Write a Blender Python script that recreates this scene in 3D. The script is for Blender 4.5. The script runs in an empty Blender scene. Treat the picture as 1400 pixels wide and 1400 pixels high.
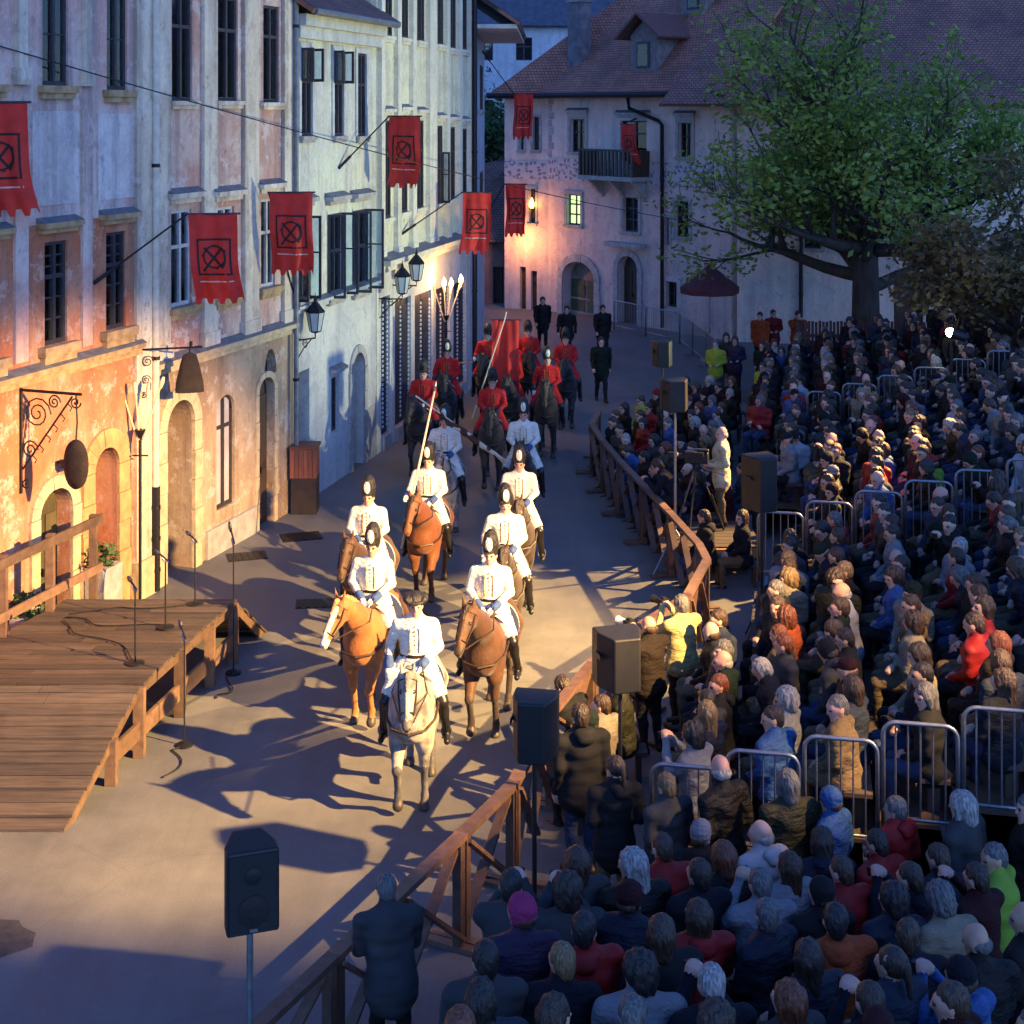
import bpy, math, random
import numpy as np
from mathutils import Vector, Matrix, Euler
R = math.radians
SC = bpy.context.scene
COL = SC.collection
# ------------------------------------------------------------------ camera
CAMH, FPX, HOR = 8.0, 2000.0, 150.0
cam = bpy.data.objects.new('camera', bpy.data.cameras.new('camera'))
COL.objects.link(cam)
cam.location = (0, 0, CAMH); cam.rotation_euler = (R(90), 0, 0)
cam.data.sensor_width = 36.0; cam.data.lens = 36.0*FPX/1400.0
cam.data.shift_y = -(700-HOR)/1400.0
cam.data.clip_start = 0.2; cam.data.clip_end = 2000
SC.camera = cam
# ------------------------------------------------------------------ dusk sky and a faint last sun
SUN_EL, SUN_AZ = 30.0, 150.0
world = bpy.data.worlds.new('World'); SC.world = world; world.use_nodes = True
nt = world.node_tree; nt.nodes.clear()
sky = nt.nodes.new('ShaderNodeTexSky'); sky.sky_type = 'NISHITA'; sky.sun_disc = False
sky.sun_elevation = R(SUN_EL); sky.sun_rotation = R(SUN_AZ); sky.ozone_density = 4.0
sky.air_density = 1.0; sky.dust_density = 0.2
tint = nt.nodes.new('ShaderNodeMix'); tint.data_type = 'RGBA'; tint.blend_type = 'MULTIPLY'
tint.inputs[0].default_value = 1.0; tint.inputs[7].default_value = (0.40, 0.59, 1.0, 1)
bg = nt.nodes.new('ShaderNodeBackground'); bg.inputs[1].default_value = 0.15
wo = nt.nodes.new('ShaderNodeOutputWorld')
nt.links.new(sky.outputs[0], tint.inputs[6]); nt.links.new(tint.outputs[2], bg.inputs[0]); nt.links.new(bg.outputs[0], wo.inputs[0])
sl = bpy.data.lights.new('sun', 'SUN'); sl.energy = 0.05; sl.angle = R(12); sl.color = (1.0, 0.86, 0.72)
so = bpy.data.objects.new('sun', sl); COL.objects.link(so)
so.rotation_euler = (R(90-SUN_EL), 0, R(180-SUN_AZ)); so.location = (0, 0, 40)
SC.view_settings.view_transform = 'Standard'; SC.view_settings.look = 'None'
SC.view_settings.exposure = 1.08; SC.view_settings.gamma = 1.0
SC.cycles.use_denoising = True
rnd = random.Random(7)

# ------------------------------------------------------------------ helpers
def tag(o, label=None, cat=None, group=None, kind=None):
    if label: o['label'] = label
    if cat: o['category'] = cat
    if group: o['group'] = group
    if kind: o['kind'] = kind
    return o
def empty(name, loc=(0,0,0), rz=0, label=None, cat=None, group=None):
    o = bpy.data.objects.new(name, None); COL.objects.link(o)
    o.location = loc; o.rotation_euler = (0, 0, rz); o.empty_display_size = 0.2
    return tag(o, label, cat, group)
def copy_tree(o, parent=None):
    c = o.copy(); COL.objects.link(c); c.parent = parent
    for ch in o.children:
        copy_tree(ch, c)
    return c
def basis(p, q, up=(0,0,1)):
    p, q, up = Vector(p), Vector(q), Vector(up)
    z = (q-p); L = z.length; z = z/L
    x = up.cross(z)
    if x.length < 1e-4: x = Vector((1,0,0)).cross(z)
    if x.length < 1e-4: x = Vector((0,1,0)).cross(z)
    x.normalize(); y = z.cross(x)
    return p, q, x, y, L
class MB:
    def __init__(s): s.v = []; s.f = []; s.m = []
    def add(s, vs, fs, mi=0):
        n = len(s.v); s.v += [tuple(v) for v in vs]
        for f in fs: s.f.append(tuple(i+n for i in f)); s.m.append(mi)
        return s
    def hexa(s, o, a, b, c, mi=0):       # corner o, edge vectors a b c
        o, a, b, c = map(Vector, (o, a, b, c))
        vs = [o, o+a, o+a+b, o+b, o+c, o+a+c, o+a+b+c, o+b+c]
        fs = [(3,2,1,0), (4,5,6,7), (0,1,5,4), (1,2,6,5), (2,3,7,6), (3,0,4,7)]
        if a.cross(b).dot(c) < 0: fs = [f[::-1] for f in fs]
        return s.add(vs, fs, mi)
    def box(s, c, sz, mi=0):
        return s.hexa((c[0]-sz[0]/2, c[1]-sz[1]/2, c[2]-sz[2]/2), (sz[0],0,0), (0,sz[1],0), (0,0,sz[2]), mi)
    def beam(s, p, q, w, h, up=(0,0,1), mi=0):
        p, q, x, y, L = basis(p, q, up)
        return s.hexa(p-x*w/2-y*h/2, x*w, y*h, q-p, mi)
    def tube(s, pts, rad, n=8, mi=0, cap=True):
        pts = [Vector(p) for p in pts]; k = len(pts)
        if not hasattr(rad, '__len__'): rad = [rad]*k
        vs = []; px = None
        for i, p in enumerate(pts):
            t = (pts[min(i+1,k-1)]-pts[max(i-1,0)])
            if t.length < 1e-9: t = Vector((0,0,1))
            t.normalize()
            if px is None:
                px = t.orthogonal().normalized()
            else:
                px = px - t*px.dot(t)
                px = px.normalized() if px.length > 1e-5 else t.orthogonal().normalized()
            py = t.cross(px)
            for j in range(n):
                a = 2*math.pi*j/n
                vs.append(p+(px*math.cos(a)+py*math.sin(a))*rad[i])
        fs = [(i*n+j, i*n+(j+1)%n, (i+1)*n+(j+1)%n, (i+1)*n+j) for i in range(k-1) for j in range(n)]
        if cap: fs += [tuple(range(n))[::-1], tuple((k-1)*n+j for j in range(n))]
        return s.add(vs, fs, mi)
    def lathe(s, prof, n=12, c=(0,0,0), mi=0, ax=None):
        vs = []
        for r, z in prof:
            for j in range(n):
                a = 2*math.pi*j/n; vs.append((c[0]+r*math.cos(a), c[1]+r*math.sin(a), c[2]+z))
        k = len(prof)
        fs = [(i*n+j, i*n+(j+1)%n, (i+1)*n+(j+1)%n, (i+1)*n+j) for i in range(k-1) for j in range(n)]
        fs += [tuple(range(n))[::-1], tuple((k-1)*n+j for j in range(n))]
        return s.add(vs, fs, mi)
    def prism(s, poly, off, mi=0):       # planar polygon extruded along off
        n = len(poly); off = Vector(off); vs = [Vector(p) for p in poly]
        vs += [p+off for p in vs]
        fs = [tuple(range(n))[::-1], tuple(range(n, 2*n))] + [(i, (i+1)%n, n+(i+1)%n, n+i) for i in range(n)]
        return s.add(vs, fs, mi)
    def mesh(s, name, mats, off=(0,0,0), smooth=False):
        me = bpy.data.meshes.new(name)
        v = np.array(s.v, dtype=float).reshape(-1,3) - np.array(off, dtype=float)
        me.from_pydata(v.tolist(), [], s.f)
        for m in (mats if isinstance(mats, (list, tuple)) else [mats]): me.materials.append(m)
        if any(s.m): me.polygons.foreach_set('material_index', s.m)
        if smooth: me.polygons.foreach_set('use_smooth', [True]*len(me.polygons))
        me.update(); return me
    def build(s, name, mats, parent=None, off=None, smooth=False):
        if off is None: off = (0,0,0)
        o = bpy.data.objects.new(name, s.mesh(name, mats, off, smooth)); COL.objects.link(o)
        if parent: o.parent = parent
        return o
def obj(name, me, parent=None, loc=(0,0,0), rot=(0,0,0)):
    o = bpy.data.objects.new(name, me); COL.objects.link(o); o.parent = parent
    o.location = loc; o.rotation_euler = rot
    return o

# ------------------------------------------------------------------ materials
MATS = {}
def newmat(name):
    m = bpy.data.materials.new(name); m.use_nodes = True; n = m.node_tree
    b = n.nodes['Principled BSDF']; MATS[name] = m
    return m, n, b
def N(n, t, **kw):
    x = n.nodes.new(t)
    for k, v in kw.items(): setattr(x, k, v)
    return x
def coords(n, scale=(1,1,1), kind='Object'):
    tc = N(n, 'ShaderNodeTexCoord'); mp = N(n, 'ShaderNodeMapping'); mp.inputs['Scale'].default_value = scale
    n.links.new(tc.outputs[kind], mp.inputs[0]); return mp.outputs[0]
def noise(n, vec, sc, det=4, rough=.55):
    x = N(n, 'ShaderNodeTexNoise'); x.inputs['Scale'].default_value = sc; x.inputs['Detail'].default_value = det
    x.inputs['Roughness'].default_value = rough; n.links.new(vec, x.inputs['Vector']); return x.outputs['Fac']
def ramp(n, fac, stops):
    r = N(n, 'ShaderNodeValToRGB'); e = r.color_ramp.elements
    while len(e) < len(stops): e.new(0.5)
    for el, (p, c) in zip(e, stops):
        el.position = p; el.color = (*c, 1) if len(c) == 3 else c
    n.links.new(fac, r.inputs[0]); return r.outputs[0]
def mixc(n, fac, a, b, mode='MIX'):
    x = N(n, 'ShaderNodeMix', data_type='RGBA', blend_type=mode)
    for sock, val in ((x.inputs[0], fac), (x.inputs[6], a), (x.inputs[7], b)):
        if hasattr(val, 'links'): n.links.new(val, sock)
        elif isinstance(val, (int, float)): sock.default_value = val
        else: sock.default_value = (*val, 1)
    return x.outputs[2]
def bump(n, b, h, dist=.02, st=.5):
    x = N(n, 'ShaderNodeBump'); x.inputs['Distance'].default_value = dist; x.inputs['Strength'].default_value = st
    n.links.new(h, x.inputs['Height']); n.links.new(x.outputs[0], b.inputs['Normal'])
def simple(name, c, rough=.6, var=.25, sc=6, metal=0, bd=0.004, bs=.4, stretch=(1,1,1), spec=.4):
    if name in MATS: return MATS[name]
    m, n, b = newmat(name); v = coords(n, stretch)
    f = noise(n, v, sc); lo = tuple(x*(1-var) for x in c); hi = tuple(min(1, x*(1+var)) for x in c)
    n.links.new(ramp(n, f, [(.3, lo), (.7, hi)]), b.inputs['Base Color'])
    b.inputs['Roughness'].default_value = rough; b.inputs['Metallic'].default_value = metal
    b.inputs['Specular IOR Level'].default_value = spec
    if bs: bump(n, b, noise(n, v, sc*5), bd, bs)
    return m
def plaster(name, c, worn, dirt, amt=.5, streak=.5, rough=.9):
    m, n, b = newmat(name); v = coords(n)
    big = noise(n, v, .45, 6, .62); med = noise(n, v, 1.7, 6, .7); fine = noise(n, v, 14, 4, .6)
    vs = coords(n, (2.2, 2.2, .16)); st = noise(n, vs, 1.3, 5, .6)
    k = ramp(n, big, [(.50-.08*amt, (0,0,0)), (.60-.06*amt, (1,1,1))])
    col = mixc(n, k, c, worn)
    k2 = ramp(n, med, [(.51, (0,0,0)), (.60, (.7,.7,.7))])
    col = mixc(n, k2, col, tuple(.5*(x+y) for x, y in zip(worn, dirt)))
    k3 = ramp(n, st, [(.47, (0,0,0)), (.64, (min(1,streak*1.25),)*3)])
    col = mixc(n, k3, col, dirt)
    fl = noise(n, v, 2.3, 8, .78); k5 = ramp(n, fl, [(.545, (0,0,0)), (.57, (.75*amt+.12,)*3)])
    col = mixc(n, k5, col, tuple(min(.8, .25+.6*x) for x in worn))
    k6 = ramp(n, noise(n, coords(n, (1,1,.5)), 5.5, 8, .8), [(.57, (0,0,0)), (.62, (.55,.55,.55))])
    col = mixc(n, k6, col, tuple(.7*x for x in dirt))
    k4 = ramp(n, fine, [(.25, (.86,.86,.86)), (.75, (1.08,1.08,1.08))])
    col = mixc(n, 1.0, col, k4, 'MULTIPLY')
    n.links.new(col, b.inputs['Base Color']); b.inputs['Roughness'].default_value = rough
    b.inputs['Specular IOR Level'].default_value = .2
    hh = mixc(n, .45, med, fine)
    bump(n, b, hh, .02, .5)
    return m
def wood(name, c1, c2, sc=3, rough=.65, stretch=(1,12,12)):
    m, n, b = newmat(name); v = coords(n, stretch); f = noise(n, v, sc, 6, .65)
    oi = N(n, 'ShaderNodeObjectInfo')
    col = ramp(n, f, [(.28, c1), (.72, c2)])
    r = ramp(n, oi.outputs['Random'], [(0, (.6,.6,.62)), (1, (1.2,1.15,1.1))])
    col = mixc(n, 1.0, col, r, 'MULTIPLY')
    v2 = coords(n); d = ramp(n, noise(n, v2, 1.1, 5), [(.5, (1,1,1)), (.75, (.6,.57,.55))])
    col = mixc(n, 1.0, col, d, 'MULTIPLY')
    n.links.new(col, b.inputs['Base Color']); b.inputs['Roughness'].default_value = rough
    bump(n, b, f, .006, .6); return m
def glassmat(name, tintc=(.8,.9,1.0)):
    m, n, b = newmat(name); n.nodes.remove(b)
    out = n.nodes['Material Output']
    tr = N(n, 'ShaderNodeBsdfTransparent'); tr.inputs[0].default_value = (*tintc, 1)
    gl = N(n, 'ShaderNodeBsdfGlossy'); gl.inputs['Roughness'].default_value = .06
    nz = noise(n, coords(n), 2.2, 2); bp = N(n, 'ShaderNodeBump'); bp.inputs['Distance'].default_value = .02
    bp.inputs['Strength'].default_value = .12; n.links.new(nz, bp.inputs['Height']); n.links.new(bp.outputs[0], gl.inputs['Normal'])
    fr = N(n, 'ShaderNodeFresnel'); fr.inputs[0].default_value = 1.6
    mx = N(n, 'ShaderNodeMixShader'); n.links.new(fr.outputs[0], mx.inputs[0])
    n.links.new(tr.outputs[0], mx.inputs[1]); n.links.new(gl.outputs[0], mx.inputs[2]); n.links.new(mx.outputs[0], out.inputs[0])
    return m
def emit(name, c, st):
    m, n, b = newmat(name); b.inputs['Base Color'].default_value = (*c, 1)
    b.inputs['Emission Color'].default_value = (*c, 1); b.inputs['Emission Strength'].default_value = st
    return m
def tiles(name, c1, c2, rot=0.0):
    m, n, b = newmat(name); v = coords(n, (1,1,1), 'UV')
    br = N(n, 'ShaderNodeTexBrick'); br.offset = .5
    for k, val in (('Scale', 1.0), ('Mortar Size', .014), ('Mortar Smooth', .3), ('Bias', 0.0), ('Brick Width', .15), ('Row Height', .135)):
        br.inputs[k].default_value = val
    br.inputs['Color1'].default_value = (*c1, 1); br.inputs['Color2'].default_value = (*c2, 1); br.inputs['Mortar'].default_value = (.03,.022,.022,1)
    n.links.new(v, br.inputs['Vector'])
    f = noise(n, coords(n), .8, 5); col = mixc(n, 1.0, br.outputs['Color'], ramp(n, f, [(.3, (.6,.6,.65)), (.7, (1.15,1.1,1.05))]), 'MULTIPLY')
    moss = ramp(n, noise(n, coords(n), 3.1, 4), [(.58, (0,0,0)), (.75, (.5,.5,.5))])
    col = mixc(n, moss, col, (.05,.05,.045))
    n.links.new(col, b.inputs['Base Color']); b.inputs['Roughness'].default_value = .8
    sx = N(n, 'ShaderNodeSeparateXYZ'); n.links.new(v, sx.inputs[0])
    md = N(n, 'ShaderNodeMath', operation='FRACT'); dv = N(n, 'ShaderNodeMath', operation='DIVIDE'); dv.inputs[1].default_value = .135
    n.links.new(sx.outputs[1], dv.inputs[0]); n.links.new(dv.outputs[0], md.inputs[0])
    iv = N(n, 'ShaderNodeMath', operation='SUBTRACT'); iv.inputs[0].default_value = 1; n.links.new(md.outputs[0], iv.inputs[1])
    bump(n, b, iv.outputs[0], .03, .7)
    return m
IRON = simple('iron', (.02,.02,.024), .5, .2, 20, .6)
BLACK = simple('black_plastic', (.007,.007,.008), .55, .2, 10)
GRILLE = simple('speaker_grille', (.018,.018,.02), .7, .5, 220, .2, .002, 1)
STEEL = simple('galvanised_steel', (.24,.25,.27), .42, .2, 14, .8)
LEADS = simple('dull_zinc', (.16,.17,.19), .55, .3, 8, .4)
FRAMEW = simple('dark_window_frame', (.035,.03,.035), .55, .3, 9)
FRAMEL = simple('pale_window_frame', (.45,.45,.45), .6, .2, 9)
GLASS = glassmat('window_glass')
CURT = simple('curtain_cloth', (.55,.56,.58), .9, .15, 12)
DARKIN = simple('dark_interior', (.022,.022,.026), .9, .5, 2)
STONE = simple('sandstone', (.46,.37,.24), .85, .25, 5, 0, .012, .6)
STONEG = simple('grey_stone', (.33,.32,.31), .85, .25, 5, 0, .012, .6)
OCHRE = simple('ochre_sill_stone', (.36,.25,.13), .85, .35, 6, 0, .012, .6)
DOORW = wood('dark_door_wood', (.03,.018,.012), (.075,.045,.028), 3, .6, (12,12,1))
# ------------------------------------------------------------------ ground
def ground_mat():
    m, n, b = newmat('asphalt_paving'); v = coords(n)
    big = noise(n, v, .18, 5, .6); med = noise(n, v, .9, 6, .65); fine = noise(n, v, 55, 3, .7)
    col = ramp(n, big, [(.32, (.120,.123,.126)), (.68, (.160,.162,.162))])
    col = mixc(n, 1.0, col, ramp(n, med, [(.3, (.72,.72,.73)), (.7, (1.12,1.1,1.08))]), 'MULTIPLY')
    col = mixc(n, 1.0, col, ramp(n, fine, [(.2, (.75,.75,.75)), (.8, (1.2,1.2,1.2))]), 'MULTIPLY')
    cr = N(n, 'ShaderNodeTexVoronoi', feature='DISTANCE_TO_EDGE'); cr.inputs['Scale'].default_value = .33
    wv = N(n, 'ShaderNodeMix', data_type='VECTOR'); wv.inputs[0].default_value = .12
    nz = N(n, 'ShaderNodeTexNoise'); nz.inputs['Scale'].default_value = 2.0; n.links.new(v, nz.inputs['Vector'])
    n.links.new(v, wv.inputs[4]); n.links.new(nz.outputs['Color'], wv.inputs[5]); n.links.new(wv.outputs[1], cr.inputs['Vector'])
    ck = ramp(n, cr.outputs['Distance'], [(.0, (.16,.16,.16)), (.005, (0,0,0))])
    col = mixc(n, ck, col, (.05,.048,.047))
    st = ramp(n, noise(n, v, .5, 7, .75), [(.62, (0,0,0)), (.74, (.55,.55,.55))])
    col = mixc(n, st, col, (.07,.066,.062))
    sv = N(n, 'ShaderNodeMapping'); sv.inputs['Rotation'].default_value = (0,0,R(-12)); sv.inputs['Scale'].default_value = (2.6,.22,1); n.links.new(v, sv.inputs[0])
    col = mixc(n, 1.0, col, ramp(n, noise(n, sv.outputs[0], 1.2, 5, .6), [(.3, (.92,.92,.92)), (.7, (1.07,1.07,1.07))]), 'MULTIPLY')
    n.links.new(col, b.inputs['Base Color'])
    n.links.new(ramp(n, med, [(.3, (.55,.55,.55)), (.75, (.8,.8,.8))]), b.inputs['Roughness'])
    b.inputs['Specular IOR Level'].default_value = .35
    bump(n, b, fine, .006, .5); return m
GROUND = ground_mat()
g = MB().add([(-150,-40,0), (150,-40,0), (150,260,0), (-150,260,0)], [(0,1,2,3)]).build('ground', GROUND); tag(g, kind='structure')

# ------------------------------------------------------------------ facades
class Fac:
    def __init__(s, A, B):
        s.A = Vector((A[0], A[1], 0)); s.B = Vector((B[0], B[1], 0)); s.L = (s.B-s.A).length
        s.t = (s.B-s.A)/s.L; s.n = Vector((s.t.y, -s.t.x, 0))
    def P(s, a, z, d=0): return s.A+s.t*a+s.n*d+Vector((0,0,z))
    def px(s, x, y, d=0):
        r = Vector(((x-700)/FPX, 1, -(y-HOR)/FPX)); o = Vector((0,0,CAMH))
        k = (s.A+s.n*d-o).dot(s.n)/r.dot(s.n); p = o+r*k
        return (p-s.A).dot(s.t), p.z
    def rect(s, x0, x1, y0, y1, d=0):
        ym, xm = (y0+y1)/2, (x0+x1)/2
        return s.px(x0, ym, d)[0], s.px(x1, ym, d)[0], s.px(xm, y1, d)[1], s.px(xm, y0, d)[1]
    def box(s, mb, s0, s1, z0, z1, d0, d1, mi=0):
        return mb.hexa(s.P(s0, z0, d0), s.t*(s1-s0), s.n*(d1-d0), Vector((0,0,z1-z0)), mi)
def archz(h, a):
    s0, s1, z0, z1, r = h[:5]; c, w = (s0+s1)/2, (s1-s0)/2
    return z1-r+r*math.sqrt(max(0, 1-((a-c)/w)**2))
def wall(fac, H, holes, zones, mats, root, D=7.0, s_from=0.0, s_to=None, name='wall', rev=None):
    L = fac.L if s_to is None else s_to
    mb = MB()
    S = sorted({s_from, L, *[h[0] for h in holes], *[h[1] for h in holes]})
    Z = sorted({0.0, H, *[h[2] for h in holes], *[h[3] for h in holes], *[z for z, _ in zones if z < H]})
    S = [x for x in S if s_from <= x <= L]; Z = [x for x in Z if 0 <= x <= H]
    def zi(z):
        for lim, mi in zones:
            if z < lim: return mi
        return zones[-1][1]
    for i in range(len(S)-1):
        for j in range(len(Z)-1):
            a, zc = (S[i]+S[i+1])/2, (Z[j]+Z[j+1])/2
            if any(h[0] < a < h[1] and h[2] < zc < h[3] for h in holes): continue
            mb.add([fac.P(S[i],Z[j]), fac.P(S[i+1],Z[j]), fac.P(S[i+1],Z[j+1]), fac.P(S[i],Z[j+1])], [(0,1,2,3)], zi(zc))
    for h in holes:
        s0, s1, z0, z1, r = h[:5]; dp = h[5] if len(h) > 5 else .22
        mi = zi((z0+z1)/2) if rev is None else rev
        q = lambda a, b, c, d: mb.add([a, b, c, d], [(0,1,2,3)], mi)
        zs = z1-r
        q(fac.P(s0,z0), fac.P(s0,zs), fac.P(s0,zs,-dp), fac.P(s0,z0,-dp)); q(fac.P(s1,zs), fac.P(s1,z0), fac.P(s1,z0,-dp), fac.P(s1,zs,-dp))
        if z0 > .01: q(fac.P(s1,z0), fac.P(s0,z0), fac.P(s0,z0,-dp), fac.P(s1,z0,-dp))
        if r == 0: q(fac.P(s0,z1), fac.P(s1,z1), fac.P(s1,z1,-dp), fac.P(s0,z1,-dp))
        else:
            K = 14; xs = [s0+(s1-s0)*(.5-.5*math.cos(math.pi*i/K)) for i in range(K+1)]
            for i in range(K):
                a, b = xs[i], xs[i+1]; za, zb = archz(h, a), archz(h, b)
                q(fac.P(a,za), fac.P(b,zb), fac.P(b,z1+.0005), fac.P(a,z1+.0005))
                q(fac.P(a,za), fac.P(a,za,-dp), fac.P(b,zb,-dp), fac.P(b,zb))
    top = zi(H-.01)
    for a, b, d0, d1 in ((s_from, s_from, 0, -D), (L, L, 0, -D), (s_from, L, -D, -D)):
        mb.add([fac.P(a,0,d0), fac.P(b,0,d1), fac.P(b,H,d1), fac.P(a,H,d0)], [(0,1,2,3)], top)
    mb.add([fac.P(s_from,H), fac.P(L,H), fac.P(L,H,-D), fac.P(s_from,H,-D)], [(0,1,2,3)], top)
    return mb.build(name, mats, root, off=root.location)
def window(fac, root, r, frame=None, cols=2, trans=(.7,), arch=0, rec=.2, curtain=True, sill=None, head=None, fw=.05, lit=None, open_=False, name='window', bars=0, surround=None):
    s0, s1, z0, z1 = r; off = root.location; frame = frame or FRAMEW
    h = (s0, s1, z0, z1, arch); d0, d1 = -rec, -rec+.06
    mb = MB(); z_sp = z1-arch
    fac.box(mb, s0, s0+fw, z0, z_sp, d0, d1); fac.box(mb, s1-fw, s1, z0, z_sp, d0, d1)
    fac.box(mb, s0+fw, s1-fw, z0, z0+fw*1.3, d0, d1)
    if arch == 0: fac.box(mb, s0+fw, s1-fw, z1-fw, z1, d0, d1)
    else:
        for i in range(10):
            a = s0+(s1-s0)*(.5-.5*math.cos(math.pi*i/10)); b = s0+(s1-s0)*(.5-.5*math.cos(math.pi*(i+1)/10))
            za, zb = archz(h, a), archz(h, b); zi_ = z_sp+(za-z_sp)*.88-.005; zj = z_sp+(zb-z_sp)*.88-.005
            mb.prism([fac.P(a,za,d0), fac.P(b,zb,d0), fac.P(b,zj,d0), fac.P(a,zi_,d0)], fac.n*.06)
    xs = [s0+fw+(s1-s0-2*fw)*i/cols for i in range(cols+1)]
    for x in xs[1:-1]: fac.box(mb, x-.03, x+.03, z0+fw*1.3, z1-fw-.002, d0+.004, d1+.012)
    zz = [z0+fw*1.3]+[z0+(z1-z0)*t for t in trans]+[z1-fw]
    for z in zz[1:-1]: fac.box(mb, s0+fw, s1-fw, z-.03, z+.03, d0+.008, d1+.006)
    for i in range(cols):
        for j in range(len(zz)-1):
            for k in range(1, bars+1):
                z = zz[j]+(zz[j+1]-zz[j])*k/(bars+1); fac.box(mb, xs[i]+.02, xs[i+1]-.02, z-.011, z+.011, d0+.012, d1-.008)
    w = mb.build(name, frame, root, off=off)
    gm = lit or GLASS
    for i in range(cols):
        for j in range(len(zz)-1):
            p = MB(); fac.box(p, xs[i]+.005, xs[i+1]-.005, zz[j]+.005, zz[j+1]-.005, d0+.018, d0+.028); p.build('pane', gm, w, off=off)
    if lit is None:
        p = MB(); e = .03
        A = [fac.P(s0-e,z0-e,d0-.005), fac.P(s1+e,z0-e,d0-.005), fac.P(s1+e,z1+e,d0-.005), fac.P(s0-e,z1+e,d0-.005)]
        B = [v-fac.n*.7 for v in A]; p.add(A+B, [(7,6,5,4), (0,4,5,1), (1,5,6,2), (2,6,7,3), (3,7,4,0)])
        p.build('interior', DARKIN, w, off=off)
        if curtain:
            for (a, b) in ((s0+.04, s0+(s1-s0)*.36), (s1-(s1-s0)*.36, s1-.04)):
                c = MB(); K = 16; pts = []
                for i in range(K+1):
                    q = a+(b-a)*i/K; pts.append((q, -rec-.1+.025*math.sin(i*2.1+a*7)))
                vs = [fac.P(q, z0+.03, d) for q, d in pts]+[fac.P(q, z1-.03, d) for q, d in pts]
                c.add(vs, [(i, i+1, K+2+i, K+1+i) for i in range(K)]); c.build('curtain', CURT, w, off=off, smooth=True)
    if surround:
        m_, wd, dd = surround; c = MB()
        fac.box(c, s0-wd, s0-.002, z0, z1, .002, dd); fac.box(c, s1+.002, s1+wd, z0, z1, .002, dd); fac.box(c, s0-wd, s1+wd, z1+.002, z1+wd, .002, dd+.003)
        c.build('surround', m_, w, off=off)
    if sill:
        c = MB(); e, th, pr, m_ = sill
        fac.box(c, s0-e, s1+e, z0-th*.55, z0-.002, -rec+.01, pr); fac.box(c, s0-e*.7, s1+e*.7, z0-th, z0-th*.55-.002, .002, pr*.7); c.build('sill', m_, w, off=off)
    if head:
        c = MB(); e, gap, th, pr, m_ = head; zb = z1+gap
        fac.box(c, s0-e*.8, s1+e*.8, zb, zb+th*.5, .002, pr*.55); fac.box(c, s0-e, s1+e, zb+th*.5+.001, zb+th, .002, pr)
        c.prism([fac.P(s0-e,zb+th+.001,.002), fac.P(s0-e,zb+th+.001,pr), fac.P(s0-e,zb+th*1.5,.002)], fac.t*(s1-s0+2*e), 1)
        c.build('lintel', [m_, LEADS], w, off=off)
    if open_:
        hw = (s1-s0)/2; zb, zt = (z0, z0+(z1-z0)*trans[0]) if open_ == 'low' else ((z0+(z1-z0)*trans[0], z1) if open_ == 'top' else (z0, z1))
        for sgn, a in ((-1, s0), (1, s1)):
            if open_ != 'both' and open_ != 'top' and sgn < 0 and rnd.random() < .3: continue
            ang = R(rnd.uniform(75, 120)); u = (fac.t*(-sgn)*math.cos(ang)+fac.n*math.sin(ang)).normalized(); vn = u.cross(Vector((0,0,1))).normalized()
            o = fac.P(a, zb, .012); c = MB(); th = .035
            bar = lambda u0, u1, q0, q1, t0=0, t1=th: c.hexa(o+u*u0+Vector((0,0,q0))+vn*t0, u*(u1-u0), vn*(t1-t0), Vector((0,0,q1-q0)))
            Hh = zt-zb; bar(0, .05, 0, Hh); bar(hw-.05, hw, 0, Hh); bar(.05, hw-.05, 0, .06); bar(.05, hw-.05, Hh-.05, Hh)
            if Hh > 1: bar(.05, hw-.05, Hh*.55, Hh*.55+.03)
            cs = c.build('casement', frame, w, off=off)
            c2 = MB(); c2.hexa(o+u*.04+Vector((0,0,.05))+vn*.012, u*(hw-.08), vn*.008, Vector((0,0,Hh-.09)))
            c2.build('casement_pane', GLASS, w, off=off)
    return w
def door(fac, root, r, arch=0, rec=.25, mat=None, leaves=2, name='door', surround=None):
    s0, s1, z0, z1 = r; off = root.location; mat = mat or DOORW; mb = MB(); h = (s0, s1, z0, z1, arch)
    K = 12; xs = [s0+(s1-s0)*i/K for i in range(K+1)]
    poly = [fac.P(s0, z0, -rec), fac.P(s1, z0, -rec)]+[fac.P(x, archz(h, x) if arch else z1, -rec) for x in xs[::-1]]
    mb.prism(poly, fac.n*.05)
    o = mb.build(name, mat, root, off=off)
    zt = z1-arch-.08
    for k in range(leaves):
        a, b = s0+(s1-s0)*k/leaves+.07, s0+(s1-s0)*(k+1)/leaves-.07
        for (q0, q1) in ((z0+.12, z0+(zt-z0)*.42), (z0+(zt-z0)*.48, zt)):
            p = MB(); fac.box(p, a, b, q0, q1, -rec+.052, -rec+.075); p.build('panel', mat, o, off=off)
    c = MB(); fac.box(c, (s0+s1)/2-.05, (s0+s1)/2-.02, z0+1.0, z0+1.12, -rec+.08, -rec+.12); c.build('handle', IRON, o, off=off)
    if surround: arch_surround(fac, o, h, *surround, off=off)
    return o
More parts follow.
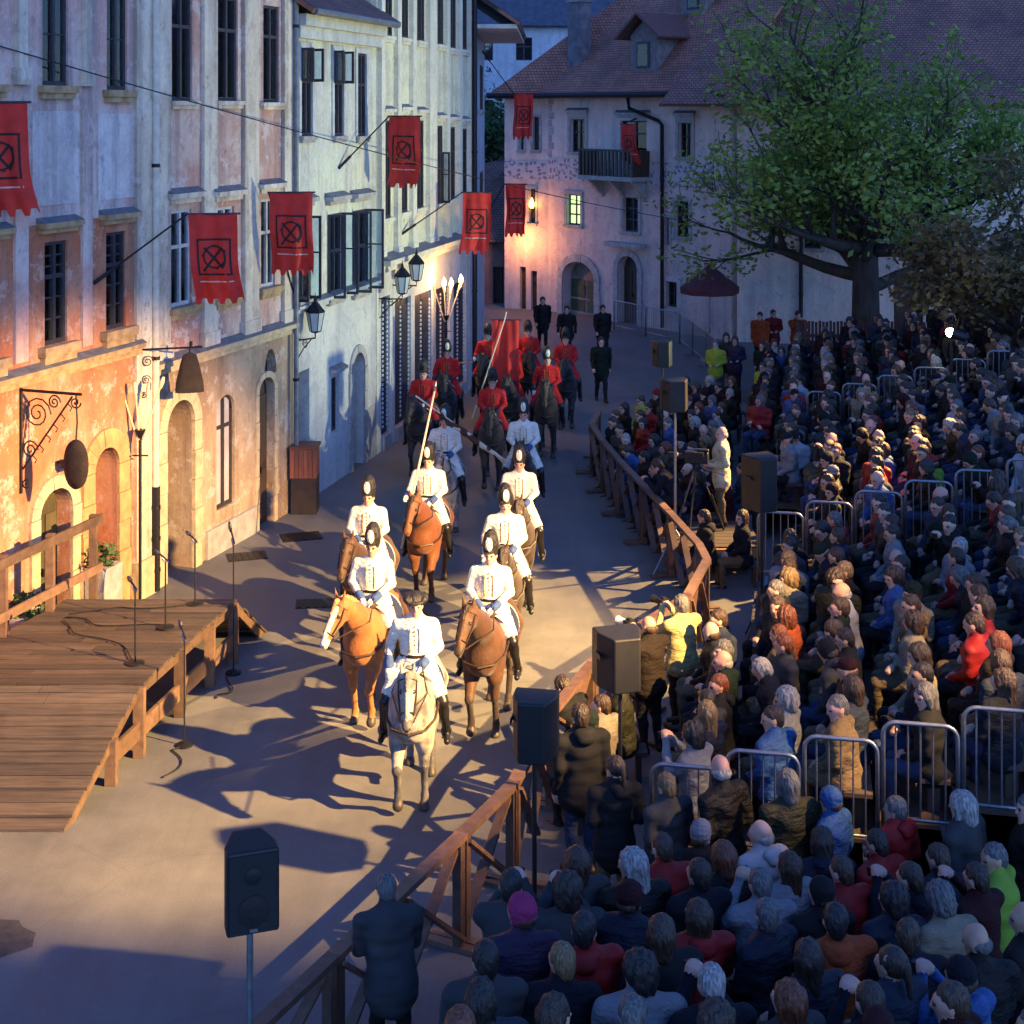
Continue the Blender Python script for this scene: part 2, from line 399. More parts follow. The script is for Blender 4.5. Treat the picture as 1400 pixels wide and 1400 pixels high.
def arch_surround(fac, parent, h, m_, wd, pr, off, name='stone_surround'):
    s0, s1, z0, z1, r = h[:5]; zs = z1-r; k = 0
    nq = max(2, int((zs-z0)/.45))
    for i in range(nq):
        za, zb = z0+(zs-z0)*i/nq, z0+(zs-z0)*(i+1)/nq-.012; e = pr+(.008 if i % 2 else 0); w2 = wd*(1.12 if i % 2 else 1)
        c = MB(); fac.box(c, s0-w2, s0-.001, za, zb, .002, e); c.build('stone', m_, parent, off=off)
        c = MB(); fac.box(c, s1+.001, s1+w2, za, zb, .002, e); c.build('stone', m_, parent, off=off)
    c0, hw = (s0+s1)/2, (s1-s0)/2; nv = 9
    for i in range(nv):
        pts_i, pts_o = [], []
        for j in range(4):
            a = math.pi*(i+(j/3)*.97+.015)/nv
            pts_i.append(fac.P(c0-(hw+.001)*math.cos(a), zs+(r+.001)*math.sin(a), .002)); pts_o.append(fac.P(c0-(hw+wd)*math.cos(a), zs+(r+wd)*math.sin(a), .002))
        MB().prism(pts_i+pts_o[::-1], fac.n*(pr+(.012 if i == nv//2 else 0))).build('stone', m_, parent, off=off)
def string_course(fac, root, s0, s1, z, m_, hgt=.22, pr=.16, name='string_course', cap=LEADS):
    c = MB(); fac.box(c, s0, s1, z, z+hgt*.45, .002, pr*.5); fac.box(c, s0, s1, z+hgt*.45+.001, z+hgt*.8, .002, pr)
    c.prism([fac.P(s0,z+hgt*.8+.001,.002), fac.P(s0,z+hgt*.8+.001,pr+.02), fac.P(s0,z+hgt*1.15,.002)], fac.t*(s1-s0), 1)
    return c.build(name, [m_, cap], root, off=root.location)
def pilaster(fac, root, s0, s1, z0, z1, m_, pr=.06, base=True):
    c = MB(); fac.box(c, s0, s1, z0, z1, .002, pr)
    if base:
        fac.box(c, s0-.05, s1+.05, z0, z0+.25, .004, pr+.03); fac.box(c, s0-.05, s1+.05, z1-.22, z1, .004, pr+.04)
        fac.box(c, s0-.02, s1+.02, z1-.32, z1-.225, .004, pr+.02)
    return c.build('pilaster', m_, root, off=root.location)
def downpipe(root, x, y, z0, z1, r=.055, m_=None, name='downpipe'):
    c = MB(); c.tube([(x,y,z0), (x,y,z1)], r, 10)
    p = c.build(name, m_ or LEADS, root, off=root.location, smooth=False)
    for k in range(3):
        z = z0+(z1-z0)*(.2+.3*k); b = MB().lathe([(r+.012,-.03),(r+.012,.03)], 10, (x,y,z)).build('pipe_bracket', IRON, p, off=root.location)
    return p
def roofplane(mb, pts, mi=0): mb.add(pts, [tuple(range(len(pts)))], mi)
def roof_obj(name, faces, mats, root, fac_dirs, thick=.12):
    """faces: lists of 3D points (first edge = eave); UV in metres along eave / up slope"""
    vs, fs, uvs = [], [], []
    for pts in faces:
        pts = [Vector(p) for p in pts]; u = (pts[1]-pts[0]).normalized(); nrm = (pts[1]-pts[0]).cross(pts[-1]-pts[0]).normalized()
        v = nrm.cross(u); n0 = len(vs)
        low = [p-nrm*thick for p in pts]; k = len(pts)
        vs += pts+low; fs.append(tuple(range(n0, n0+k))); uvs += [((p-pts[0]).dot(u), (p-pts[0]).dot(v)) for p in pts]
        fs.append(tuple(range(n0+k, n0+2*k))[::-1]); uvs += [(0,0)]*k
        for i in range(k):
            fs.append((n0+i, n0+k+i, n0+k+(i+1)%k, n0+(i+1)%k)); uvs += [(0,0),(0,.1),(.1,.1),(.1,0)]
    me = bpy.data.meshes.new(name); off = np.array(root.location)
    me.from_pydata((np.array([tuple(v) for v in vs])-off).tolist(), [], fs)
    ul = me.uv_layers.new(name='UVMap'); ul.data.foreach_set('uv', [c for uv in uvs for c in uv])
    for m_ in mats: me.materials.append(m_)
    o = bpy.data.objects.new(name, me); COL.objects.link(o); o.parent = root
    return o
ROOF = tiles('roof_tiles', (.34,.13,.085), (.44,.185,.125))
ROOFD = tiles('roof_tiles_old', (.22,.10,.078), (.30,.14,.105))

# ---- house 1: salmon house beside the stage
F1 = Fac((-9.4, 14.55), (-6.0, 24.33))
P_SALM = plaster('salmon_plaster', (.44,.15,.075), (.50,.26,.16), (.28,.12,.08), .6, .6)
P_LILAC = plaster('grey_lilac_plaster', (.60,.50,.44), (.60,.36,.29), (.34,.25,.23), .7, .7)
P_CREAM = plaster('cream_plaster', (.68,.61,.48), (.58,.49,.37), (.32,.26,.21), .6, .65)
h1 = empty('town_house', F1.P(0,0), 0, 'salmon plastered house with sandstone arched doorways behind the wooden stage', 'house')
W1 = [F1.rect(58,93,-70,117), F1.rect(146,174,-62,123)]; W2 = [F1.rect(61,92,330,470), F1.rect(145,172,317,449)]
dX = W1[1][0]-W1[0][0]
W1.insert(0, tuple(v-dX if i < 2 else v for i, v in enumerate(W1[0]))); W2.insert(0, tuple(v-dX if i < 2 else v for i, v in enumerate(W2[0])))
zS = F1.px(115, 482)[1]
D1 = F1.rect(52,96,668,0); D1 = (D1[0], D1[1], .0, F1.px(74,668)[1])
D2 = F1.rect(127,160,612,0); D2 = (D2[0], D2[1], .0, F1.px(143,612)[1])
holes = [(*w, 0) for w in W1+W2]+[(*D1, (D1[1]-D1[0])*.45, .3), (*D2, (D2[1]-D2[0])*.5, .9)]
zU = F1.px(115,215)[1]
wall(F1, 12.5, holes, [(zS, 0), (F1.px(115,300)[1], 0), (50, 1)], [P_SALM, P_LILAC, P_CREAM], h1)
for w in W1: window(F1, h1, w, rec=.10, sill=(.12,.2,.12,OCHRE), trans=(.72,), bars=1)
for w in W2: window(F1, h1, w, rec=.10, sill=(.16,.26,.14,OCHRE), head=(.2,.14,.16,.18,OCHRE), trans=(.66,), bars=2)
door(F1, h1, D1, (D1[1]-D1[0])*.45, .28, wood('green_door_wood', (.07,.06,.03), (.13,.11,.05), 3, .6, (12,12,1)), 2, surround=(STONE,.2,.05))
REDW = simple('red_lobby_paint', (.42,.09,.04), .7, .3, 4)
dd = door(F1, h1, D2, (D2[1]-D2[0])*.5, .85, REDW, 1, surround=(simple('orange_sandstone', (.44,.25,.11), .85, .25, 5, 0, .01, .5),.3,.05))
string_course(F1, h1, 0, F1.L-.35, zS-.25, OCHRE, .24, .14)
for xa, xb in ((20,33),(112,121)):
    a, b = F1.px(xa, 60)[0], F1.px(xb, 60)[0]
    pilaster(F1, h1, a, b, F1.px(115,118)[1], 12.4, P_CREAM, .07)
    pilaster(F1, h1, a-.04, b+.04, zS+.1, F1.px(115,118)[1]-.35, P_LILAC, .05, False)
a = F1.px(183,300)[0]
q = pilaster(F1, h1, a, F1.L-.01, 0.6, 12.4, P_CREAM, .06, False)
c = MB(); F1.box(c, a-.05, F1.L-.005, 0, .62, .002, .12); c.build('plinth_stone', STONE, h1, off=h1.location)
# recessed panels beneath the upper windows
for w in W1:
    c = MB(); F1.box(c, w[0]-.25, w[1]+.25, W2[0][3]+.55, w[2]-.38, .002, .014); c.build('parapet_panel', plaster('pale_blue_plaster', (.62,.58,.53), (.52,.46,.44), (.35,.31,.30), .5, .6) if 'pale_blue_plaster' not in MATS else MATS['pale_blue_plaster'], h1, off=h1.location)
downpipe(h1, F1.P(F1.L-.02,0,.1).x, F1.P(F1.L-.02,0,.1).y, 1.75, 12.4, .06, simple('cream_pipe_paint', (.55,.5,.4), .5, .2, 6))
downpipe(h1, F1.P(F1.L-.02,0,.1).x, F1.P(F1.L-.02,0,.1).y, .02, 1.75, .07, IRON, 'pipe_boot')
def simple_roof(fac, root, H, D, over=.6, rise=3.4, mat=ROOF):
    a, b, c_, d = fac.P(-.2,H,over), fac.P(fac.L+.2,H,over), fac.P(fac.L+.2,H+rise,-D/2), fac.P(-.2,H+rise,-D/2)
    e, f = fac.P(fac.L+.2,H,-D-over), fac.P(-.2,H,-D-over)
    return roof_obj('roof', [[a,b,c_,d], [e,f,d,c_]], [mat], root, None)
simple_roof(F1, h1, 12.55, 7)

# ---- house 2: pink panels between cream pilasters
F2 = Fac((-6.0, 24.345), (-4.38, 29.2))
P_PINK = plaster('dusty_pink_plaster', (.48,.26,.20), (.56,.42,.35), (.30,.18,.16), .8, .7)
P_SAND = plaster('tan_plaster', (.31,.21,.14), (.40,.31,.22), (.21,.15,.11), .7, .7)
h2 = empty('town_house', F2.P(0,0), 0, 'pink house with cream pilasters, round oculus and deep stone portal', 'house')
U2 = [F2.rect(235,263,-12,138), F2.rect(298,325,-4,138), F2.rect(360,382,8,140)]
M2 = [F2.rect(234,262,287,418), F2.rect(296,320,283,405), F2.rect(357,376,272,392)]
zS2 = F2.px(325,478)[1]
PO = F2.rect(219,262,548,0); PO = (PO[0]+.12, PO[1], 0, F2.px(240,548)[1])
AW = F2.rect(296,321,540,693); DR = F2.rect(353,374,516,0); DR = (DR[0], DR[1], 0, F2.px(363,516)[1])
oc = F2.px(370,494); OC = (oc[0]-.24, oc[0]+.24, oc[1]-.24, oc[1]+.24)
holes = [(*w, 0) for w in U2+M2]+[(*PO, (PO[1]-PO[0])*.5, 1.2), (*AW, (AW[1]-AW[0])*.45), (*DR, (DR[1]-DR[0])*.45), (*OC, .47)]
wall(F2, 12.2, holes, [(zS2, 1), (50, 0)], [P_PINK, P_SAND], h2)
for w in U2: window(F2, h2, w, FRAMEW, rec=.10, sill=(.14,.14,.1,P_CREAM), trans=(.68,))
for w in M2: window(F2, h2, w, FRAMEL, rec=.10, sill=(.16,.2,.13,OCHRE), head=(.2,.12,.18,.18,P_CREAM), trans=(.62,))
door(F2, h2, PO, (PO[1]-PO[0])*.5, 1.15, DOORW, 2, name='portal_door', surround=(STONE,.24,.07))
window(F2, h2, AW, FRAMEW, trans=(.72,), arch=(AW[1]-AW[0])*.45, rec=.12, curtain=False, lit=simple('frosted_pane', (.42,.40,.42), .35, .15, 3))
door(F2, h2, DR, (DR[1]-DR[0])*.45, .2, DOORW, 1, surround=(STONE,.12,.03))
c = MB(); F2.box(c, OC[0], OC[1], OC[2], OC[3], -.24, -.2); oo = c.build('oculus_window', DARKIN, h2, off=h2.location)
for x0, x1 in ((209,229),(275,293),(331,350),(385,397)):
    a, b = F2.px(x0,300)[0], F2.px(x1,300)[0]
    pilaster(F2, h2, max(a,.03), min(b,F2.L-.03), zS2+.24, 12.1, P_CREAM, .07)
string_course(F2, h2, 0.02, F2.L-.02, zS2, STONE, .26, .16)
c = MB(); F2.box(c, PO[1]+.45, DR[0]-.15, 0, .5, .002, .06); c.build('plinth', STONEG, h2, off=h2.location)
downpipe(h2, F2.P(F2.L-.1,0,.13).x, F2.P(F2.L-.1,0,.13).y, .3, 12, .05, LEADS)
simple_roof(F2, h2, 12.25, 7)

# ---- house 3: pale green house with open casements
F3 = Fac((-4.37, 29.215), (-3.15, 33.9))
P_GREEN = plaster('pale_green_plaster', (.62,.64,.48), (.54,.54,.46), (.36,.34,.30), .6, .65)
P_WHITE = plaster('limewash_plaster', (.56,.57,.52), (.46,.48,.47), (.33,.33,.34), .5, .5)
h3 = empty('town_house', F3.P(0,0), 0, 'pale green house with open casement windows and an arched doorway', 'house')
U3 = [F3.rect(411,426,66,186), F3.rect(456,469,70,186), F3.rect(488,500,73,186)]
M3 = [F3.rect(406,421,296,410), F3.rect(448,466,292,405), F3.rect(482,500,287,397)]
zS3 = F3.px(455,412)[1]
D3 = F3.rect(402,423,508,0); D3 = (D3[0]+.1, D3[1], 0, F3.px(412,508)[1])
W3 = F3.rect(453,464,515,590); A3 = F3.rect(481,497,482,0); A3 = (A3[0], A3[1], 0, F3.px(489,482)[1])
holes = [(*w, 0) for w in U3+M3]+[(*D3, 0, .35), (*W3, 0), (*A3, (A3[1]-A3[0])*.5, .35)]
H3 = F3.px(455,26)[1]
wall(F3, H3, holes, [(zS3, 1), (50, 0)], [P_GREEN, P_WHITE], h3)
for k, w in enumerate(U3):
    window(F3, h3, w, FRAMEW, rec=.07, sill=(.08,.14,.1,STONEG), trans=(.62,), open_='top' if k < 2 else False, surround=(P_WHITE,.12,.03))
    c = MB(); s0, s1, z1 = w[0], w[1], w[3]; cx = (s0+s1)/2     # stucco crest over the window
    c.prism([F3.P(s0-.1,z1+.2,.003), F3.P(s1+.1,z1+.2,.003), F3.P(cx+.22,z1+.42,.003), F3.P(cx+.1,z1+.75,.003), F3.P(cx-.1,z1+.75,.003), F3.P(cx-.22,z1+.42,.003)], F3.n*.07); c.build('stucco_crest', STONEG, h3, off=h3.location)
for w in M3: window(F3, h3, w, FRAMEW, rec=.07, sill=(.1,.16,.12,STONEG), head=(.16,.2,.18,.2,STONEG), trans=(.55,), open_='both')
door(F3, h3, D3, 0, .33, DOORW, 1, surround=None); window(F3, h3, W3, FRAMEW, cols=2, trans=(.5,), rec=.15, curtain=False, head=(.12,.08,.12,.16,STONEG))
door(F3, h3, A3, (A3[1]-A3[0])*.5, .3, DOORW, 1, surround=(STONEG,.18,.04))
string_course(F3, h3, .02, F3.L-.02, zS3, P_WHITE, .2, .14)
c = MB(); F3.box(c, 0, F3.L, H3-.25, H3-.02, .002, .28); F3.box(c, 0, F3.L, H3-.5, H3-.252, .002, .16); c.build('eaves_cornice', P_WHITE, h3, off=h3.location)
c = MB(); c.tube([F3.P(-.1,H3+.02,.5), F3.P(F3.L+.1,H3+.02,.5)], .08, 8); c.build('gutter', LEADS, h3, off=h3.location)
simple_roof(F3, h3, H3+.08, 7, .55, 2.6, ROOFD)
c = MB(); F3.box(c, A3[1]+.2, F3.L-.05, 0, 1.2, .002, .02); c.build('plinth', STONEG, h3, off=h3.location)

# ---- house 4: cream house with tall pilasters, dark shop shutters below
F4 = Fac((-3.14, 33.92), (-1.23, 41.7))
P_YEL = plaster('pale_yellow_plaster', (.68,.66,.44), (.60,.58,.43), (.38,.36,.29), .5, .55)
P_YELL = plaster('ivory_plaster', (.66,.64,.50), (.6,.58,.47), (.4,.38,.31), .3, .4)
h4 = empty('town_house', F4.P(0,0), 0, 'pale yellow house with tall white pilasters above dark studded shutters', 'house')
U4 = [F4.rect(*w) for w in ((523,535,-75,49),(547,557,-70,52),(570,579,-65,56),(598,605,-55,61),(613,622,-50,66),(629,637,-45,68))]
M4 = [F4.rect(*w) for w in ((522,533,165,298),(546,556,162,290),(568,578,165,284),(597,604,172,278),(612,621,174,272),(628,637,176,266))]
zS4 = F4.px(580,352)[1]
G4 = [F4.rect(a,b,y,0) for a, b, y in ((521,533,405),(540,562,408),(567,590,400),(596,615,392),(620,637,385))]
G4 = [(a, b, 0, F4.px((xa+xb)/2, y)[1]) for (a, b, _, _), (xa, xb, y) in zip(G4, ((521,533,405),(540,562,408),(567,590,400),(596,615,392),(620,637,385)))]
wall(F4, 13.5, [(*w, 0) for w in U4+M4]+[(*w, 0, .3) for w in G4], [(zS4, 1), (50, 0)], [P_YEL, P_WHITE], h4)
for w in U4+M4: window(F4, h4, w, FRAMEW, rec=.04, sill=(.1,.16,.1,P_YELL), trans=(.66,), head=(.12,.12,.16,.14,P_YELL) if w in M4 else None, curtain=False, open_='low' if w == M4[3] else False)
for x0, x1 in ((515,520),(538,543),(559,564),(582,592),(606,609),(623,626),(638,642)):
    a, b = F4.px(x0,200)[0], F4.px(x1,200)[0]
    pilaster(F4, h4, max(a,.03), min(max(b, a+.28),F4.L-.02), zS4+.25, 13.4, P_YELL, .12)
string_course(F4, h4, .02, F4.L-.02, zS4, P_YELL, .36, .34)
SHUT = simple('blue_black_shutter_paint', (.022,.028,.04), .5, .3, 5); STUD = simple('pale_stud_paint', (.6,.62,.62), .5, .1, 10)
for gi, (a, b, z0, z1) in enumerate(G4):
    for k in range(2):
        s0 = a+(b-a)*k/2+.02; s1 = a+(b-a)*(k+1)/2-.02
        c = MB(); F4.box(c, s0, s1, .35, z1-.02, -.14, -.08); sh = c.build('shutter', SHUT, h4, off=h4.location)
        c = MB()
        for j in range(3): F4.box(c, s0+.08, s1-.08, .5+j*(z1-.6)/3, .5+(j+.9)*(z1-.6)/3, -.079, -.06)
        c.build('shutter_panels', SHUT, sh, off=h4.location)
        c = MB(); K = int((z1-.6)/.11)
        for j in range(K): F4.box(c, s1-.09, s1-.02, .5+j*.11, .56+j*.11, -.059, -.035)
        c.build('studs', STUD, sh, off=h4.location)['kind'] = 'stuff'
    c = MB(); F4.box(c, a-.01, b+.01, 0, .33, -.28, .06); c.build('door_step', STONEG, h4, off=h4.location)
simple_roof(F4, h4, 13.55, 7)
downpipe(h4, F4.P(F4.L-.1,0,.2).x, F4.P(F4.L-.1,0,.2).y, .2, 13.4, .07, IRON)
# ---- house 5: narrow blue-white house further on, with a deep eave
F5 = Fac((-1.2, 41.75), (-.95, 50.5))
P_BLUE = plaster('pale_blue_house_plaster', (.45,.50,.58), (.4,.44,.5), (.3,.32,.36), .4, .4)
h5 = empty('town_house', F5.P(0,0), 0, 'narrow pale blue house under a deep overhanging eave further along the street', 'house')
W5 = [F5.rect(*w) for w in ((648,651,85,150),(656,659,90,150),(648,651,230,330),(656,659,235,330))]
H5 = F5.px(655,52)[1]
wall(F5, H5, [(*w, 0) for w in W5], [(50, 0)], [P_BLUE], h5, 6)
for w in W5: window(F5, h5, w, FRAMEW, rec=.03, trans=(.66,), curtain=False, sill=(.1,.14,.1,STONEG))
c = MB(); F5.box(c, -.1, F5.L+.6, H5+.02, H5+.14, -.3, 1.35); c.build('eave_soffit', P_WHITE, h5, off=h5.location)
simple_roof(F5, h5, H5+.2, 6, 1.45, 3.0, ROOFD)
# ---- low house with red roof closing the gap
F6 = Fac((-3.0, 60.9), (-.4, 60.4))
h6 = empty('town_house', F6.P(0,0), 0, 'low house with dark gateway and rusty tiled roof between the two rows', 'house')
H6 = F6.px(685,330)[1]; GT = F6.rect(674,688,375,0); GT = (GT[0], GT[1], 0, F6.px(680,365)[1])
wall(F6, H6, [(*GT, 0, .3)], [(50,0)], [simple('brown_render', (.20,.11,.09), .9, .3, 2)], h6, 5)
door(F6, h6, GT, 0, .28, DOORW, 2)
roof_obj('roof', [[F6.P(-.3,H6,.4), F6.P(F6.L+.3,H6,.4), F6.P(F6.L+.3,H6+3.6,-3.2), F6.P(-.3,H6+2.6,-3.2)], [F6.P(F6.L+.3,H6-1,-6), F6.P(-.3,H6-1,-6), F6.P(-.3,H6+2.6,-3.2), F6.P(F6.L+.3,H6+3.6,-3.2)]], [ROOFD], h6, None)

# ---- back house: hipped tiled roof, sgraffito band, balcony
C7 = (1.45, 58.2)
F7 = Fac(C7, (7.58, 50.55)); F7L = Fac((-.3, 59.0), C7)
P_BACK = plaster('white_lilac_plaster', (.72,.58,.50), (.64,.52,.46), (.38,.32,.33), .5, .4)
P_BACKG = plaster('rose_plaster', (.66,.50,.43), (.58,.45,.40), (.34,.28,.28), .5, .35)
def sgraffito():
    m, n, b = newmat('sgraffito_band'); v = coords(n)
    vo = N(n, 'ShaderNodeTexVoronoi'); vo.inputs['Scale'].default_value = 5.5; n.links.new(v, vo.inputs['Vector'])
    wv = N(n, 'ShaderNodeTexWave', wave_type='RINGS'); wv.inputs['Scale'].default_value = 2.2; wv.inputs['Distortion'].default_value = 6; n.links.new(v, wv.inputs['Vector'])
    f = mixc(n, .15, vo.outputs['Distance'], wv.outputs['Fac'])
    n.links.new(ramp(n, f, [(.3, (.20,.17,.19)), (.5, (.52,.46,.46))]), b.inputs['Base Color']); b.inputs['Roughness'].default_value = .9
    return m
SGR = sgraffito()
h7 = empty('town_house', F7.P(0,0), 0, 'white house with hipped red tiled roof, dormers and small balcony closing the square', 'house')
U7 = [F7.rect(*w) for w in ((780,800,163,208),(928,946,168,215))]; BD = F7.rect(848,884,165,236)
M7 = [F7.rect(*w) for w in ((775,794,266,308),(852,873,270,317),(923,942,275,324))]; SL = F7.rect(909,915,297,335)
P7 = F7.rect(838,880,345,0); P7 = (P7[0]+.3, P7[1]-.3, 0, F7.px(860,350)[1]); Q7 = F7.rect(765,818,362,0); Q7 = (Q7[0]+.2, Q7[1]-.2, 0, F7.px(792,358)[1])
G7 = F7.rect(911,926,385,420)
zB = F7.px(850,240)[1]; H7 = 8.55
wall(F7, H7, [(*w,0) for w in U7+[BD]+M7+[G7]]+[(*SL, .08), (*P7, .5, .4), (*Q7, (Q7[1]-Q7[0])*.35, .5)], [(zB, 1), (50, 0)], [P_BACK, P_BACKG], h7, .4)
LITG = emit('lit_green_window', (.55,.95,.30), .75); LITO = emit('lit_orange_window', (1.0,.34,.06), .8)
for w in U7: window(F7, h7, w, FRAMEW, trans=(.6,), sill=(.18,.12,.1,STONEG), head=(.18,.15,.2,.14,STONEG), surround=(STONEG,.14,.04))
window(F7, h7, BD, DOORW, trans=(.75,), head=(.2,.1,.2,.14,STONEG), curtain=False)
for k, w in enumerate(M7): window(F7, h7, w, FRAMEW, trans=(.35,.68), sill=(.16,.12,.1,STONEG), surround=(STONEG,.14,.04), lit=LITG if k == 0 else None)
window(F7, h7, SL, FRAMEW, cols=1, trans=(), arch=.08, surround=(STONEG,.12,.03), curtain=False)
window(F7, h7, G7, FRAMEW, cols=2, trans=(.5,), surround=(P_BACK,.2,.04), curtain=False)
c = MB(); F7.box(c, (G7[0]+G7[1])/2-.12, (G7[0]+G7[1])/2+.12, G7[2]+.1, G7[2]+.55, -.6, -.5); c.build('lit_lamp', emit('orange_lamp_glow', (1.0,.3,.05), 6), h7, off=h7.location)
door(F7, h7, P7, .5, .35, DOORW, 2, surround=(STONEG,.22,.06)); door(F7, h7, Q7, (Q7[1]-Q7[0])*.35, .45, simple('olive_gate_paint', (.06,.065,.03), .6, .3, 3), 2, surround=(STONEG,.3,.06))
c = MB(); F7.box(c, 0, F7.L, zB-.3, zB+.55, .002, .02); c.build('sgraffito_band', SGR, h7, off=h7.location)
c = MB(); F7.box(c, (P7[0]+P7[1])/2-1.0, (P7[0]+P7[1])/2+1.0, P7[3]+.35, P7[3]+.5, .002, .35); c.build('portal_cornice', STONEG, h7, off=h7.location)
# left end wall
WL = [F7L.rect(729,737,160,205), F7L.rect(711,716,165,205), F7L.rect(724,732,258,305)]; DL = [F7L.rect(a,b,y,0) for a, b, y in ((711,719,365),(726,734,370))]
DL = [(a, b, 0, F7L.px(720,y)[1]) for (a,b,_,_), y in zip(DL, (365,370))]
wall(F7L, H7, [(*w,0) for w in WL]+[(*w,0,.3) for w in DL], [(zB,1),(50,0)], [P_BACK, P_BACKG], h7, .4, name='end_wall')
for w in WL: window(F7L, h7, w, FRAMEW, trans=(.6,), sill=(.1,.12,.1,STONEG), surround=(STONEG,.1,.03), curtain=False)
for w in DL: door(F7L, h7, w, 0, .25, DOORW, 1)
c = MB(); F7L.box(c, 0, F7L.L, zB-.3, zB+.4, .002, .02); c.build('sgraffito_band', SGR, h7, off=h7.location)
# painted quoins at the corner
for k in range(9):
    c = MB(); F7.box(c, .02, .32 if k % 2 else .2, zB+.6+k*.3, zB+.86+k*.3, .002, .02); c.build('quoin', STONEG, h7, off=h7.location)
# balcony
bs0, bs1 = F7.px(815,235)[0], F7.px(889,235)[0]; zb = F7.px(852,240)[1]
c = MB(); F7.box(c, bs0, bs1, zb-.16, zb, .002, .95); bal = c.build('balcony', STONEG, h7, off=h7.location)
for x in np.linspace(bs0+.05, bs1-.05, 15):
    c = MB(); F7.box(c, x-.05, x+.05, zb+.003, zb+.92, .85, .9); c.build('baluster', DOORW, bal, off=h7.location)
for sd in (bs0+.02, bs1-.06):
    c = MB(); F7.box(c, sd, sd+.04, zb+.003, zb+.95, .01, .84); c.build('side_rail', DOORW, bal, off=h7.location)
c = MB(); F7.box(c, bs0, bs1, zb+.923, zb+1.0, .82, .93); c.build('handrail', DOORW, bal, off=h7.location)
for x in (bs0+.3, (bs0+bs1)/2, bs1-.3):
    c = MB(); c.prism([F7.P(x,zb-.162,.003), F7.P(x,zb-.162,.8), F7.P(x,zb-.85,.003)], F7.t*.14); c.build('corbel', STONEG, bal, off=h7.location)
# roof (hip at the left), gutter, pipe, chimney, dormers
ov = .75; zE = H7+.05; RISE = 7.4; DEP = 8.5
eA = F7L.P(-.4,zE,ov); eC = Vector((C7[0],C7[1],0))+(F7.n+F7L.n).normalized()*ov*1.03+Vector((0,0,zE)); eB = F7.P(F7.L+.3,zE,ov)
rC = F7.P(4.2,zE+RISE,-6.4); rB = F7.P(F7.L+6,zE+RISE,-6.4); rA = rC
bA = F7L.P(-.4,zE,-12)
roof = roof_obj('roof', [[eC, eB, F7.P(F7.L+.3,zE+RISE,-6.4), rC], [eA, eC, rC], [bA, eA, rC], [F7.P(F7.L+.3,zE,-13.5), bA, rC, F7.P(F7.L+.3,zE+RISE,-6.4)]], [ROOF], h7, None)
c = MB(); c.tube([eA+Vector((0,0,-.05)), eC+Vector((0,0,-.05)), eB+Vector((0,0,-.05))], .11, 8); c.build('gutter', IRON, roof, off=h7.location)
c = MB()
for p, q in ((eA, eC), (eC, eB)): 
    inn = Vector((0,0,0)); c.add([p+Vector((0,0,-.14)), q+Vector((0,0,-.14)), q-F7.n*.8+Vector((0,0,-.14)), p-F7.n*.8+Vector((0,0,-.14))], [(0,1,2,3)])
c.build('soffit', DOORW, roof, off=h7.location)
hp = F7.px(905,160,.12); hx = F7.P(hp[0],0,.12)
c = MB(); c.tube([F7.P(F7.px(858,140,.7)[0],H7-.05,.7), F7.P(F7.px(860,145,.4)[0],H7-.5,.4), F7.P(hp[0]-.2,H7-.95,.12), F7.P(hp[0],H7-1.1,.12), F7.P(hp[0],0.1,.12)], .07, 8); c.build('downpipe', IRON, h7, off=h7.location)
def roof_pt(x, y):           # pixel on the main roof plane
    e1, e2, e3 = eC, eB, rC; nn = (e2-e1).cross(e3-e1).normalized()
    r = Vector(((x-700)/FPX,1,-(y-HOR)/FPX)); o = Vector((0,0,CAMH)); k = (e1-o).dot(nn)/r.dot(nn); return o+r*k
chp = roof_pt(792,80)
c = MB(); c.hexa(chp-F7.t*.36-F7.n*.3+Vector((0,0,-.9)), F7.t*.72, F7.n*.6, (0,0,3.1)); ch = c.build('chimney', simple('sooty_render', (.13,.12,.14), .9, .35, 3), roof, off=h7.location)
c = MB(); c.hexa(chp-F7.t*.42-F7.n*.36+Vector((0,0,2.205)), F7.t*.84, F7.n*.72, (0,0,.12)); c.hexa(chp-F7.t*.22-F7.n*.2+Vector((0,0,2.33)), F7.t*.44, F7.n*.4, (0,0,.35)); c.build('chimney_cap', LEADS, ch, off=h7.location)
def dormer(x, y, sc=1.0):
    p = roof_pt(x, y); t, n_, zv = F7.t, F7.n, Vector((0,0,1)); w, hh = .7*sc, 1.5*sc
    c = MB(); c.hexa(p-t*w+n_*.0-n_*3-zv*.15, t*2*w, n_*3, zv*hh); c.prism([p-t*w+zv*(hh-.15), p+t*w+zv*(hh-.15), p+zv*(hh+.4*sc)], -n_*3)
    d = c.build('dormer', simple('dormer_boards', (.16,.14,.14), .8, .3, 6), roof, off=h7.location)
    c = MB(); a = p-t*(w+.45)+zv*(hh-.3); b = p+t*(w+.45)+zv*(hh-.3); k = p+zv*(hh+.6*sc)
    for e0 in (a, b):
        pts = [e0+n_*.4, k+n_*.4, k-n_*3.4, e0-n_*3.4]; nn = (pts[1]-pts[0]).cross(pts[3]-pts[0]).normalized()
        if nn.z < 0: nn = -nn
        c.prism(pts, nn*.09)
    c.build('dormer_roof', simple('dormer_tiles', (.13,.06,.055), .8, .35, 14, 0, .02, .8), d, off=h7.location)
    c = MB(); c.hexa(p-t*.32*sc+zv*.15+n_*.004, t*.64*sc, n_*.05, zv*.95*sc); c.build('dormer_window', FRAMEW, d, off=h7.location)
    c = MB(); c.hexa(p-t*.26*sc+zv*.22+n_*.056, t*.52*sc, n_*.008, zv*.8*sc); c.build('dormer_pane', GLASS, d, off=h7.location)
dormer(880,98); dormer(948,18,.9)
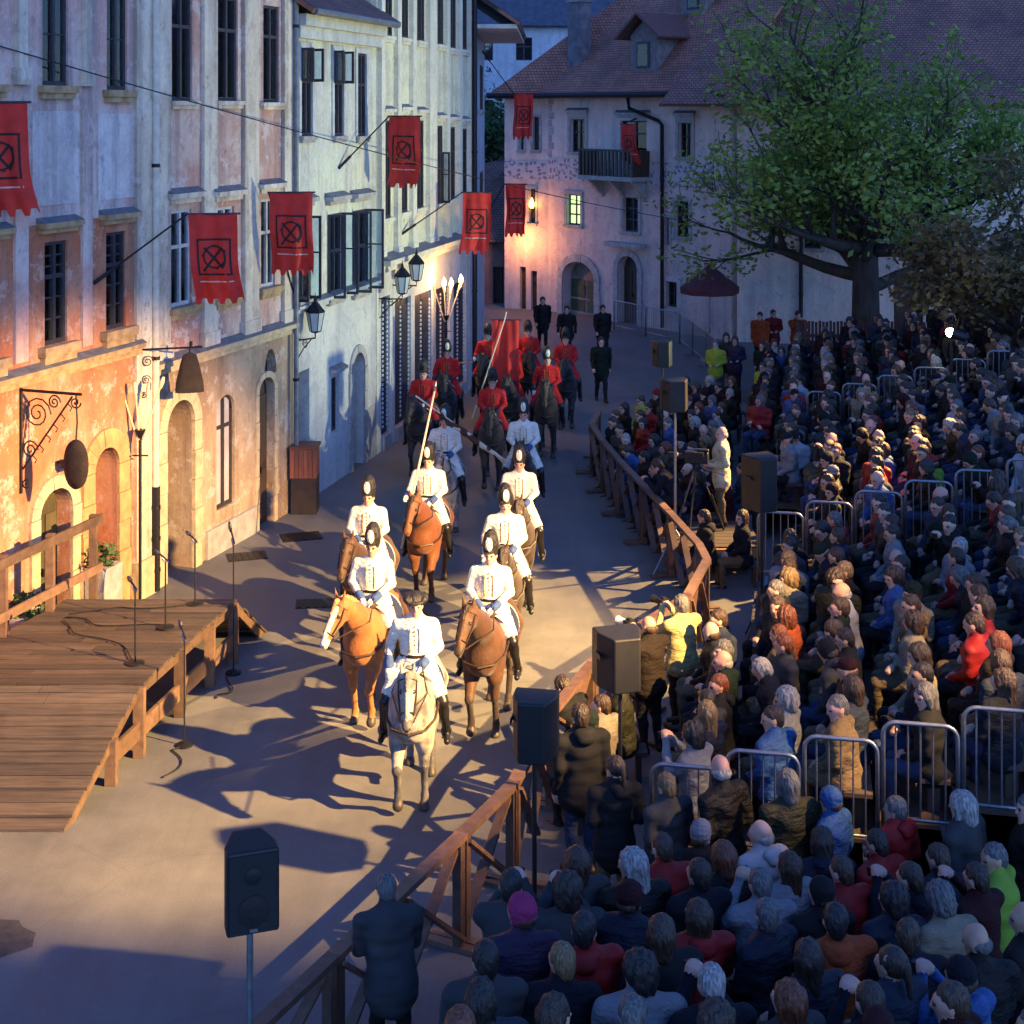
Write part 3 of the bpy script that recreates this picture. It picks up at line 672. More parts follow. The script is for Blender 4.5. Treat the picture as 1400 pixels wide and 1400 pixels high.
# ---- right house behind the linden tree
F8 = Fac((7.75, 50.4), (24, 47.0))
h8 = empty('town_house', F8.P(0,0), 0, 'long white house with dark tiled roof behind the linden tree', 'house')
W8 = [F8.rect(*w) for w in ((1100,1122,180,235),(1230,1252,180,235),(1330,1352,180,235),(1100,1122,290,340),(1230,1252,290,340))]; E8 = F8.rect(1222,1262,395,0); E8 = (E8[0],E8[1],0,2.5)
wall(F8, 8.3, [(*w,0) for w in W8]+[(*E8,0,.4)], [(50,0)], [P_BACK], h8, 9)
for w in W8: window(F8, h8, w, FRAMEW, trans=(.6,), sill=(.15,.12,.1,STONEG), surround=(STONEG,.14,.04), curtain=False)
door(F8, h8, E8, 0, .35, DOORW, 2)
roof_obj('roof', [[F8.P(-2.6,8.2,.9), F8.P(F8.L+.5,8.2,.9), F8.P(F8.L+.5,14.2,-6), F8.P(1.5,14.2,-6)], [F8.P(F8.L+.5,8.2,-12), F8.P(0,8.2,-12), F8.P(1.5,14.2,-6), F8.P(F8.L+.5,14.2,-6)], [F8.P(-.2,8.2,-12), F8.P(-2.6,8.2,.9), F8.P(1.5,14.2,-6)]], [ROOFD], h8, None)
for x in (1095, 1285):
    s_ = F8.px(x,300,.12)[0]; downpipe(h8, F8.P(s_,0,.12).x, F8.P(s_,0,.12).y, .1, 8.2, .07, IRON)
# ---- far things in the gap between the rows: hillside, far house
hm = MB(); NXg, NYg = 60, 26
vs = []
for j in range(NYg):
    for i in range(NXg):
        x = -70+140*i/(NXg-1); y = 95+105*j/(NYg-1)
        vs.append((x, y, -.2+30*(1-math.exp(-max(0,(y-96))/45))+1.5*math.sin(x*.13+y*.07)*min(1,(y-95)/20)))
hm.add(vs, [(j*NXg+i, j*NXg+i+1, (j+1)*NXg+i+1, (j+1)*NXg+i) for j in range(NYg-1) for i in range(NXg-1)])
tag(hm.build('hillside', simple('hillside_grass', (.035,.07,.03), .95, .5, .4), smooth=True), kind='structure')
F9 = Fac((-8, 88), (9, 90)); h9 = empty('far_house', F9.P(0,0), 0, 'far bluish house with slate roof rising behind the street gap', 'house')
W9 = [(a, a+1, 11.0, 12.4) for a in (3.5, 5.9, 8.3)]+[(a, a+1, 7.0, 8.6) for a in (3.5, 5.9, 8.3)]
wall(F9, 13.2, [(*w,0) for w in W9], [(50,0)], [P_BLUE], h9, 8)
for w in W9: window(F9, h9, w, FRAMEW, trans=(.6,), curtain=False)
roof_obj('roof', [[F9.P(-.5,13.1,.6), F9.P(F9.L+.5,13.1,.6), F9.P(F9.L+.5,18,-4), F9.P(-.5,18,-4)]], [simple('blue_slate', (.06,.07,.1), .6, .3, 3)], h9, None)
# ------------------------------------------------------------------ wooden stage with two ramps
DECKW = wood('deck_planks', (.045,.035,.028), (.12,.092,.068), 2.2, .6, (.7,14,14))
RAILW = wood('rail_timber', (.10,.06,.038), (.21,.13,.08), 2.2, .65, (3,3,3))
ST_H = .9
def st_right(y): return -4.94+(y-16.2)*.19
def st_left(y): return -6.95+(y-19.7)*.325
st = empty('wooden_stage', (-5.5,18.5,0), 0, 'low brown plank stage with railing and ramps in front of the salmon house', 'stage')
off = st.location
YR0, YR1, YD1, YF = 16.2, 18.05, 21.2, 22.35
def stz(y):
    if y < YR1: return .04+(ST_H-.04)*(y-YR0)/(YR1-YR0)
    if y <= YD1: return ST_H
    return ST_H-(ST_H-.05)*(y-YD1)/(YF-YD1)
deck = MB().beam((-5.6,YR1+.1,ST_H-.09),(-4.7,YR1+.1,ST_H-.09),.08,.12).build('deck', RAILW, st, off=off)
y = YR0; k = 0
while y < YF-.05:
    w = .155+rnd.uniform(-.014,.014); y1 = y+w-.020-rnd.uniform(0,.010)
    for yb in (YR1, YD1):
        if y < yb < y1: y1 = yb
    za, zb_ = stz(y), stz(y1); xl0, xl1 = max(st_left(y),-8.4), max(st_left(y1),-8.4); j = rnd.uniform(-.02,.02); dz = rnd.uniform(-.009,.009)
    if y < 17.0: xl0 = xl1 = -7.9
    xs0, xs1 = st_right(y)+j, st_right(y1)+j
    splits = [0, rnd.uniform(.3,.7), 1]
    for a, b in zip(splits[:-1], splits[1:]):
        g_ = .004
        p00 = Vector((xl0+(xs0-xl0)*a+g_, y, za+dz)); p10 = Vector((xl0+(xs0-xl0)*b-g_, y, za+dz)); p01 = Vector((xl1+(xs1-xl1)*a+g_, y1, zb_+dz)); p11 = Vector((xl1+(xs1-xl1)*b-g_, y1, zb_+dz))
        m_ = MB().prism([p00, p10, p11, p01], (0,0,-.035)); m_.build('plank', DECKW, deck, off=off)
    y = y+w; k += 1
# edge boards, posts, joists
for ya, yb in ((YR0,YR1),(YR1,YD1),(YD1,YF)):
    c = MB(); c.beam((st_right(ya)-.05,ya,stz(ya)-.10),(st_right(yb)-.05,yb,stz(yb)-.10),.05,.12); c.build('edge_beam', RAILW, st, off=off)
for yy in (17.35, 18.1, 19.3, 20.3, 21.15):
    for xo in (.03, 1.0):
        x = st_right(yy)-xo; c = MB(); c.box((x,yy,(stz(yy)-.045)/2),(.13,.13,stz(yy)-.05)); c.build('post', RAILW, st, off=off)
for ya, yb in ((17.4,18.05),(18.2,19.22),(19.4,20.22),(20.4,21.08)):
    c = MB(); c.beam((st_right(ya)-.02,ya,.34),(st_right(yb)-.02,yb,.34),.045,.22); c.build('brace_board', RAILW, st, off=off)
for yy in np.linspace(18.4,20.9,5):
    c = MB(); c.beam((st_left(yy)+.1,yy,ST_H-.11),(st_right(yy)-.12,yy,ST_H-.11),.06,.12); c.build('joist', RAILW, st, off=off)
c = MB(); c.beam((st_right(YF)-1.6,YF-.05,.09),(st_right(YF)-.05,YF-.05,.09),.09,.08); c.build('ramp_foot', RAILW, st, off=off)
# railing along the back
for yy in (17.2, 18.5, 19.75, 20.75, 21.75):
    x = st_left(yy)+.06; z0 = .0; zt = stz(min(yy,YD1))+1.08
    c = MB(); c.box((x,yy,(z0+zt)/2),(.11,.11,zt-z0)); c.build('rail_post', RAILW, st, off=off)
for hz, hh in ((1.0,.14),(.28,.13)):
    c = MB(); c.beam((st_left(17)+.13,17,ST_H+hz),(st_left(21.85)+.13,21.85,ST_H+hz),.035,hh); c.build('handrail' if hz > .5 else 'lower_rail', RAILW, st, off=off)
# ------------------------------------------------------------------ microphones
MICT = empty('microphone_stand', (0,0,0), 0); MICT.location = (0,0,0)
c = MB(); c.lathe([(.12,0),(.12,.015),(.03,.03)],14); c.build('base', BLACK, MICT)
c = MB(); c.tube([(0,0,.02),(0,0,.95)],.011,8); c.build('pole', BLACK, MICT)
c = MB(); c.tube([(0,0,.93),(-.04,.02,.98)],.016,8); c.tube([(-.01,0,.96),(.035,-.03,.93)],.01,8,0); c.build('clip', STEEL, MICT)
c = MB(); c.tube([(.03,-.02,.95),(-.08,.06,1.04)],[.011,.015],8); mic = c.build('microphone', BLACK, MICT)
c = MB(); c.tube([(-.075,.056,1.036),(-.1,.075,1.055),(-.13,.097,1.08)],[.024,.03,.018],10); c.build('mic_head', simple('mic_grille',(.08,.08,.09),.4,.3,150,.7), mic)
mics = [(-4.83,18.75,ST_H+.002,1.0,'black microphone stand on the stage deck nearest the ramp foot'),(-4.75,20.05,ST_H+.002,.97,'black microphone stand in the middle of the stage front edge'),(-4.55,21.0,ST_H+.002,.95,'black microphone stand on the stage at its far front corner'),
        (-4.12,18.4,0,1.42,'microphone stand on the paving before a stage post'),(-3.95,20.75,0,1.95,'tall microphone stand on the paving at the far end of the stage')]
for i, (x, y, z, s_, lab) in enumerate(mics):
    o = MICT if i == 0 else copy_tree(MICT); o.location = (x,y,z); o.scale = (1 if s_ < 1.2 else .9, 1 if s_ < 1.2 else .9, s_); o.rotation_euler = (0,0,rnd.uniform(-.4,.4)); tag(o, lab, 'microphone', 'microphones round the stage')

# ------------------------------------------------------------------ red banners
BRED = simple('red_banner_cloth', (.50,.028,.02), .8, .18, 5, 0, .01, .3); BBLK = simple('banner_print_black', (.02,.012,.012), .8, .2, 8); BWHT = simple('banner_print_pale', (.6,.4,.36), .8, .2, 8)
def banner(loc, yaw, w=.8, h=1.5, sway=.1, pole_from=None, label='', ph=0, emblem=True):
    root = empty('red_banner', loc, yaw, label, 'banner', 'red banners hung along the street')
    def P(u, v, d=0):                   # u -1..1, v 0 (top)..1
        tap = 1-.10*math.sin(v*2.6)*sway*4
        x = u*w/2*tap+sway*(v**1.5)*.9*(1 if sway > 0 else 1)+.02*math.sin(v*7+ph)*v; y = (.07*math.sin(u*3.6+v*3+ph)+.035*math.sin(u*8.5-v*2+ph*2))*(.25+.75*v)+.22*v*v*math.sin(ph)+.05*v*math.sin(v*6+ph); return (x, y+d, -v*h+.02*u*v*math.cos(ph))
    NU, NV = 24, 22; c = MB(); vs = []
    for j in range(NV+1):
        for i in range(NU+1):
            v = j/NV; u = -1+2*i/NU
            if j == NV: v = 1+(.045 if (i//3) % 2 == 0 else -.02)
            vs.append(P(u, v))
    c.add(vs, [(j*(NU+1)+i, j*(NU+1)+i+1, (j+1)*(NU+1)+i+1, (j+1)*(NU+1)+i) for j in range(NV) for i in range(NU)])
    cl = c.build('cloth', BRED, root, smooth=True)
    if emblem:
        for sd in (-1, 1):
            e = MB(); d = sd*.006
            def strip(pts, wd):
                for (u0,v0),(u1,v1) in zip(pts[:-1], pts[1:]):
                    du, dv = (u1-u0)*w/2, (v1-v0)*h; L = math.hypot(du,dv) or 1; nu, nv = -dv/L*wd/(w/2), du/L*wd/h
                    e.add([P(u0-nu,v0-nv,d),P(u1-nu,v1-nv,d),P(u1+nu,v1+nv,d),P(u0+nu,v0+nv,d)],[(0,1,2,3)] if sd < 0 else [(3,2,1,0)])
            def line(a, b, K=8): return [(a[0]+(b[0]-a[0])*i/K, a[1]+(b[1]-a[1])*i/K) for i in range(K+1)]
            for a, b in (((-.68,.29),(.68,.29)),((.68,.28),(.68,.70)),((.68,.69),(-.68,.69)),((-.68,.70),(-.68,.28))): strip(line(a,b), .017)
            strip([(.44*math.cos(t)+.0, .49+.125*math.sin(t)) for t in np.linspace(.5,5.6,22)], .016)
            strip([(.46*math.cos(t)+.0, .50+.15*math.sin(t)) for t in np.linspace(-.9,.7,8)], .02)
            strip(line((-.42,.38),(.36,.62)), .02); strip(line((.30,.40),(-.50,.655)), .02)
            for (u, v) in ((0,.365),(-.46,.47),(.44,.42),(.1,.62)): strip(line((u-.05,v),(u+.05,v),2), .022)
            e.build('emblem', BBLK, cl)
            e2 = MB(); e = e2
            strip(line((-.72,.775),(.72,.775)), .011); e2.build('stripe', BWHT, cl)
    c = MB(); c.tube([(-w/2-.05,0,.005),(w/2+.05,0,.005)],.017,8); bar = c.build('crossbar', FRAMEW, root)
    if pole_from:
        M_ = Matrix.Translation(loc) @ Matrix.Rotation(yaw,4,'Z'); q = M_.inverted() @ Vector(pole_from)
        tip = Vector((w/2+.02 if q.x > 0 else -w/2-.02,0,.0)); dr = (tip-q)
        c = MB(); c.tube([q, q+dr*.22], .032, 8); c.tube([q+dr*.22, tip], .016, 8); c.build('pole', IRON, root)
    return root
def wallpt(f, x, y): a, z = f.px(x, y); return f.P(a, z, .02)
banner((-7.12,20.2,8.1), R(14), .82, 1.52, .16, wallpt(F1,-30,300), 'red banner above the stage railing, hung from the salmon house', .4)
banner((-4.93,24.1,6.28), R(8), .80, 1.45, .10, wallpt(F1,127,387), 'red banner before the pink house, nearest the downpipe', 1.1)
banner((-4.18,27.7,6.43), R(4), .80, 1.52, .0, wallpt(F3,404,420), 'red banner hung above the single wall lantern', 2.3)
banner((-2.42,33.0,7.85), R(-28), .80, 1.55, -.14, wallpt(F3,462,230), 'red banner hung high between the pale green and yellow houses', 3.0)
banner((-.9,37.6,5.87), R(-8), .74, 1.5, -.03, wallpt(F4,548,320), 'red banner beside the torch basket on the yellow house', 4.2)
banner((.1,44.2,5.75), R(-15), .64, 1.5, .10, wallpt(F5,655,310), 'red banner hung low before the end wall of the white house', 5.0)
banner((.4,50.3,8.55), R(-6), .66, 1.5, -.02, wallpt(F5,659,70), 'red banner hung high under the hipped roof corner', 5.6)
b7 = F7.P(F7.px(859,168,.98)[0], F7.px(859,170,.98)[1], .98)
bb = banner(tuple(b7), math.atan2(F7.t.y,F7.t.x), .75, 1.4, .02, tuple(F7.P(F7.px(859,168,.98)[0]-.6, F7.px(859,170,.98)[1]+.2, .02)), 'red banner hanging over the small balcony', 1.7)
# wire across the street
c = MB(); pts = []
W_ = [(-7.3,20.3,65),(-5.0,27.0,175),(-1.2,40.5,250),(3.9,55.5,305)]
ends = [Vector((-7.6,20.3,0)), Vector((F7.P(2,0).x,F7.P(2,0).y,0))]
p0 = wallpt(F1,-12,60); p1 = wallpt(F7,965,306)
for i in range(41):
    t = i/40; p = Vector(p0).lerp(Vector(p1), t); p.z -= .55*4*t*(1-t)*.5; pts.append(p)
c.tube(pts, .011, 5); tag(c.build('overhead_wire', IRON), 'thin dark cable strung across the street from the salmon house', 'cable')

# ------------------------------------------------------------------ wall lanterns
LGL = glassmat('lantern_glass', (.75,.85,.85)); LFR = simple('frosted_lantern_glass', (.40,.46,.45), .25, .1, 6)
def lantern(loc, wallp, label, arm_z=-.12):
    root = empty('wall_lantern', loc, 0, label, 'lantern', 'iron wall lanterns'); n = 6
    c = MB(); c.lathe([(.03,-.02),(.10,0),(.115,.02)],n); c.build('base_cup', IRON, root); c = MB(); c.lathe([(.185,.40),(.20,.42),(.17,.46),(.06,.60),(.035,.62),(.035,.66),(.012,.70),(.004,.80)],n); c.build('cap', IRON, root)
    c = MB()
    for j in range(n):
        a = 2*math.pi*j/n; c.tube([(.113*math.cos(a),.113*math.sin(a),.02),(.183*math.cos(a),.183*math.sin(a),.40)],.009,5)
    c.build('frame', IRON, root)
    for j in range(n):
        a, b = 2*math.pi*(j+.06)/n, 2*math.pi*(j+.94)/n; lo, hi = .108, .178
        MB().add([(lo*math.cos(a),lo*math.sin(a),.03),(lo*math.cos(b),lo*math.sin(b),.03),(hi*math.cos(b),hi*math.sin(b),.395),(hi*math.cos(a),hi*math.sin(a),.395)],[(0,1,2,3)]).build('glass_pane', LFR, root)
    q = Vector(wallp)-Vector(loc); c = MB(); z = arm_z
    c.tube([(q.x,q.y,z),(0,0,z),(0,0,-.01)],.018,6); c.tube([(q.x,q.y,z-.45),(q.x*.55,q.y*.55,z-.16),(q.x*.2,q.y*.2,z-.02)],.013,6)
    cx, cy = q.x*.5, q.y*.5; c.tube([(cx*(1+.25*math.cos(t)*(1-t/14)),cy*(1+.25*math.cos(t)*(1-t/14)),z-.1+.10*math.sin(t)*(1-t/14)) for t in np.linspace(0,9,24)],.009,5)
    c.build('bracket', IRON, root); return root
lantern((-3.98,29.6,3.5), wallpt(F3,402,455)+Vector((0,0,0)), 'single iron wall lantern above the wooden barrel by the pale green house')
lantern((-2.55,34.0,3.72), F4.P(.15,3.6,.02), 'iron wall lantern on the yellow house, lower of the pair')
lantern((-2.28,34.9,3.92), F4.P(1.15,3.8,.02), 'iron wall lantern on the yellow house, higher of the pair')
# ------------------------------------------------------------------ torch baskets
FLAME = emit('torch_flame', (1.0,.42,.09), 14); TORW = simple('torch_wrap', (.62,.5,.32), .8, .2, 20); 
def torches(loc, lit, label, hz=2.7, sc=1.0):
    root = empty('torch_stand', loc, 0, label, 'torch stand')
    c = MB(); c.tube([(0,0,0),(0,0,hz)],.026,8); c.tube([(-.2,0,.02),(.2,0,.02)],.025,6); c.tube([(0,-.2,.02),(0,.2,.02)],.025,6); c.tube([(-.13,0,hz-.3),(.13,0,hz-.3)],.014,6); c.lathe([(.03,hz-.02),(.09,hz+.12),(.07,hz+.12)],10); c.build('post', IRON, root)
    for k, (dx, dy, hh) in enumerate(((-.36,.05,.92),(-.06,-.1,.88),(.12,.12,.84),(.38,-.04,.95))):
        dx *= sc; a, b = Vector((dx*.12,dy*.1,hz-.05)), Vector((dx,dy,hz+hh*sc)); c = MB(); c.tube([a,b],.014,7); t = c.build('torch', TORW, root)
        d = (b-a).normalized(); c = MB(); c.tube([b-d*.16, b-d*.05, b+d*.03],[.03,.042,.02],9); c.build('torch_head', TORW, t)
        if lit:
            c = MB(); c.tube([b, b+Vector((0,0,.07)), b+Vector((.01,0,.15)), b+Vector((.0,.01,.25))],[.03,.065,.05,.004],9); f = c.build('flame', FLAME, t, smooth=True)
            if k in (1,3):
                l = bpy.data.lights.new('torch_light','POINT'); l.energy = 40; l.color = (1,.5,.16); l.shadow_soft_size = .06
                lo = bpy.data.objects.new('torch_light', l); COL.objects.link(lo); lo.parent = t; lo.location = b+Vector((.12,-.1,.15))
    return root
torches((-6.0,23.6,0), False, 'iron torch stand with four unlit pale torches beside the downpipe', 2.72)
torches((-1.72,38.3,0), True, 'iron torch stand with four burning torches before the yellow house', 2.5)
# wall torch by the low red banner
tl = empty('wall_torch', F7L.P(F7L.px(727,270,.25)[0], F7L.px(727,285,.25)[1], .25), 0, 'small lit wall lamp on the end wall of the white house', 'lamp')
c = MB(); q = -F7L.n*.24; c.tube([(q.x,q.y,-.1),(0,0,-.05)],.02,6); c.lathe([(.05,-.06),(.11,.0),(.12,.02)],8); c.build('bracket', IRON, tl)
c = MB(); c.tube([(0,0,.02),(0,0,.12),(0,0,.26),(0,0,.42)],[.06,.11,.08,.01],10); c.build('flame', FLAME, tl, smooth=True)
l = bpy.data.lights.new('wall_torch_light','POINT'); l.energy = 90; l.color = (1,.40,.12); l.shadow_soft_size = .1
lo = bpy.data.objects.new('wall_torch_light', l); COL.objects.link(lo); lo.parent = tl; p = F7L.n*.65-F7L.t*.35; lo.location = (p.x,p.y,-1.3)
# ------------------------------------------------------------------ shop sign brackets
def spiral(par, off, o, ex, ez, r, turns, rr=.012, k=26, inv=1):
    pts = []; c = MB()
    for i in range(k):
        t = i/(k-1); a = inv*turns*2*math.pi*t; q = r*(1-.86*t); pts.append(o+ex*(q*math.cos(a))+ez*(q*math.sin(a)))
    c.tube(pts, rr, 5); c.build('scroll', IRON, par, off=off)
SHROUD = simple('dark_shroud_cloth', (.02,.013,.012), .9, .3, 9, 0, .02, .6)
s0, zt_ = F1.px(27,533); zb0 = F1.px(27,660)[1]; o = F1.P(s0, zt_, .03); L_ = 1.02; nv, zv = F1.n, Vector((0,0,1))
sg = empty('sign_bracket', F1.P(s0, zb0, .03), 0, 'wrought iron scroll bracket on the salmon house carrying an oval shrouded sign', 'sign bracket'); off = sg.location
Hh = zt_-zb0; c = MB(); c.tube([o-zv*(Hh+.15), o+zv*.12], .02, 6); c.tube([o, o+nv*L_], .024, 6); c.tube([o+nv*.02-zv*Hh*.85, o+nv*(L_*.85)-zv*.04], .016, 6); c.build('frame', IRON, sg, off=off)
for (a_, b_, r_, t_, i_) in ((.27,.32,.24,2.2,1),(.15,.85,.14,2,1),(.56,.14,.11,1.8,1),(.08,Hh+.02,.08,1.6,1),(.92,.12,.09,1.5,-1)): spiral(sg, off, o+nv*a_-zv*b_, nv, zv, r_, t_, inv=i_)
for k in range(6):
    q = o+nv*(.2+.12*k)-zv*(Hh*.85*(1-(.2+.12*k)/.87)+.06); c = MB(); c.tube([q, q+nv*.06-zv*.05, q+nv*.03-zv*.1], .009, 5); c.build('leaf_curl', IRON, sg, off=off)
os_ = empty('shrouded_sign', o+nv*.93-zv*1.0, math.atan2(F1.n.y,F1.n.x), 'oval hanging sign wrapped in dark cloth below the scroll bracket', 'sign')
c = MB(); K = 28; ring = [(.20*math.cos(2*math.pi*i/K)*(1.0), .36*math.sin(2*math.pi*i/K)*(1 if abs(math.sin(2*math.pi*i/K)) < .9 else .98)) for i in range(K)]
vs = [(0,.07,0)]+[(a*.6,.065,b*.6) for a,b in ring]+[(a,.02,b) for a,b in ring]+[(a,-.02,b) for a,b in ring]+[(a*.6,-.065,b*.6) for a,b in ring]+[(0,-.07,0)]
fs = [(0,1+(i+1)%K,1+i) for i in range(K)]
for rgi in range(3): fs += [(1+rgi*K+i,1+rgi*K+(i+1)%K,1+(rgi+1)*K+(i+1)%K,1+(rgi+1)*K+i) for i in range(K)]
fs += [(1+4*K,1+3*K+i,1+3*K+(i+1)%K) for i in range(K)]
c.add(vs, fs); c.build('shroud', SHROUD, os_, smooth=True)
c = MB(); c.tube([(0,0,.34),(.02,0,.6),(0,0,1.0)],.012,6); c.build('hanger', IRON, os_)
s1_, zz_ = F1.px(189,478); o = F1.P(s1_, zz_, .03)
sg2 = empty('sign_bracket', F1.P(s1_, zz_-.95, .03), 0, 'straight iron bracket beside the downpipe carrying a bell shaped shrouded sign', 'sign bracket'); off = sg2.location
dv = (Vector((.96,.28,0))).normalized()
c = MB(); c.tube([o-zv*.95, o+zv*.12], .018, 6); c.tube([o, o+dv*1.0], .018, 6); c.tube([o+dv*.82-zv*.0, o+dv*.82+zv*.1], .03, 6); c.build('frame', IRON, sg2, off=off)
for (a_, b_, r_) in ((.12,.2,.1),(.1,.5,.08),(.07,.75,.06)): spiral(sg2, off, o+dv*a_-zv*b_, dv, zv, r_, 1.8, .009)
bs_ = empty('shrouded_sign', o+dv*.8-zv*.62, math.atan2(dv.y,dv.x), 'bell shaped hanging sign under dark cloth below the straight bracket', 'sign')
c = MB(); K = 20; prof = [(.02,.54),(.11,.5),(.15,.36),(.22,.05),(.235,-.12)]; vs = []
for r_, z_ in prof:
    for i in range(K):
        a = 2*math.pi*i/K; q = r_*(1+.06*math.sin(a*5)*(1 if z_ < .4 else .3)); vs.append((q*math.cos(a), q*.35*math.sin(a), z_))
fs = [(j*K+i,j*K+(i+1)%K,(j+1)*K+(i+1)%K,(j+1)*K+i) for j in range(len(prof)-1) for i in range(K)]+[tuple(range(K)),tuple((len(prof)-1)*K+i for i in range(K))[::-1]]
c.add(vs, fs); c.build('shroud', SHROUD, bs_, smooth=True); c = MB(); c.tube([(0,0,.5),(0,0,.62)],.012,6); c.build('hanger', IRON, bs_)
# small lamp bracket over the arched door
a_, z_ = F1.px(78,632); c = empty('door_lamp', F1.P(a_,z_,.03), 0, 'small iron floodlight above the sandstone arched door', 'lamp'); off = c.location
m_ = MB(); F1.box(m_, a_-.08, a_+.08, z_-.06, z_+.06, .12, .34); m_.build('housing', IRON, c, off=off); m_ = MB(); m_.tube([F1.P(a_,z_,.01), F1.P(a_,z_,.14)], .02, 6); m_.build('arm', IRON, c, off=off)
# flower boxes, barrel
LEAF = simple('plant_leaf', (.05,.10,.03), .7, .4, 20)
def leaves(c, cen, ext, n, sz, r_=None, mi=0):
    r_ = r_ or rnd
    for _ in range(n):
        while True:
            p = Vector((r_.uniform(-1,1), r_.uniform(-1,1), r_.uniform(-1,1)))
            if p.length < 1: break
        q = Vector((cen[0]+p.x*ext[0], cen[1]+p.y*ext[1], cen[2]+p.z*ext[2])); s_ = sz*r_.uniform(.6,1.3)
        a = Vector((r_.gauss(0,1), r_.gauss(0,1), r_.gauss(0,.6))).normalized()*s_; b = a.orthogonal().normalized()*s_*.5
        b.rotate(Matrix.Rotation(r_.uniform(0,6.28),3,a.normalized()))
        c.add([q-a, q+b, q+a, q-b], [(0,1,2,3)], mi)
for (s_a, lab, zz) in ((D1[1]+.25,'grey trough of green leaves between the two arched doors',.95),(D1[0]-.75,'planter of leaves by the railing left of the sandstone door',.75)):
    p = F1.P(s_a+.2, 0, .25); r_ = empty('planter', p, 0, lab, 'planter'); m_ = MB(); F1.box(m_, s_a, s_a+.5, 0, zz, .08, .42); m_.build('trough', STONEG, r_, off=p)
    m_ = MB(); leaves(m_, (0,0,zz+.16), (.28,.28,.2), 170, .06); m_.build('leaves', LEAF, r_)
BAR = wood('reddish_cabinet_wood', (.16,.05,.03), (.28,.10,.055), 3, .6, (12,12,1))
bx = empty('wooden_cabinet', (-4.12,29.15,0), 0, 'slatted reddish wooden cabinet standing before the rectangular doorway', 'cabinet')
m_ = MB(); m_.box((0,0,.36),(.50,.5,.72)); m_.build('base', simple('dark_cabinet_base',(.03,.022,.02),.6,.3,5), bx)
for k in range(6):
    m_ = MB(); m_.box((-.225+.09*k,-.262,1.0),(.082,.022,.56)); m_.build('slat', BAR, bx)
m_ = MB(); m_.box((0,0,1.0),(.5,.5,.555)); m_.build('body', BAR, bx); m_ = MB(); m_.box((0,0,1.31),(.56,.56,.05)); m_.build('top', BAR, bx)

# ------------------------------------------------------------------ timber parade barriers
FENW = wood('barrier_timber', (.08,.042,.030), (.175,.098,.064), 2.5, .6, (3,3,3))
FEN = [(-2.95,9.0),(-1.46,11.97),(-.48,13.98),(.02,15.05),(.45,16.8),(1.0,18.3),(1.7,19.6),(2.5,20.85),(3.0,22.5),(2.98,23.3),(2.72,25.1),(2.42,27.0),(2.12,28.9),(1.9,30.6),(1.75,32.2),(2.0,33.6)]
FH = 1.1
FLAB = ['below the lone loudspeaker', 'where the stout man in grey leans', 'between the leaning man and the man in jeans', 'beside the man in jeans', 'before the crouching photographer', 'before the photographer in dark brown', 'before the photographer in mustard jacket', 'just beyond the photographers', 'at the bend touching the stand', 'turning back at the bend by the stand', 'before the camera platform', 'just beyond the camera platform', 'before the front far bench', 'near the far end by the red riders', 'forming the short return at the far end']
for i in range(len(FEN)-1):
    a, b = Vector((*FEN[i],0)), Vector((*FEN[i+1],0)); d = (b-a).normalized(); nl = Vector((-d.y,d.x,0)); L_ = (b-a).length
    r_ = empty('timber_barrier', a, 0, 'braced timber barrier section '+FLAB[i], 'barrier', 'timber barriers along the route'); off = a
    a2, b2 = a+d*.06, b-d*.06
    for p in (a2, b2):
        m_ = MB(); m_.hexa(p-d*.045-nl*.045, d*.09, nl*.09, (0,0,FH-.06)); m_.build('post', FENW, r_, off=off)
        m_ = MB(); m_.hexa(p-d*.05-nl*.35+Vector((0,0,.002)), d*.1, nl*.7, (0,0,.05)); m_.build('foot', FENW, r_, off=off)
    m_ = MB(); m_.beam(a+Vector((0,0,FH-.03)), b+Vector((0,0,FH-.03)), .13, .055); m_.build('top_rail', FENW, r_, off=off)
    mid = (a+b)/2; up = Vector((0,0,1))
    nb = 2 if L_ > 1.7 else 1
    for k in range(nb):
        pa, pb = a2+(b2-a2)*k/nb, a2+(b2-a2)*(k+1)/nb
        m_ = MB(); m_.beam(pa+up*.12+nl*.03, pb+up*(FH-.1)+nl*.03, .035, .10, nl); m_.build('brace', FENW, r_, off=off)
        m_ = MB(); m_.beam(pb+up*.12-nl*.03, pa+up*(FH-.1)-nl*.03, .035, .10, nl); m_.build('brace', FENW, r_, off=off)
# ------------------------------------------------------------------ galvanised crowd barriers
def steel_barrier(w, label, group, bars=9, h=1.1):
    r_ = empty('crowd_barrier', (0,0,0), 0, label, 'barrier', group); rr = .12
    arc = lambda cx, cz, a0, a1: [(cx+rr*math.cos(t),0,cz+rr*math.sin(t)) for t in np.linspace(a0,a1,6)]
    pts = [(0,0,.03)]+arc(rr,h-rr,math.pi,math.pi/2)+arc(w-rr,h-rr,math.pi/2,0)+[(w,0,.03)]
    m_ = MB(); m_.tube(pts, .022, 8); m_.tube([(0,0,.2),(w,0,.2)], .018, 8); m_.build('frame', STEEL, r_, smooth=True)
    for k in range(bars):
        m_ = MB(); x = w*(k+1)/(bars+1); m_.tube([(x,0,.2),(x,0,h-.01)],.009,6,cap=False); m_.build('bar', STEEL, r_)
    for x in (.12, w-.12):
        m_ = MB(); m_.beam((x,-.28,.022),(x,.28,.022),.04,.02); m_.build('foot', STEEL, r_)
    return r_
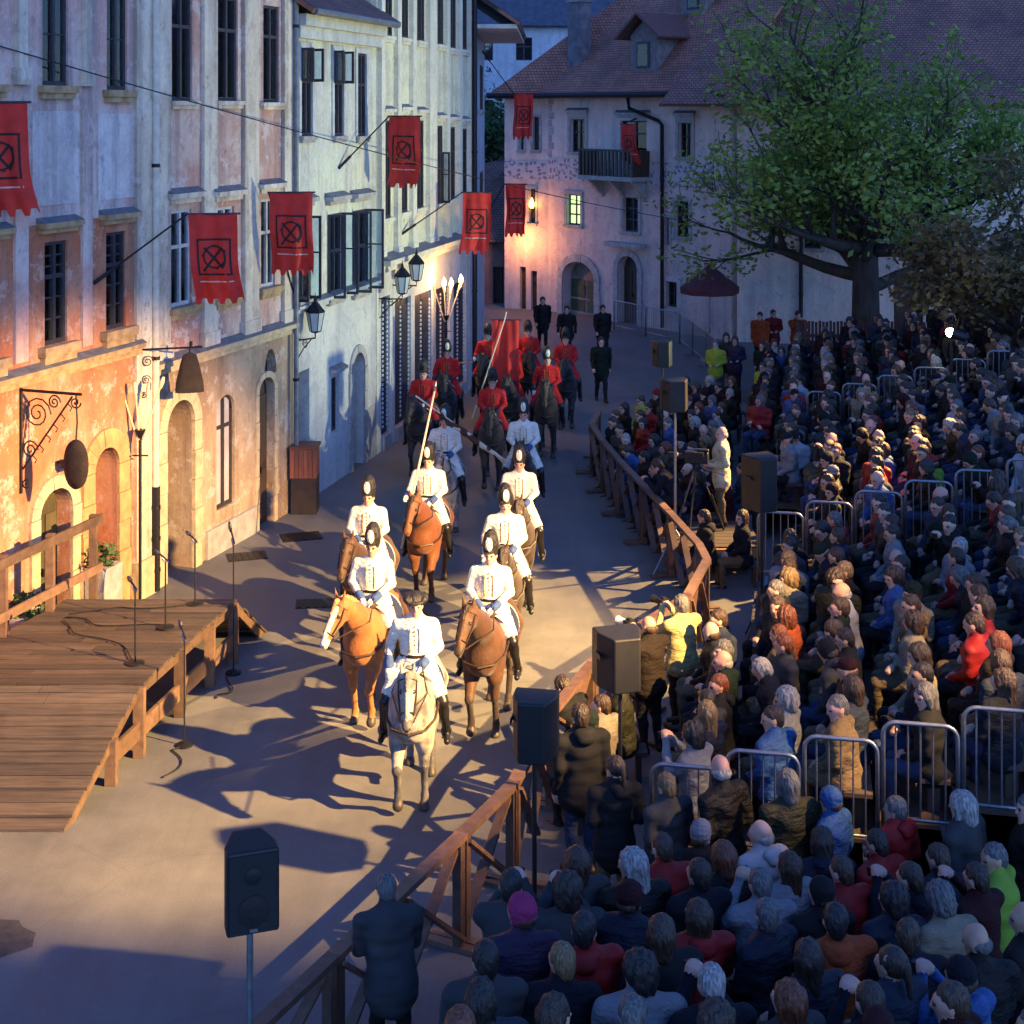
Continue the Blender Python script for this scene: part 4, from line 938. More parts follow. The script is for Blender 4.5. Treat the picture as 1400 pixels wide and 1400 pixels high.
def place_line(proto, pts, w, first):
    out = []
    for (ax, ay), (bx_, by) in zip(pts[:-1], pts[1:]):
        L_ = math.hypot(bx_-ax, by-ay); n_ = max(1, round(L_/w))
        for k in range(n_):
            o = proto if first else copy_tree(proto); first = False
            t = k/n_; o.location = (ax+(bx_-ax)*t, ay+(by-ay)*t, 0); o.rotation_euler = (0,0,math.atan2(by-ay,bx_-ax)); o.scale = (L_/n_/w*.98,1,1); out.append(o)
    return out
sb = steel_barrier(2.0, 'galvanised crowd barrier closing the far end of the square', 'crowd barriers at the far end', 17)
place_line(sb, [(3.7,53),(5.7,49.6),(6.05,45.5),(6.2,41.6)], 2.0, True)
sb2 = steel_barrier(2.0, 'galvanised crowd barrier beside the back of the stand', 'crowd barriers behind the stand', 17)
place_line(sb2, [(7.5,41.2),(8.7,36.6)], 2.0, True)
# ------------------------------------------------------------------ loudspeakers on poles
def speaker(x, y, zb, h, yaw, label, w=None, pole=STEEL):
    w = w or h*.6; dp = w*.95
    r_ = empty('loudspeaker', (x,y,0), yaw, label, 'loudspeaker')
    prof = [(-w*.5,-dp*.5),(w*.5,-dp*.5),(w*.5,-dp*.1),(w*.3,dp*.5),(-w*.3,dp*.5),(-w*.5,-dp*.1)]
    m_ = MB(); m_.prism([(a,b,zb) for a,b in prof],(0,0,h)); cab = m_.build('cabinet', BLACK, r_)
    bv = cab.modifiers.new('bev','BEVEL'); bv.width = .018; bv.segments = 2
    m_ = MB(); m_.box((0,-dp*.5-.008,zb+h*.5),(w*.9,.014,h*.93)); m_.build('grille', GRILLE, r_)
    m_ = MB(); m_.lathe([(w*.3,0),(w*.3,.006),(w*.1,.012)],16); me = m_.mesh('cone', BLACK)
    for kz, sc in ((.3,1.0),(.72,.55)): o = obj('cone', me, r_, (0,-dp*.5-.016,zb+h*kz), (R(90),0,0)); o.scale = (sc,sc,1)
    m_ = MB(); m_.box((0,-dp*.5-.018,zb+h*.07),(.05,.004,.02)); m_.build('badge', STEEL, r_)
    m_ = MB(); m_.box((w*.5+.004,0,zb+h*.6),(.008,.16,.05)); m_.build('handle', BLACK, r_)
    m_ = MB(); m_.tube([(0,0,.02),(0,0,zb)],.022,8); m_.build('pole', pole, r_)
    for k in range(3):
        a = 2*math.pi*k/3+.5; m_ = MB(); m_.tube([(0,0,.75),(.5*math.cos(a),.5*math.sin(a),.02)],.013,6); m_.build('leg', pole, r_)
    return r_
speaker(-1.72,9.6,2.67,.54,R(18),'black loudspeaker on a silver pole alone on the paving', .34)
speaker(.2,13.05,2.23,.54,R(170),'black loudspeaker on a black pole behind the man in jeans', .40, BLACK)
speaker(1.08,14.6,2.25,.54,R(195),'black loudspeaker on a pole before the yellow jacketed photographer', .46, BLACK)
speaker(3.72,21.8,2.05,.80,R(200),'large black loudspeaker standing high beside the camera platform', .46, BLACK)
speaker(3.2,31.1,2.55,.54,R(180),'black loudspeaker before the grey crowd barriers', .42, BLACK)
speaker(2.82,25.3,2.80,.54,R(185),'black loudspeaker on a pale pole among the seated crowd', .46)
# ------------------------------------------------------------------ camera platform, tripods
pf = empty('camera_platform', (3.55,25.9,0), 0, 'small timber platform under the camera crew', 'platform')
for k in range(8):
    m_ = MB(); m_.box((0,-.7+.2*k,.48),(1.5,.185,.04)); m_.build('plank', DECKW, pf)
m_ = MB(); m_.box((0,-.82,.40),(1.5,.05,.14)); m_.build('edge_board', wood('new_pine_board',(.42,.22,.07),(.55,.32,.12),2,.6), pf)
for sx in (-.68,.68):
    for sy in (-.7,.7): m_ = MB(); m_.box((sx,sy,.23),(.09,.09,.45)); m_.build('leg', RAILW, pf)
def tv_camera(loc, yaw, h, label, big=True):
    r_ = empty('video_camera', loc, yaw, label, 'video camera')
    m_ = MB(); m_.box((0,0,h+.12),(.14,.42,.2)); m_.box((0,-.12,h+.25),(.1,.2,.05)); b = m_.build('body', BLACK, r_); b.modifiers.new('bev','BEVEL').width = .012
    me = MB().lathe([(.055,0),(.055,.12),(.075,.14),(.075,.3),(.068,.3)],14).mesh('lens', BLACK); obj('lens', me, r_, (0,.2,h+.12), (R(-90),0,0))
    m_ = MB(); m_.box((-.11,-.05,h+.2),(.06,.18,.07)); m_.build('viewfinder', BLACK, r_)
    m_ = MB(); m_.tube([(0,.15,h+.26),(0,-.12,h+.27)],.014,6); m_.build('handle', STEEL, r_)
    m_ = MB(); m_.lathe([(.07,h-.12),(.08,h-.04),(.05,h+.018)],12); m_.tube([(0,-.05,h-.05),(.05,-.5,h-.18)],.012,6); m_.build('head', BLACK, r_)
    for k in range(3):
        a = 2*math.pi*k/3+.9; m_ = MB(); m_.tube([(.05*math.cos(a),.05*math.sin(a),h-.1),(.5*math.cos(a),.5*math.sin(a),.015)],.019,6); m_.tube([(.27*math.cos(a),.27*math.sin(a),h*.55),(.505*math.cos(a),.505*math.sin(a),.012)],.013,6); m_.build('tripod_leg', STEEL if k == 0 else BLACK, r_)
    return r_
tv_camera((3.28,26.0,.502), R(75), 1.2, 'broadcast video camera on a tripod on the timber platform')
# ------------------------------------------------------------------ parasol far right
um = empty('parasol', (6.3,46.6,0), 0, 'dark red cafe parasol before the white houses', 'parasol')
m_ = MB(); m_.tube([(0,0,0),(0,0,2.95)],.03,8); m_.build('pole', STEEL, um)
for k in range(8):
    a, b = 2*math.pi*k/8, 2*math.pi*(k+1)/8; ra = .95
    m_ = MB(); m_.add([(0,0,3.1),(ra*math.cos(a),ra*math.sin(a),2.35),(ra*math.cos(b),ra*math.sin(b),2.35),(ra*.98*math.cos(a),ra*.98*math.sin(a),2.15),(ra*.98*math.cos(b),ra*.98*math.sin(b),2.15)],[(0,1,2),(1,3,4,2)]); m_.build('canopy_panel', MATS.get('parasol_cloth') or simple('parasol_cloth',(.10,.03,.04),.85,.2,4), um)
m_ = MB(); m_.lathe([(.3,0),(.3,.08),(.05,.12)],14); m_.build('base', STONEG, um)
# ------------------------------------------------------------------ trees
def tube_tree(mb, p, d, L, r, depth, tips, rr, spread=.6, up=.15, gn=(3,4)):
    k = 5; pts = [p]; rad = [r]; q = p.copy(); dd = d.copy()
    for i in range(k):
        dd = (dd+Vector((rr.gauss(0,.10),rr.gauss(0,.10),rr.gauss(0,.06)+up*.12))).normalized(); q = q+dd*(L/k); pts.append(q.copy()); rad.append(r*(1-.42*(i+1)/k))
    mb.tube(pts, rad, 8 if depth > 2 else 5)
    if depth <= 2: tips += pts[2:]
    if depth == 0: return
    for j in range(rr.randint(*gn)):
        t = rr.uniform(.45,1.0) if j else 1.0; i = min(k, max(1, int(t*k))); ax = Vector((rr.gauss(0,1),rr.gauss(0,1),rr.gauss(0,.35))).normalized()
        nd = (dd*(1-spread*.5)+ax*spread+Vector((0,0,up))).normalized()
        tube_tree(mb, pts[i], nd, L*rr.uniform(.58,.82), rad[i]*rr.uniform(.5,.72), depth-1, tips, rr, spread, up, gn)
BARK = simple('bark', (.045,.038,.033), .95, .4, 7, 0, .03, .9, (1,1,.25))
def leafmat(name, c, c2, tr=.35):
    m, n, b = newmat(name); g_ = N(n,'ShaderNodeNewGeometry'); col = ramp(n, g_.outputs['Random Per Island'], [(0,c),(1,c2)])
    n.links.new(col, b.inputs['Base Color']); b.inputs['Roughness'].default_value = .6
    t_ = N(n,'ShaderNodeBsdfTranslucent'); n.links.new(col, t_.inputs[0]); mx = N(n,'ShaderNodeMixShader'); mx.inputs[0].default_value = tr
    n.links.new(b.outputs[0], mx.inputs[1]); n.links.new(t_.outputs[0], mx.inputs[2]); n.links.new(mx.outputs[0], n.nodes['Material Output'].inputs[0]); return m
LIND = leafmat('linden_leaf', (.09,.16,.025), (.24,.33,.055)); RUST = leafmat('copper_leaf', (.08,.06,.025), (.20,.14,.05)); FARL = leafmat('far_leaf', (.03,.07,.025), (.06,.13,.045))
def tree(loc, label, trunk_h, r, limbs, L, depth, seed, lm, nleaf, lsz, clump, low=False, lean=(0,0)):
    rr = random.Random(seed); root = empty('tree', loc, 0, label, 'tree'); mb = MB(); tips = []
    top = Vector((lean[0],lean[1],trunk_h)); pts = [Vector((0,0,-.05)), Vector((lean[0]*.2,lean[1]*.2,trunk_h*.3)), Vector((lean[0]*.6,lean[1]*.6,trunk_h*.7)), top]
    mb.tube(pts, [r*1.35,r,r*.9,r*.8], 14)
    mb.build('trunk', BARK, root, smooth=True)
    lb = MB()
    for k in range(limbs):
        a = 2*math.pi*k/limbs+rr.uniform(-.3,.3); el = (rr.uniform(-.05,.3) if k % 2 else rr.uniform(.35,1.0)) if low else rr.uniform(.25,1.0); d = Vector((math.cos(a)*math.cos(el),math.sin(a)*math.cos(el),math.sin(el)))
        st_ = pts[2].lerp(top, rr.uniform(-.4 if low else .0,1)); tube_tree(lb, st_, d, L*rr.uniform(.8,1.15)*(1.2 if low and k % 2 else 1), r*.5, depth, tips, rr)
    tube_tree(lb, top, Vector((0,0,1)), L*(1.15 if low else 1.1), r*.6, depth, tips, rr)
    lb.build('limbs', BARK, root, smooth=True)
    lf = MB(); rr.shuffle(tips); per = 9; nc = nleaf//per
    for i in range(nc):
        t = tips[i % len(tips)]; leaves(lf, t+Vector((rr.gauss(0,clump*.5),rr.gauss(0,clump*.5),rr.gauss(0,clump*.35))), (clump,clump,clump*.6), per, lsz, rr)
    cr = lf.build('crown', lm, root); return root
tree((10.3,42.6,0), 'large linden tree with fresh green leaves before the white house', 4.4, .42, 12, 3.05, 3, 11, LIND, 24000, .11, .6, low=True)
tree((11.6,33.7,0), 'small copper leaved tree by the floodlight behind the stand', 2.9, .16, 7, 1.7, 3, 5, RUST, 11000, .095, .45)
for (x, y, lab, sd) in ((-2.5,76,'dark green tree in the gap behind the low red roof',3),(2.6,84,'pale green tree rising beside the hipped roof',8),(-6.5,80,'round tree beyond the narrow blue house',13)):
    tree((x,y,0), lab, 4.5, .3, 6, 2.8, 2, sd, FARL, 5000, .2, .6)

# ------------------------------------------------------------------ covers and repair patches in the paving
PATCH = simple('asphalt_patch', (.055,.052,.052), .8, .3, 9)
for (x, y, w_, d_, rz, lab) in ((-3.95,27.4,.75,.55,.3,'dark square grate in the paving near the house portal'),(-4.75,26.2,.7,.5,.3,'dark square grate in the paving before the arched window'),(-3.1,23.7,.8,.45,.1,'dark drain cover in the paving beyond the stage ramp')):
    r_ = empty('drain_cover', (x,y,0), rz, lab, 'drain cover', 'drain covers in the paving'); m_ = MB(); m_.box((0,0,.003),(w_,d_,.006)); m_.build('frame', IRON, r_)
    for k in range(6): m_ = MB(); m_.box((-w_/2+w_*(k+.5)/6,0,.010),(w_/6*.55,d_*.86,.007)); m_.build('bar', IRON, r_)
pr = random.Random(4); m_ = MB(); K = 22; vs = [(-5.6+1.05*math.cos(6.283*i/K)*(1+pr.uniform(-.1,.08)), 14.1+.42*math.sin(6.283*i/K)*(1+pr.uniform(-.12,.1)), .004) for i in range(K)]; m_.add(vs, [tuple(range(K))]); tag(m_.build('road_patch', PATCH), kind='structure')

CAB = simple('black_cable', (.012,.012,.012), .6, .1, 10)
for i, (x, y, z, s_, lab) in enumerate(mics):
    pts = []; cr_ = random.Random(i); x1, y1 = (st_left(20.4)+.5, 20.3+.12*i) if z > .1 else (x-.05, y-.9)
    for k in range(15): t = k/14; pts.append((x+(x1-x)*t+.14*math.sin(t*7+i)*math.sin(t*3.1), y+(y1-y)*t+.16*math.sin(t*5+2*i)*math.sin(t*3.1), z+.016))
    m_ = MB(); m_.tube(pts, .009, 5); tag(m_.build('microphone_cable', CAB), 'thin cable trailing from the '+lab.replace('black ','').replace('microphone stand','microphone')[:70].rsplit(' ',1)[0], 'cable', 'microphone cables')

SLW = wood('rusty_fence_wood', (.06,.025,.018), (.12,.05,.035), 2.5, .8, (6,6,1))
sf = empty('slat_fence', (10.4,41.4,0), 0, 'tall rusty brown slat fence behind the crowd under the linden tree', 'fence')
for k in range(46): m_ = MB(); m_.box((-2.3+.102*k,0,1.02+.02*math.sin(k*2.3)),(.075,.022,1.98)); m_.build('slat', SLW, sf)
for k in range(4): m_ = MB(); m_.box((-2.3+1.53*k,.06,1.0),(.09,.09,2.0)); m_.build('post', SLW, sf)
for z_ in (.4,1.6): m_ = MB(); m_.box((0,.03,z_),(4.65,.03,.09)); m_.build('rail', SLW, sf)
# ------------------------------------------------------------------ organic bodies: smooth-union field, polygonised with surface nets
def V3(*a): return np.array(a, float)
def cone(a, b, ra, rb, zone=0, k=.03): return ('c', np.array(a,float), np.array(b,float), ra, rb, zone, k)
def ell(c, r, zone=0, k=.03, rot=None): return ('e', np.array(c,float), np.array(r,float), rot, None, zone, k)
def xf(prims, M):
    out = []; A = np.array(M.to_3x3()); t = np.array(M.translation)
    for p in prims:
        if p[0] == 'c': out.append(('c', A@p[1]+t, A@p[2]+t, *p[3:]))
        else: out.append(('e', A@p[1]+t, p[2], A if p[3] is None else A@p[3], None, p[5], p[6]))
    return out
def pdist(p, P):
    if p[0] == 'c':
        a, b, ra, rb = p[1:5]; ab = b-a; L2 = max(1e-9, ab@ab)
        t = np.clip(((P-a)@ab)/L2, 0, 1); return np.linalg.norm(P-a-t[...,None]*ab, axis=-1)-(ra+(rb-ra)*t)
    c, r, rot = p[1], p[2], p[3]; q = P-c
    if rot is not None: q = q@rot
    k0 = np.linalg.norm(q/r, axis=-1); k1 = np.linalg.norm(q/(r*r), axis=-1)
    return np.where(k1 > 1e-6, k0*(k0-1)/np.maximum(k1,1e-6), -r.min())
def pbox(p):
    if p[0] == 'c': return np.minimum(p[1]-p[3], p[2]-p[4]), np.maximum(p[1]+p[3], p[2]+p[4])
    m = p[2].max() if p[3] is not None else p[2]; return p[1]-m, p[1]+m
EDG = [((0,0,0),(1,0,0)),((0,1,0),(1,1,0)),((0,0,1),(1,0,1)),((0,1,1),(1,1,1)),((0,0,0),(0,1,0)),((1,0,0),(1,1,0)),((0,0,1),(0,1,1)),((1,0,1),(1,1,1)),((0,0,0),(0,0,1)),((1,0,0),(1,0,1)),((0,1,0),(0,1,1)),((1,1,0),(1,1,1))]
def sdf_mesh(name, prims, vox, mats, cuts=(), wob=None, zbias=None, floor=None, smooth_it=1):
    bs = [pbox(p) for p in prims]; lo = np.min([b[0] for b in bs],0)-3*vox-.02; hi = np.max([b[1] for b in bs],0)+3*vox+.02
    n = np.ceil((hi-lo)/vox).astype(int)+1; F = np.full(n, 9.0)
    ax = [lo[i]+vox*np.arange(n[i]) for i in range(3)]
    def sub(p, ex):
        b0, b1 = pbox(p); i0 = np.maximum(0, np.floor((b0-ex-lo)/vox).astype(int)); i1 = np.minimum(n, np.ceil((b1+ex-lo)/vox).astype(int)+1)
        sl = tuple(slice(a,b) for a,b in zip(i0,i1)); G = np.stack(np.meshgrid(*[ax[i][sl[i]] for i in range(3)], indexing='ij'), -1); return sl, G
    for p in prims:
        k = p[6]; sl, G = sub(p, k+2.5*vox); d = pdist(p, G); f = F[sl]
        h = np.maximum(k-np.abs(f-d), 0)/k; F[sl] = np.minimum(f, d)-h*h*k*.25
    for p in cuts:
        k = p[6]; sl, G = sub(p, k+2.5*vox); d = -pdist(p, G); f = F[sl]
        h = np.maximum(k-np.abs(f-d), 0)/k; F[sl] = np.maximum(f, d)+h*h*k*.25
    if wob is not None: F = F+wob(*np.meshgrid(*ax, indexing='ij'))
    if floor is not None: F = np.maximum(F, floor-ax[2][None,None,:])
    I = F < 0; c = sum(I[a:n[0]-1+a, b:n[1]-1+b, d:n[2]-1+d].astype(int) for a in (0,1) for b in (0,1) for d in (0,1))
    act = (c > 0) & (c < 8); idx = np.full(act.shape, -1); idx[act] = np.arange(act.sum()); cells = np.argwhere(act)
    acc = np.zeros((len(cells),3)); cnt = np.zeros(len(cells))
    for e0, e1 in EDG:
        f0 = F[tuple((cells+e0).T)]; f1 = F[tuple((cells+e1).T)]; m = (f0 < 0) != (f1 < 0)
        t = np.where(m, f0/np.where(m, f0-f1, 1), 0); acc[m] += (np.array(e0)+t[:,None]*(np.array(e1)-np.array(e0)))[m]; cnt += m
    Vv = lo+vox*(cells+acc/np.maximum(cnt,1)[:,None]); faces = []
    for a in range(3):
        b, d = (a+1)%3, (a+2)%3
        s0 = [slice(0,None)]*3; s1 = [slice(0,None)]*3; s0[a] = slice(0,-1); s1[a] = slice(1,None)
        X = np.argwhere(I[tuple(s0)] != I[tuple(s1)]); ok = (X[:,b] > 0) & (X[:,d] > 0) & (X[:,b] < n[b]-1) & (X[:,d] < n[d]-1); X = X[ok]
        def cid(db, dd): Y = X.copy(); Y[:,b] += db; Y[:,d] += dd; return idx[tuple(Y.T)]
        q = np.stack([cid(-1,-1), cid(0,-1), cid(0,0), cid(-1,0)], 1); ins = I[tuple(X.T)]
        q[~ins] = q[~ins][:, ::-1]; faces.append(q)
    Q = np.concatenate(faces); Q = Q[(Q >= 0).all(1)]
    for _ in range(smooth_it):
        S = np.zeros_like(Vv); C = np.zeros(len(Vv))
        for i in range(4):
            a_, b_ = Q[:,i], Q[:,(i+1)%4]; np.add.at(S, a_, Vv[b_]); np.add.at(C, a_, 1); np.add.at(S, b_, Vv[a_]); np.add.at(C, b_, 1)
        Vv = Vv*.6+.4*S/np.maximum(C,1)[:,None]
    zmax = max(p[5] for p in prims)
    D = np.full((zmax+1, len(Q)), 9.0); FC = Vv[Q].mean(1)
    for p in prims: D[p[5]] = np.minimum(D[p[5]], pdist(p, FC))
    if zbias:
        for z, b in zbias.items():
            if z <= zmax: D[z] -= b
    Z = D.argmin(0)
    me = bpy.data.meshes.new(name); me.vertices.add(len(Vv)); me.vertices.foreach_set('co', Vv.ravel())
    me.loops.add(4*len(Q)); me.loops.foreach_set('vertex_index', Q.ravel().astype(np.int32)); me.polygons.add(len(Q)); me.polygons.foreach_set('loop_start', np.arange(0,4*len(Q),4,dtype=np.int32))
    for m in mats: me.materials.append(m)
    me.polygons.foreach_set('material_index', np.minimum(Z, len(mats)-1).astype(np.int32)); me.update(calc_edges=True)
    me.polygons.foreach_set('use_smooth', np.ones(len(Q), bool)); me.validate(); return me
# ------------------------------------------------------------------ cloth / skin / hair materials
def cloth(name, c, rough=.85, quilt=False):
    if name in MATS: return MATS[name]
    m, n, b = newmat(name); v = coords(n); f = noise(n, v, 5, 4); fi = noise(n, v, 130, 2)
    col = ramp(n, f, [(.3, tuple(x*.78 for x in c)), (.7, tuple(min(1,x*1.15) for x in c))]); n.links.new(col, b.inputs['Base Color'])
    b.inputs['Roughness'].default_value = rough; b.inputs['Specular IOR Level'].default_value = .25
    wv = noise(n, coords(n, (1.2,1.2,2.4)), 9, 3, .5)
    if quilt:
        w = N(n,'ShaderNodeTexWave', bands_direction='Z'); w.inputs['Scale'].default_value = 2.6; w.inputs['Distortion'].default_value = .6; n.links.new(v, w.inputs['Vector']); hgt = mixc(n, .6, w.outputs['Fac'], wv); bump(n, b, hgt, .03, .45)
    else: bump(n, b, mixc(n, .12, wv, fi), .05, .8)
    return m
def skin(name, c):
    m, n, b = newmat(name); v = coords(n); col = ramp(n, noise(n, v, 14, 4), [(.3, tuple(x*.85 for x in c)), (.7, c)])
    n.links.new(col, b.inputs['Base Color']); b.inputs['Roughness'].default_value = .55; b.inputs['Subsurface Weight'].default_value = .08; b.inputs['Subsurface Radius'].default_value = (.02,.008,.005); return m
def hairmat(name, c):
    m, n, b = newmat(name); v = coords(n, (1,1,.22)); f = noise(n, v, 60, 3)
    n.links.new(ramp(n, f, [(.3, tuple(x*.28 for x in c)), (.7, tuple(min(1,x*1.5) for x in c))]), b.inputs['Base Color']); b.inputs['Roughness'].default_value = .5; bump(n, b, f, .02, 1.0); return m
SKINS = [skin('skin_fair', (.55,.34,.25)), skin('skin_tan', (.46,.27,.18)), skin('skin_ruddy', (.52,.28,.21))]
EYE = simple('dark_eye', (.03,.02,.018), .3, .1, 30)
HAIRS = {'black': hairmat('hair_black',(.012,.010,.010)), 'dark brown': hairmat('hair_dark_brown',(.03,.018,.012)), 'brown': hairmat('hair_brown',(.05,.028,.016)), 'grey': hairmat('hair_grey',(.10,.098,.098)), 'white': hairmat('hair_white',(.28,.27,.26)), 'blond': hairmat('hair_blond',(.17,.11,.05)), 'red brown': hairmat('hair_auburn',(.13,.035,.014))}
SHOE = simple('dark_leather', (.015,.012,.011), .45, .3, 12)
# ------------------------------------------------------------------ human figure
def human(hip=(0,0,.92), lean=0, yaw=0, pitch=0, arms=None, legs=None, wid=1.0, skirt=.0, cuff=False, belt=False, gloves=False, fem=False, fingers=True, thigh_coat=False):
    T = Matrix.Translation(hip) @ Matrix.Rotation(-lean,4,'X'); w = wid; P = []
    P += [ell((0,0,.03),(.165*w,.125*w,.15),1,.06), ell((0,.004,.2),(.166*w,.124*w,.2),1,.06), ell((0,0,.37),(.178*w,.125*w,.19),1,.06), cone((0,-.015,.49),(-.155*w,-.01,.452),.078,.072,1,.06), cone((0,-.015,.49),(.155*w,-.01,.452),.078,.072,1,.06), cone((0,-.02,.46),(0,-.012,.575),.095,.07,1,.05)]
    if fem: P += [ell((0,.08,.36),(.13*w,.07,.08),1,.06)]
    if skirt: P += [ell((0,0,-.08*skirt-.02),(.185*w,.145*w,.12+.12*skirt),1,.06)]
    if belt: P += [ell((0,.004,.13),(.160*w,.126*w,.022),6,.008)]
    P = xf(P, T)
    Hd = T @ Matrix.Translation((0,0,.572)) @ Matrix.Rotation(yaw,4,'Z') @ Matrix.Rotation(-pitch,4,'X')
    nk = T @ Vector((0,-.012,.52)); h0 = Hd @ Vector((0,-.02,.04))
    hp = [ell((0,-.012,.135),(.077,.096,.098),0,.02), ell((0,.022,.085),(.064,.075,.088),0,.03), ell((0,.048,.022),(.036,.036,.03),0,.03), cone((0,.092,.115),(0,.112,.08),.009,.015,0,.012), ell((.077,-.01,.095),(.012,.024,.034),0,.008), ell((-.077,-.01,.095),(.012,.024,.034),0,.008),
          ell((0,.076,.134),(.056,.02,.012),0,.015), ell((.031,.085,.113),(.012,.009,.006),4,.006), ell((-.031,.085,.113),(.012,.009,.006),4,.006), ell((0,.086,.045),(.025,.012,.007),0,.008), ell((0,.089,.05),(.020,.006,.004),0,.004)]
    P += [cone(nk, h0, .058, .052, 0, .03)] + xf(hp, Hd)
    arms = arms or [((-.26,-.04,.2),(-.25,.05,-.04)),((.26,-.04,.2),(.25,.05,-.04))]
    for sd, (el, wr) in zip((-1,1), arms):
        sh = T @ Vector((sd*.19*w,-.012,.455)); e = T @ Vector(el); wv = T @ Vector(wr); P += [cone(sh, e, .071, .054, 1, .05), cone(e, wv, .054, .040, 1, .03)]
        d = (wv-e).normalized(); hz = 5 if cuff else 1
        if cuff: P += [cone(wv-d*.085, wv-d*.01, .055, .053, 5, .008)]
        sk = 7 if gloves else 0; palm = wv+d*.055
        P += [cone(wv, palm+d*.02, .030, .034, sk, .02), ell(palm, (.036,.036,.036), sk, .02)]
        if fingers:
            side = d.orthogonal().normalized() if abs(d.z) > .9 else d.cross(Vector((0,0,1))).normalized(); dn = d.cross(side).normalized()
            if dn.z > 0: dn = -dn
            for f_, L in zip((-.027,-.009,.009,.027),(.052,.062,.058,.044)):
                a = palm+d*.03+side*f_; b = a+d*L*.6+dn*.012; c_ = b+dn*L*.45+d*.004; P += [cone(a,b,.0115,.0105,sk,.006), cone(b,c_,.0105,.0095,sk,.006)]
            tb = palm-d*.01+side*(-.03*sd); P += [cone(tb, tb+d*.04+side*(-.022*sd)+dn*.012, .013, .0105, sk, .008)]
    for (hj, kn, an, toe) in legs:
        P += [cone(hj, kn, .092*w, .066, 2, .05), cone(kn, an, .064, .046, 2, .03), ell(Vector(kn).lerp(Vector(an),.3)+Vector((0,-.015,0)), (.055,.06,.12), 2, .03), cone(an, Vector(an)+Vector((0,-.03,-.04)), .045, .045, 3, .02), cone(Vector(an)+Vector((0,-.02,-.045)), toe, .042, .036, 3, .02)]
        if thigh_coat: P += [cone(Vector(hj)+Vector((0,0,.02)), Vector(hj).lerp(Vector(kn),.72)+Vector((0,0,.0)), .122, .098, 1, .05), cone(Vector(hj)+Vector((0,-.14,.0)), Vector(hj).lerp(Vector(kn),.5)+Vector((0,-.26,-.08)), .08, .06, 1, .05)]
    return P, Hd
def stand_legs(sp=.1, step=0):
    return [((-.09,0,.88),(-sp,.03+step*.5,.49),(-sp,-.02+step,.09),(-sp-.02,.15+step,.035)), ((.09,0,.88),(sp,.03-step*.5,.49),(sp,-.02-step,.09),(sp+.02,.15-step,.035))]
def sit_legs(h=.52, sp=.12): return [((-.09,0,h),(-sp,.42,h-.02),(-sp,.40,.10),(-sp,.56,.035)), ((.09,0,h),(sp,.42,h-.02),(sp,.42,.10),(sp,.58,.035))]
def wobble(a=.005, s=17): return lambda x,y,z: a*(np.sin(s*x+7*z)*np.sin(s*.8*z+5*y)+.6*np.sin(2.1*s*z+9*x+4*y)*np.sin(s*y*1.3))*np.clip((1.45-z)*9,0,1)
BODYM = [SKINS[0], cloth('coat_default',(.02,.02,.025)), cloth('trousers_default',(.02,.022,.03)), SHOE, EYE, SHOE, SHOE, SHOE]
LAP = [((-.24,.02,.22),(-.1,.26,.1)),((.24,.02,.22),(.09,.27,.09))]
FOLD = [((-.25,.06,.2),(.06,.2,.22)),((.25,.06,.2),(-.08,.23,.17))]
CAMR = [((-.24,.18,.33),(-.06,.3,.58)),((.24,.18,.33),(.06,.3,.58))]
PHON = [((-.25,.02,.2),(-.14,.24,.12)),((.25,.2,.4),(.10,.36,.72))]
BENT = [((-.26,-.06,.2),(-.12,.2,.16)),((.26,-.06,.2),(.1,.22,.14))]
VAR = {}
def variant(key, **kw):
    w_ = kw.pop('wob', .0085); vx = kw.pop('vox', .0165); P, H = human(**kw); P2 = P
    VAR[key] = (sdf_mesh('body_'+key, P2, vx, BODYM, wob=wobble(w_) if vx < .02 else None, zbias={4:.001}, floor=0.0), H)
SITS, STDS = [], []
for i, (arm, yaw, pit, ln, wd, fm) in enumerate([(LAP,0,.1,.1,1.28,0),(LAP,.45,0,.05,1.16,1),(FOLD,-.4,0,.02,1.3,0),(LAP,-.2,.2,.3,1.2,1),(CAMR,0,.05,.08,1.24,0),(FOLD,.2,-.05,.0,1.2,1),(LAP,.7,.05,.12,1.34,0),(LAP,-.6,.0,.1,1.18,1)]):
    k = 'sit%d' % i; variant(k, hip=(0,0,.535), lean=ln, yaw=yaw, pitch=pit, arms=arm, legs=sit_legs(), wid=wd, fem=bool(fm), skirt=.3); SITS.append(k)
for i, (arm, yaw, pit, ln, wd, fm, sk) in enumerate([(None,0,.08,.03,1.25,0,.8),(BENT,.4,0,.0,1.15,1,1.0),(CAMR,0,.05,.04,1.25,0,.6),(FOLD,-.3,.0,.0,1.28,0,.7),(PHON,.1,-.05,.0,1.16,1,.7),(BENT,-.5,.1,.06,1.18,1,.9)]):
    k = 'std%d' % i; variant(k, lean=ln, yaw=yaw, pitch=pit, arms=arm, legs=stand_legs(.1+.01*i), wid=wd, fem=bool(fm), skirt=sk); STDS.append(k)
variant('walk', lean=.03, arms=[((-.25,-.1,.2),(-.24,-.12,-.04)),((.25,.06,.2),(.24,.2,0))], legs=stand_legs(.09,.2), wid=1.12, skirt=1.3); variant('crouch', hip=(0,0,.5), lean=.6, arms=CAMR, legs=[((-.1,0,.48),(-.16,.36,.5),(-.14,.1,.09),(-.15,.26,.035)),((.1,0,.48),(.16,.3,.1),(.14,-.12,.09),(.15,.0,.035))], wid=1.1)
variant('lean', lean=.28, pitch=.1, arms=[((-.26,.12,.2),(-.2,.36,.12)),((.26,.12,.2),(.2,.36,.12))], legs=stand_legs(.12), wid=1.3, skirt=1.1)
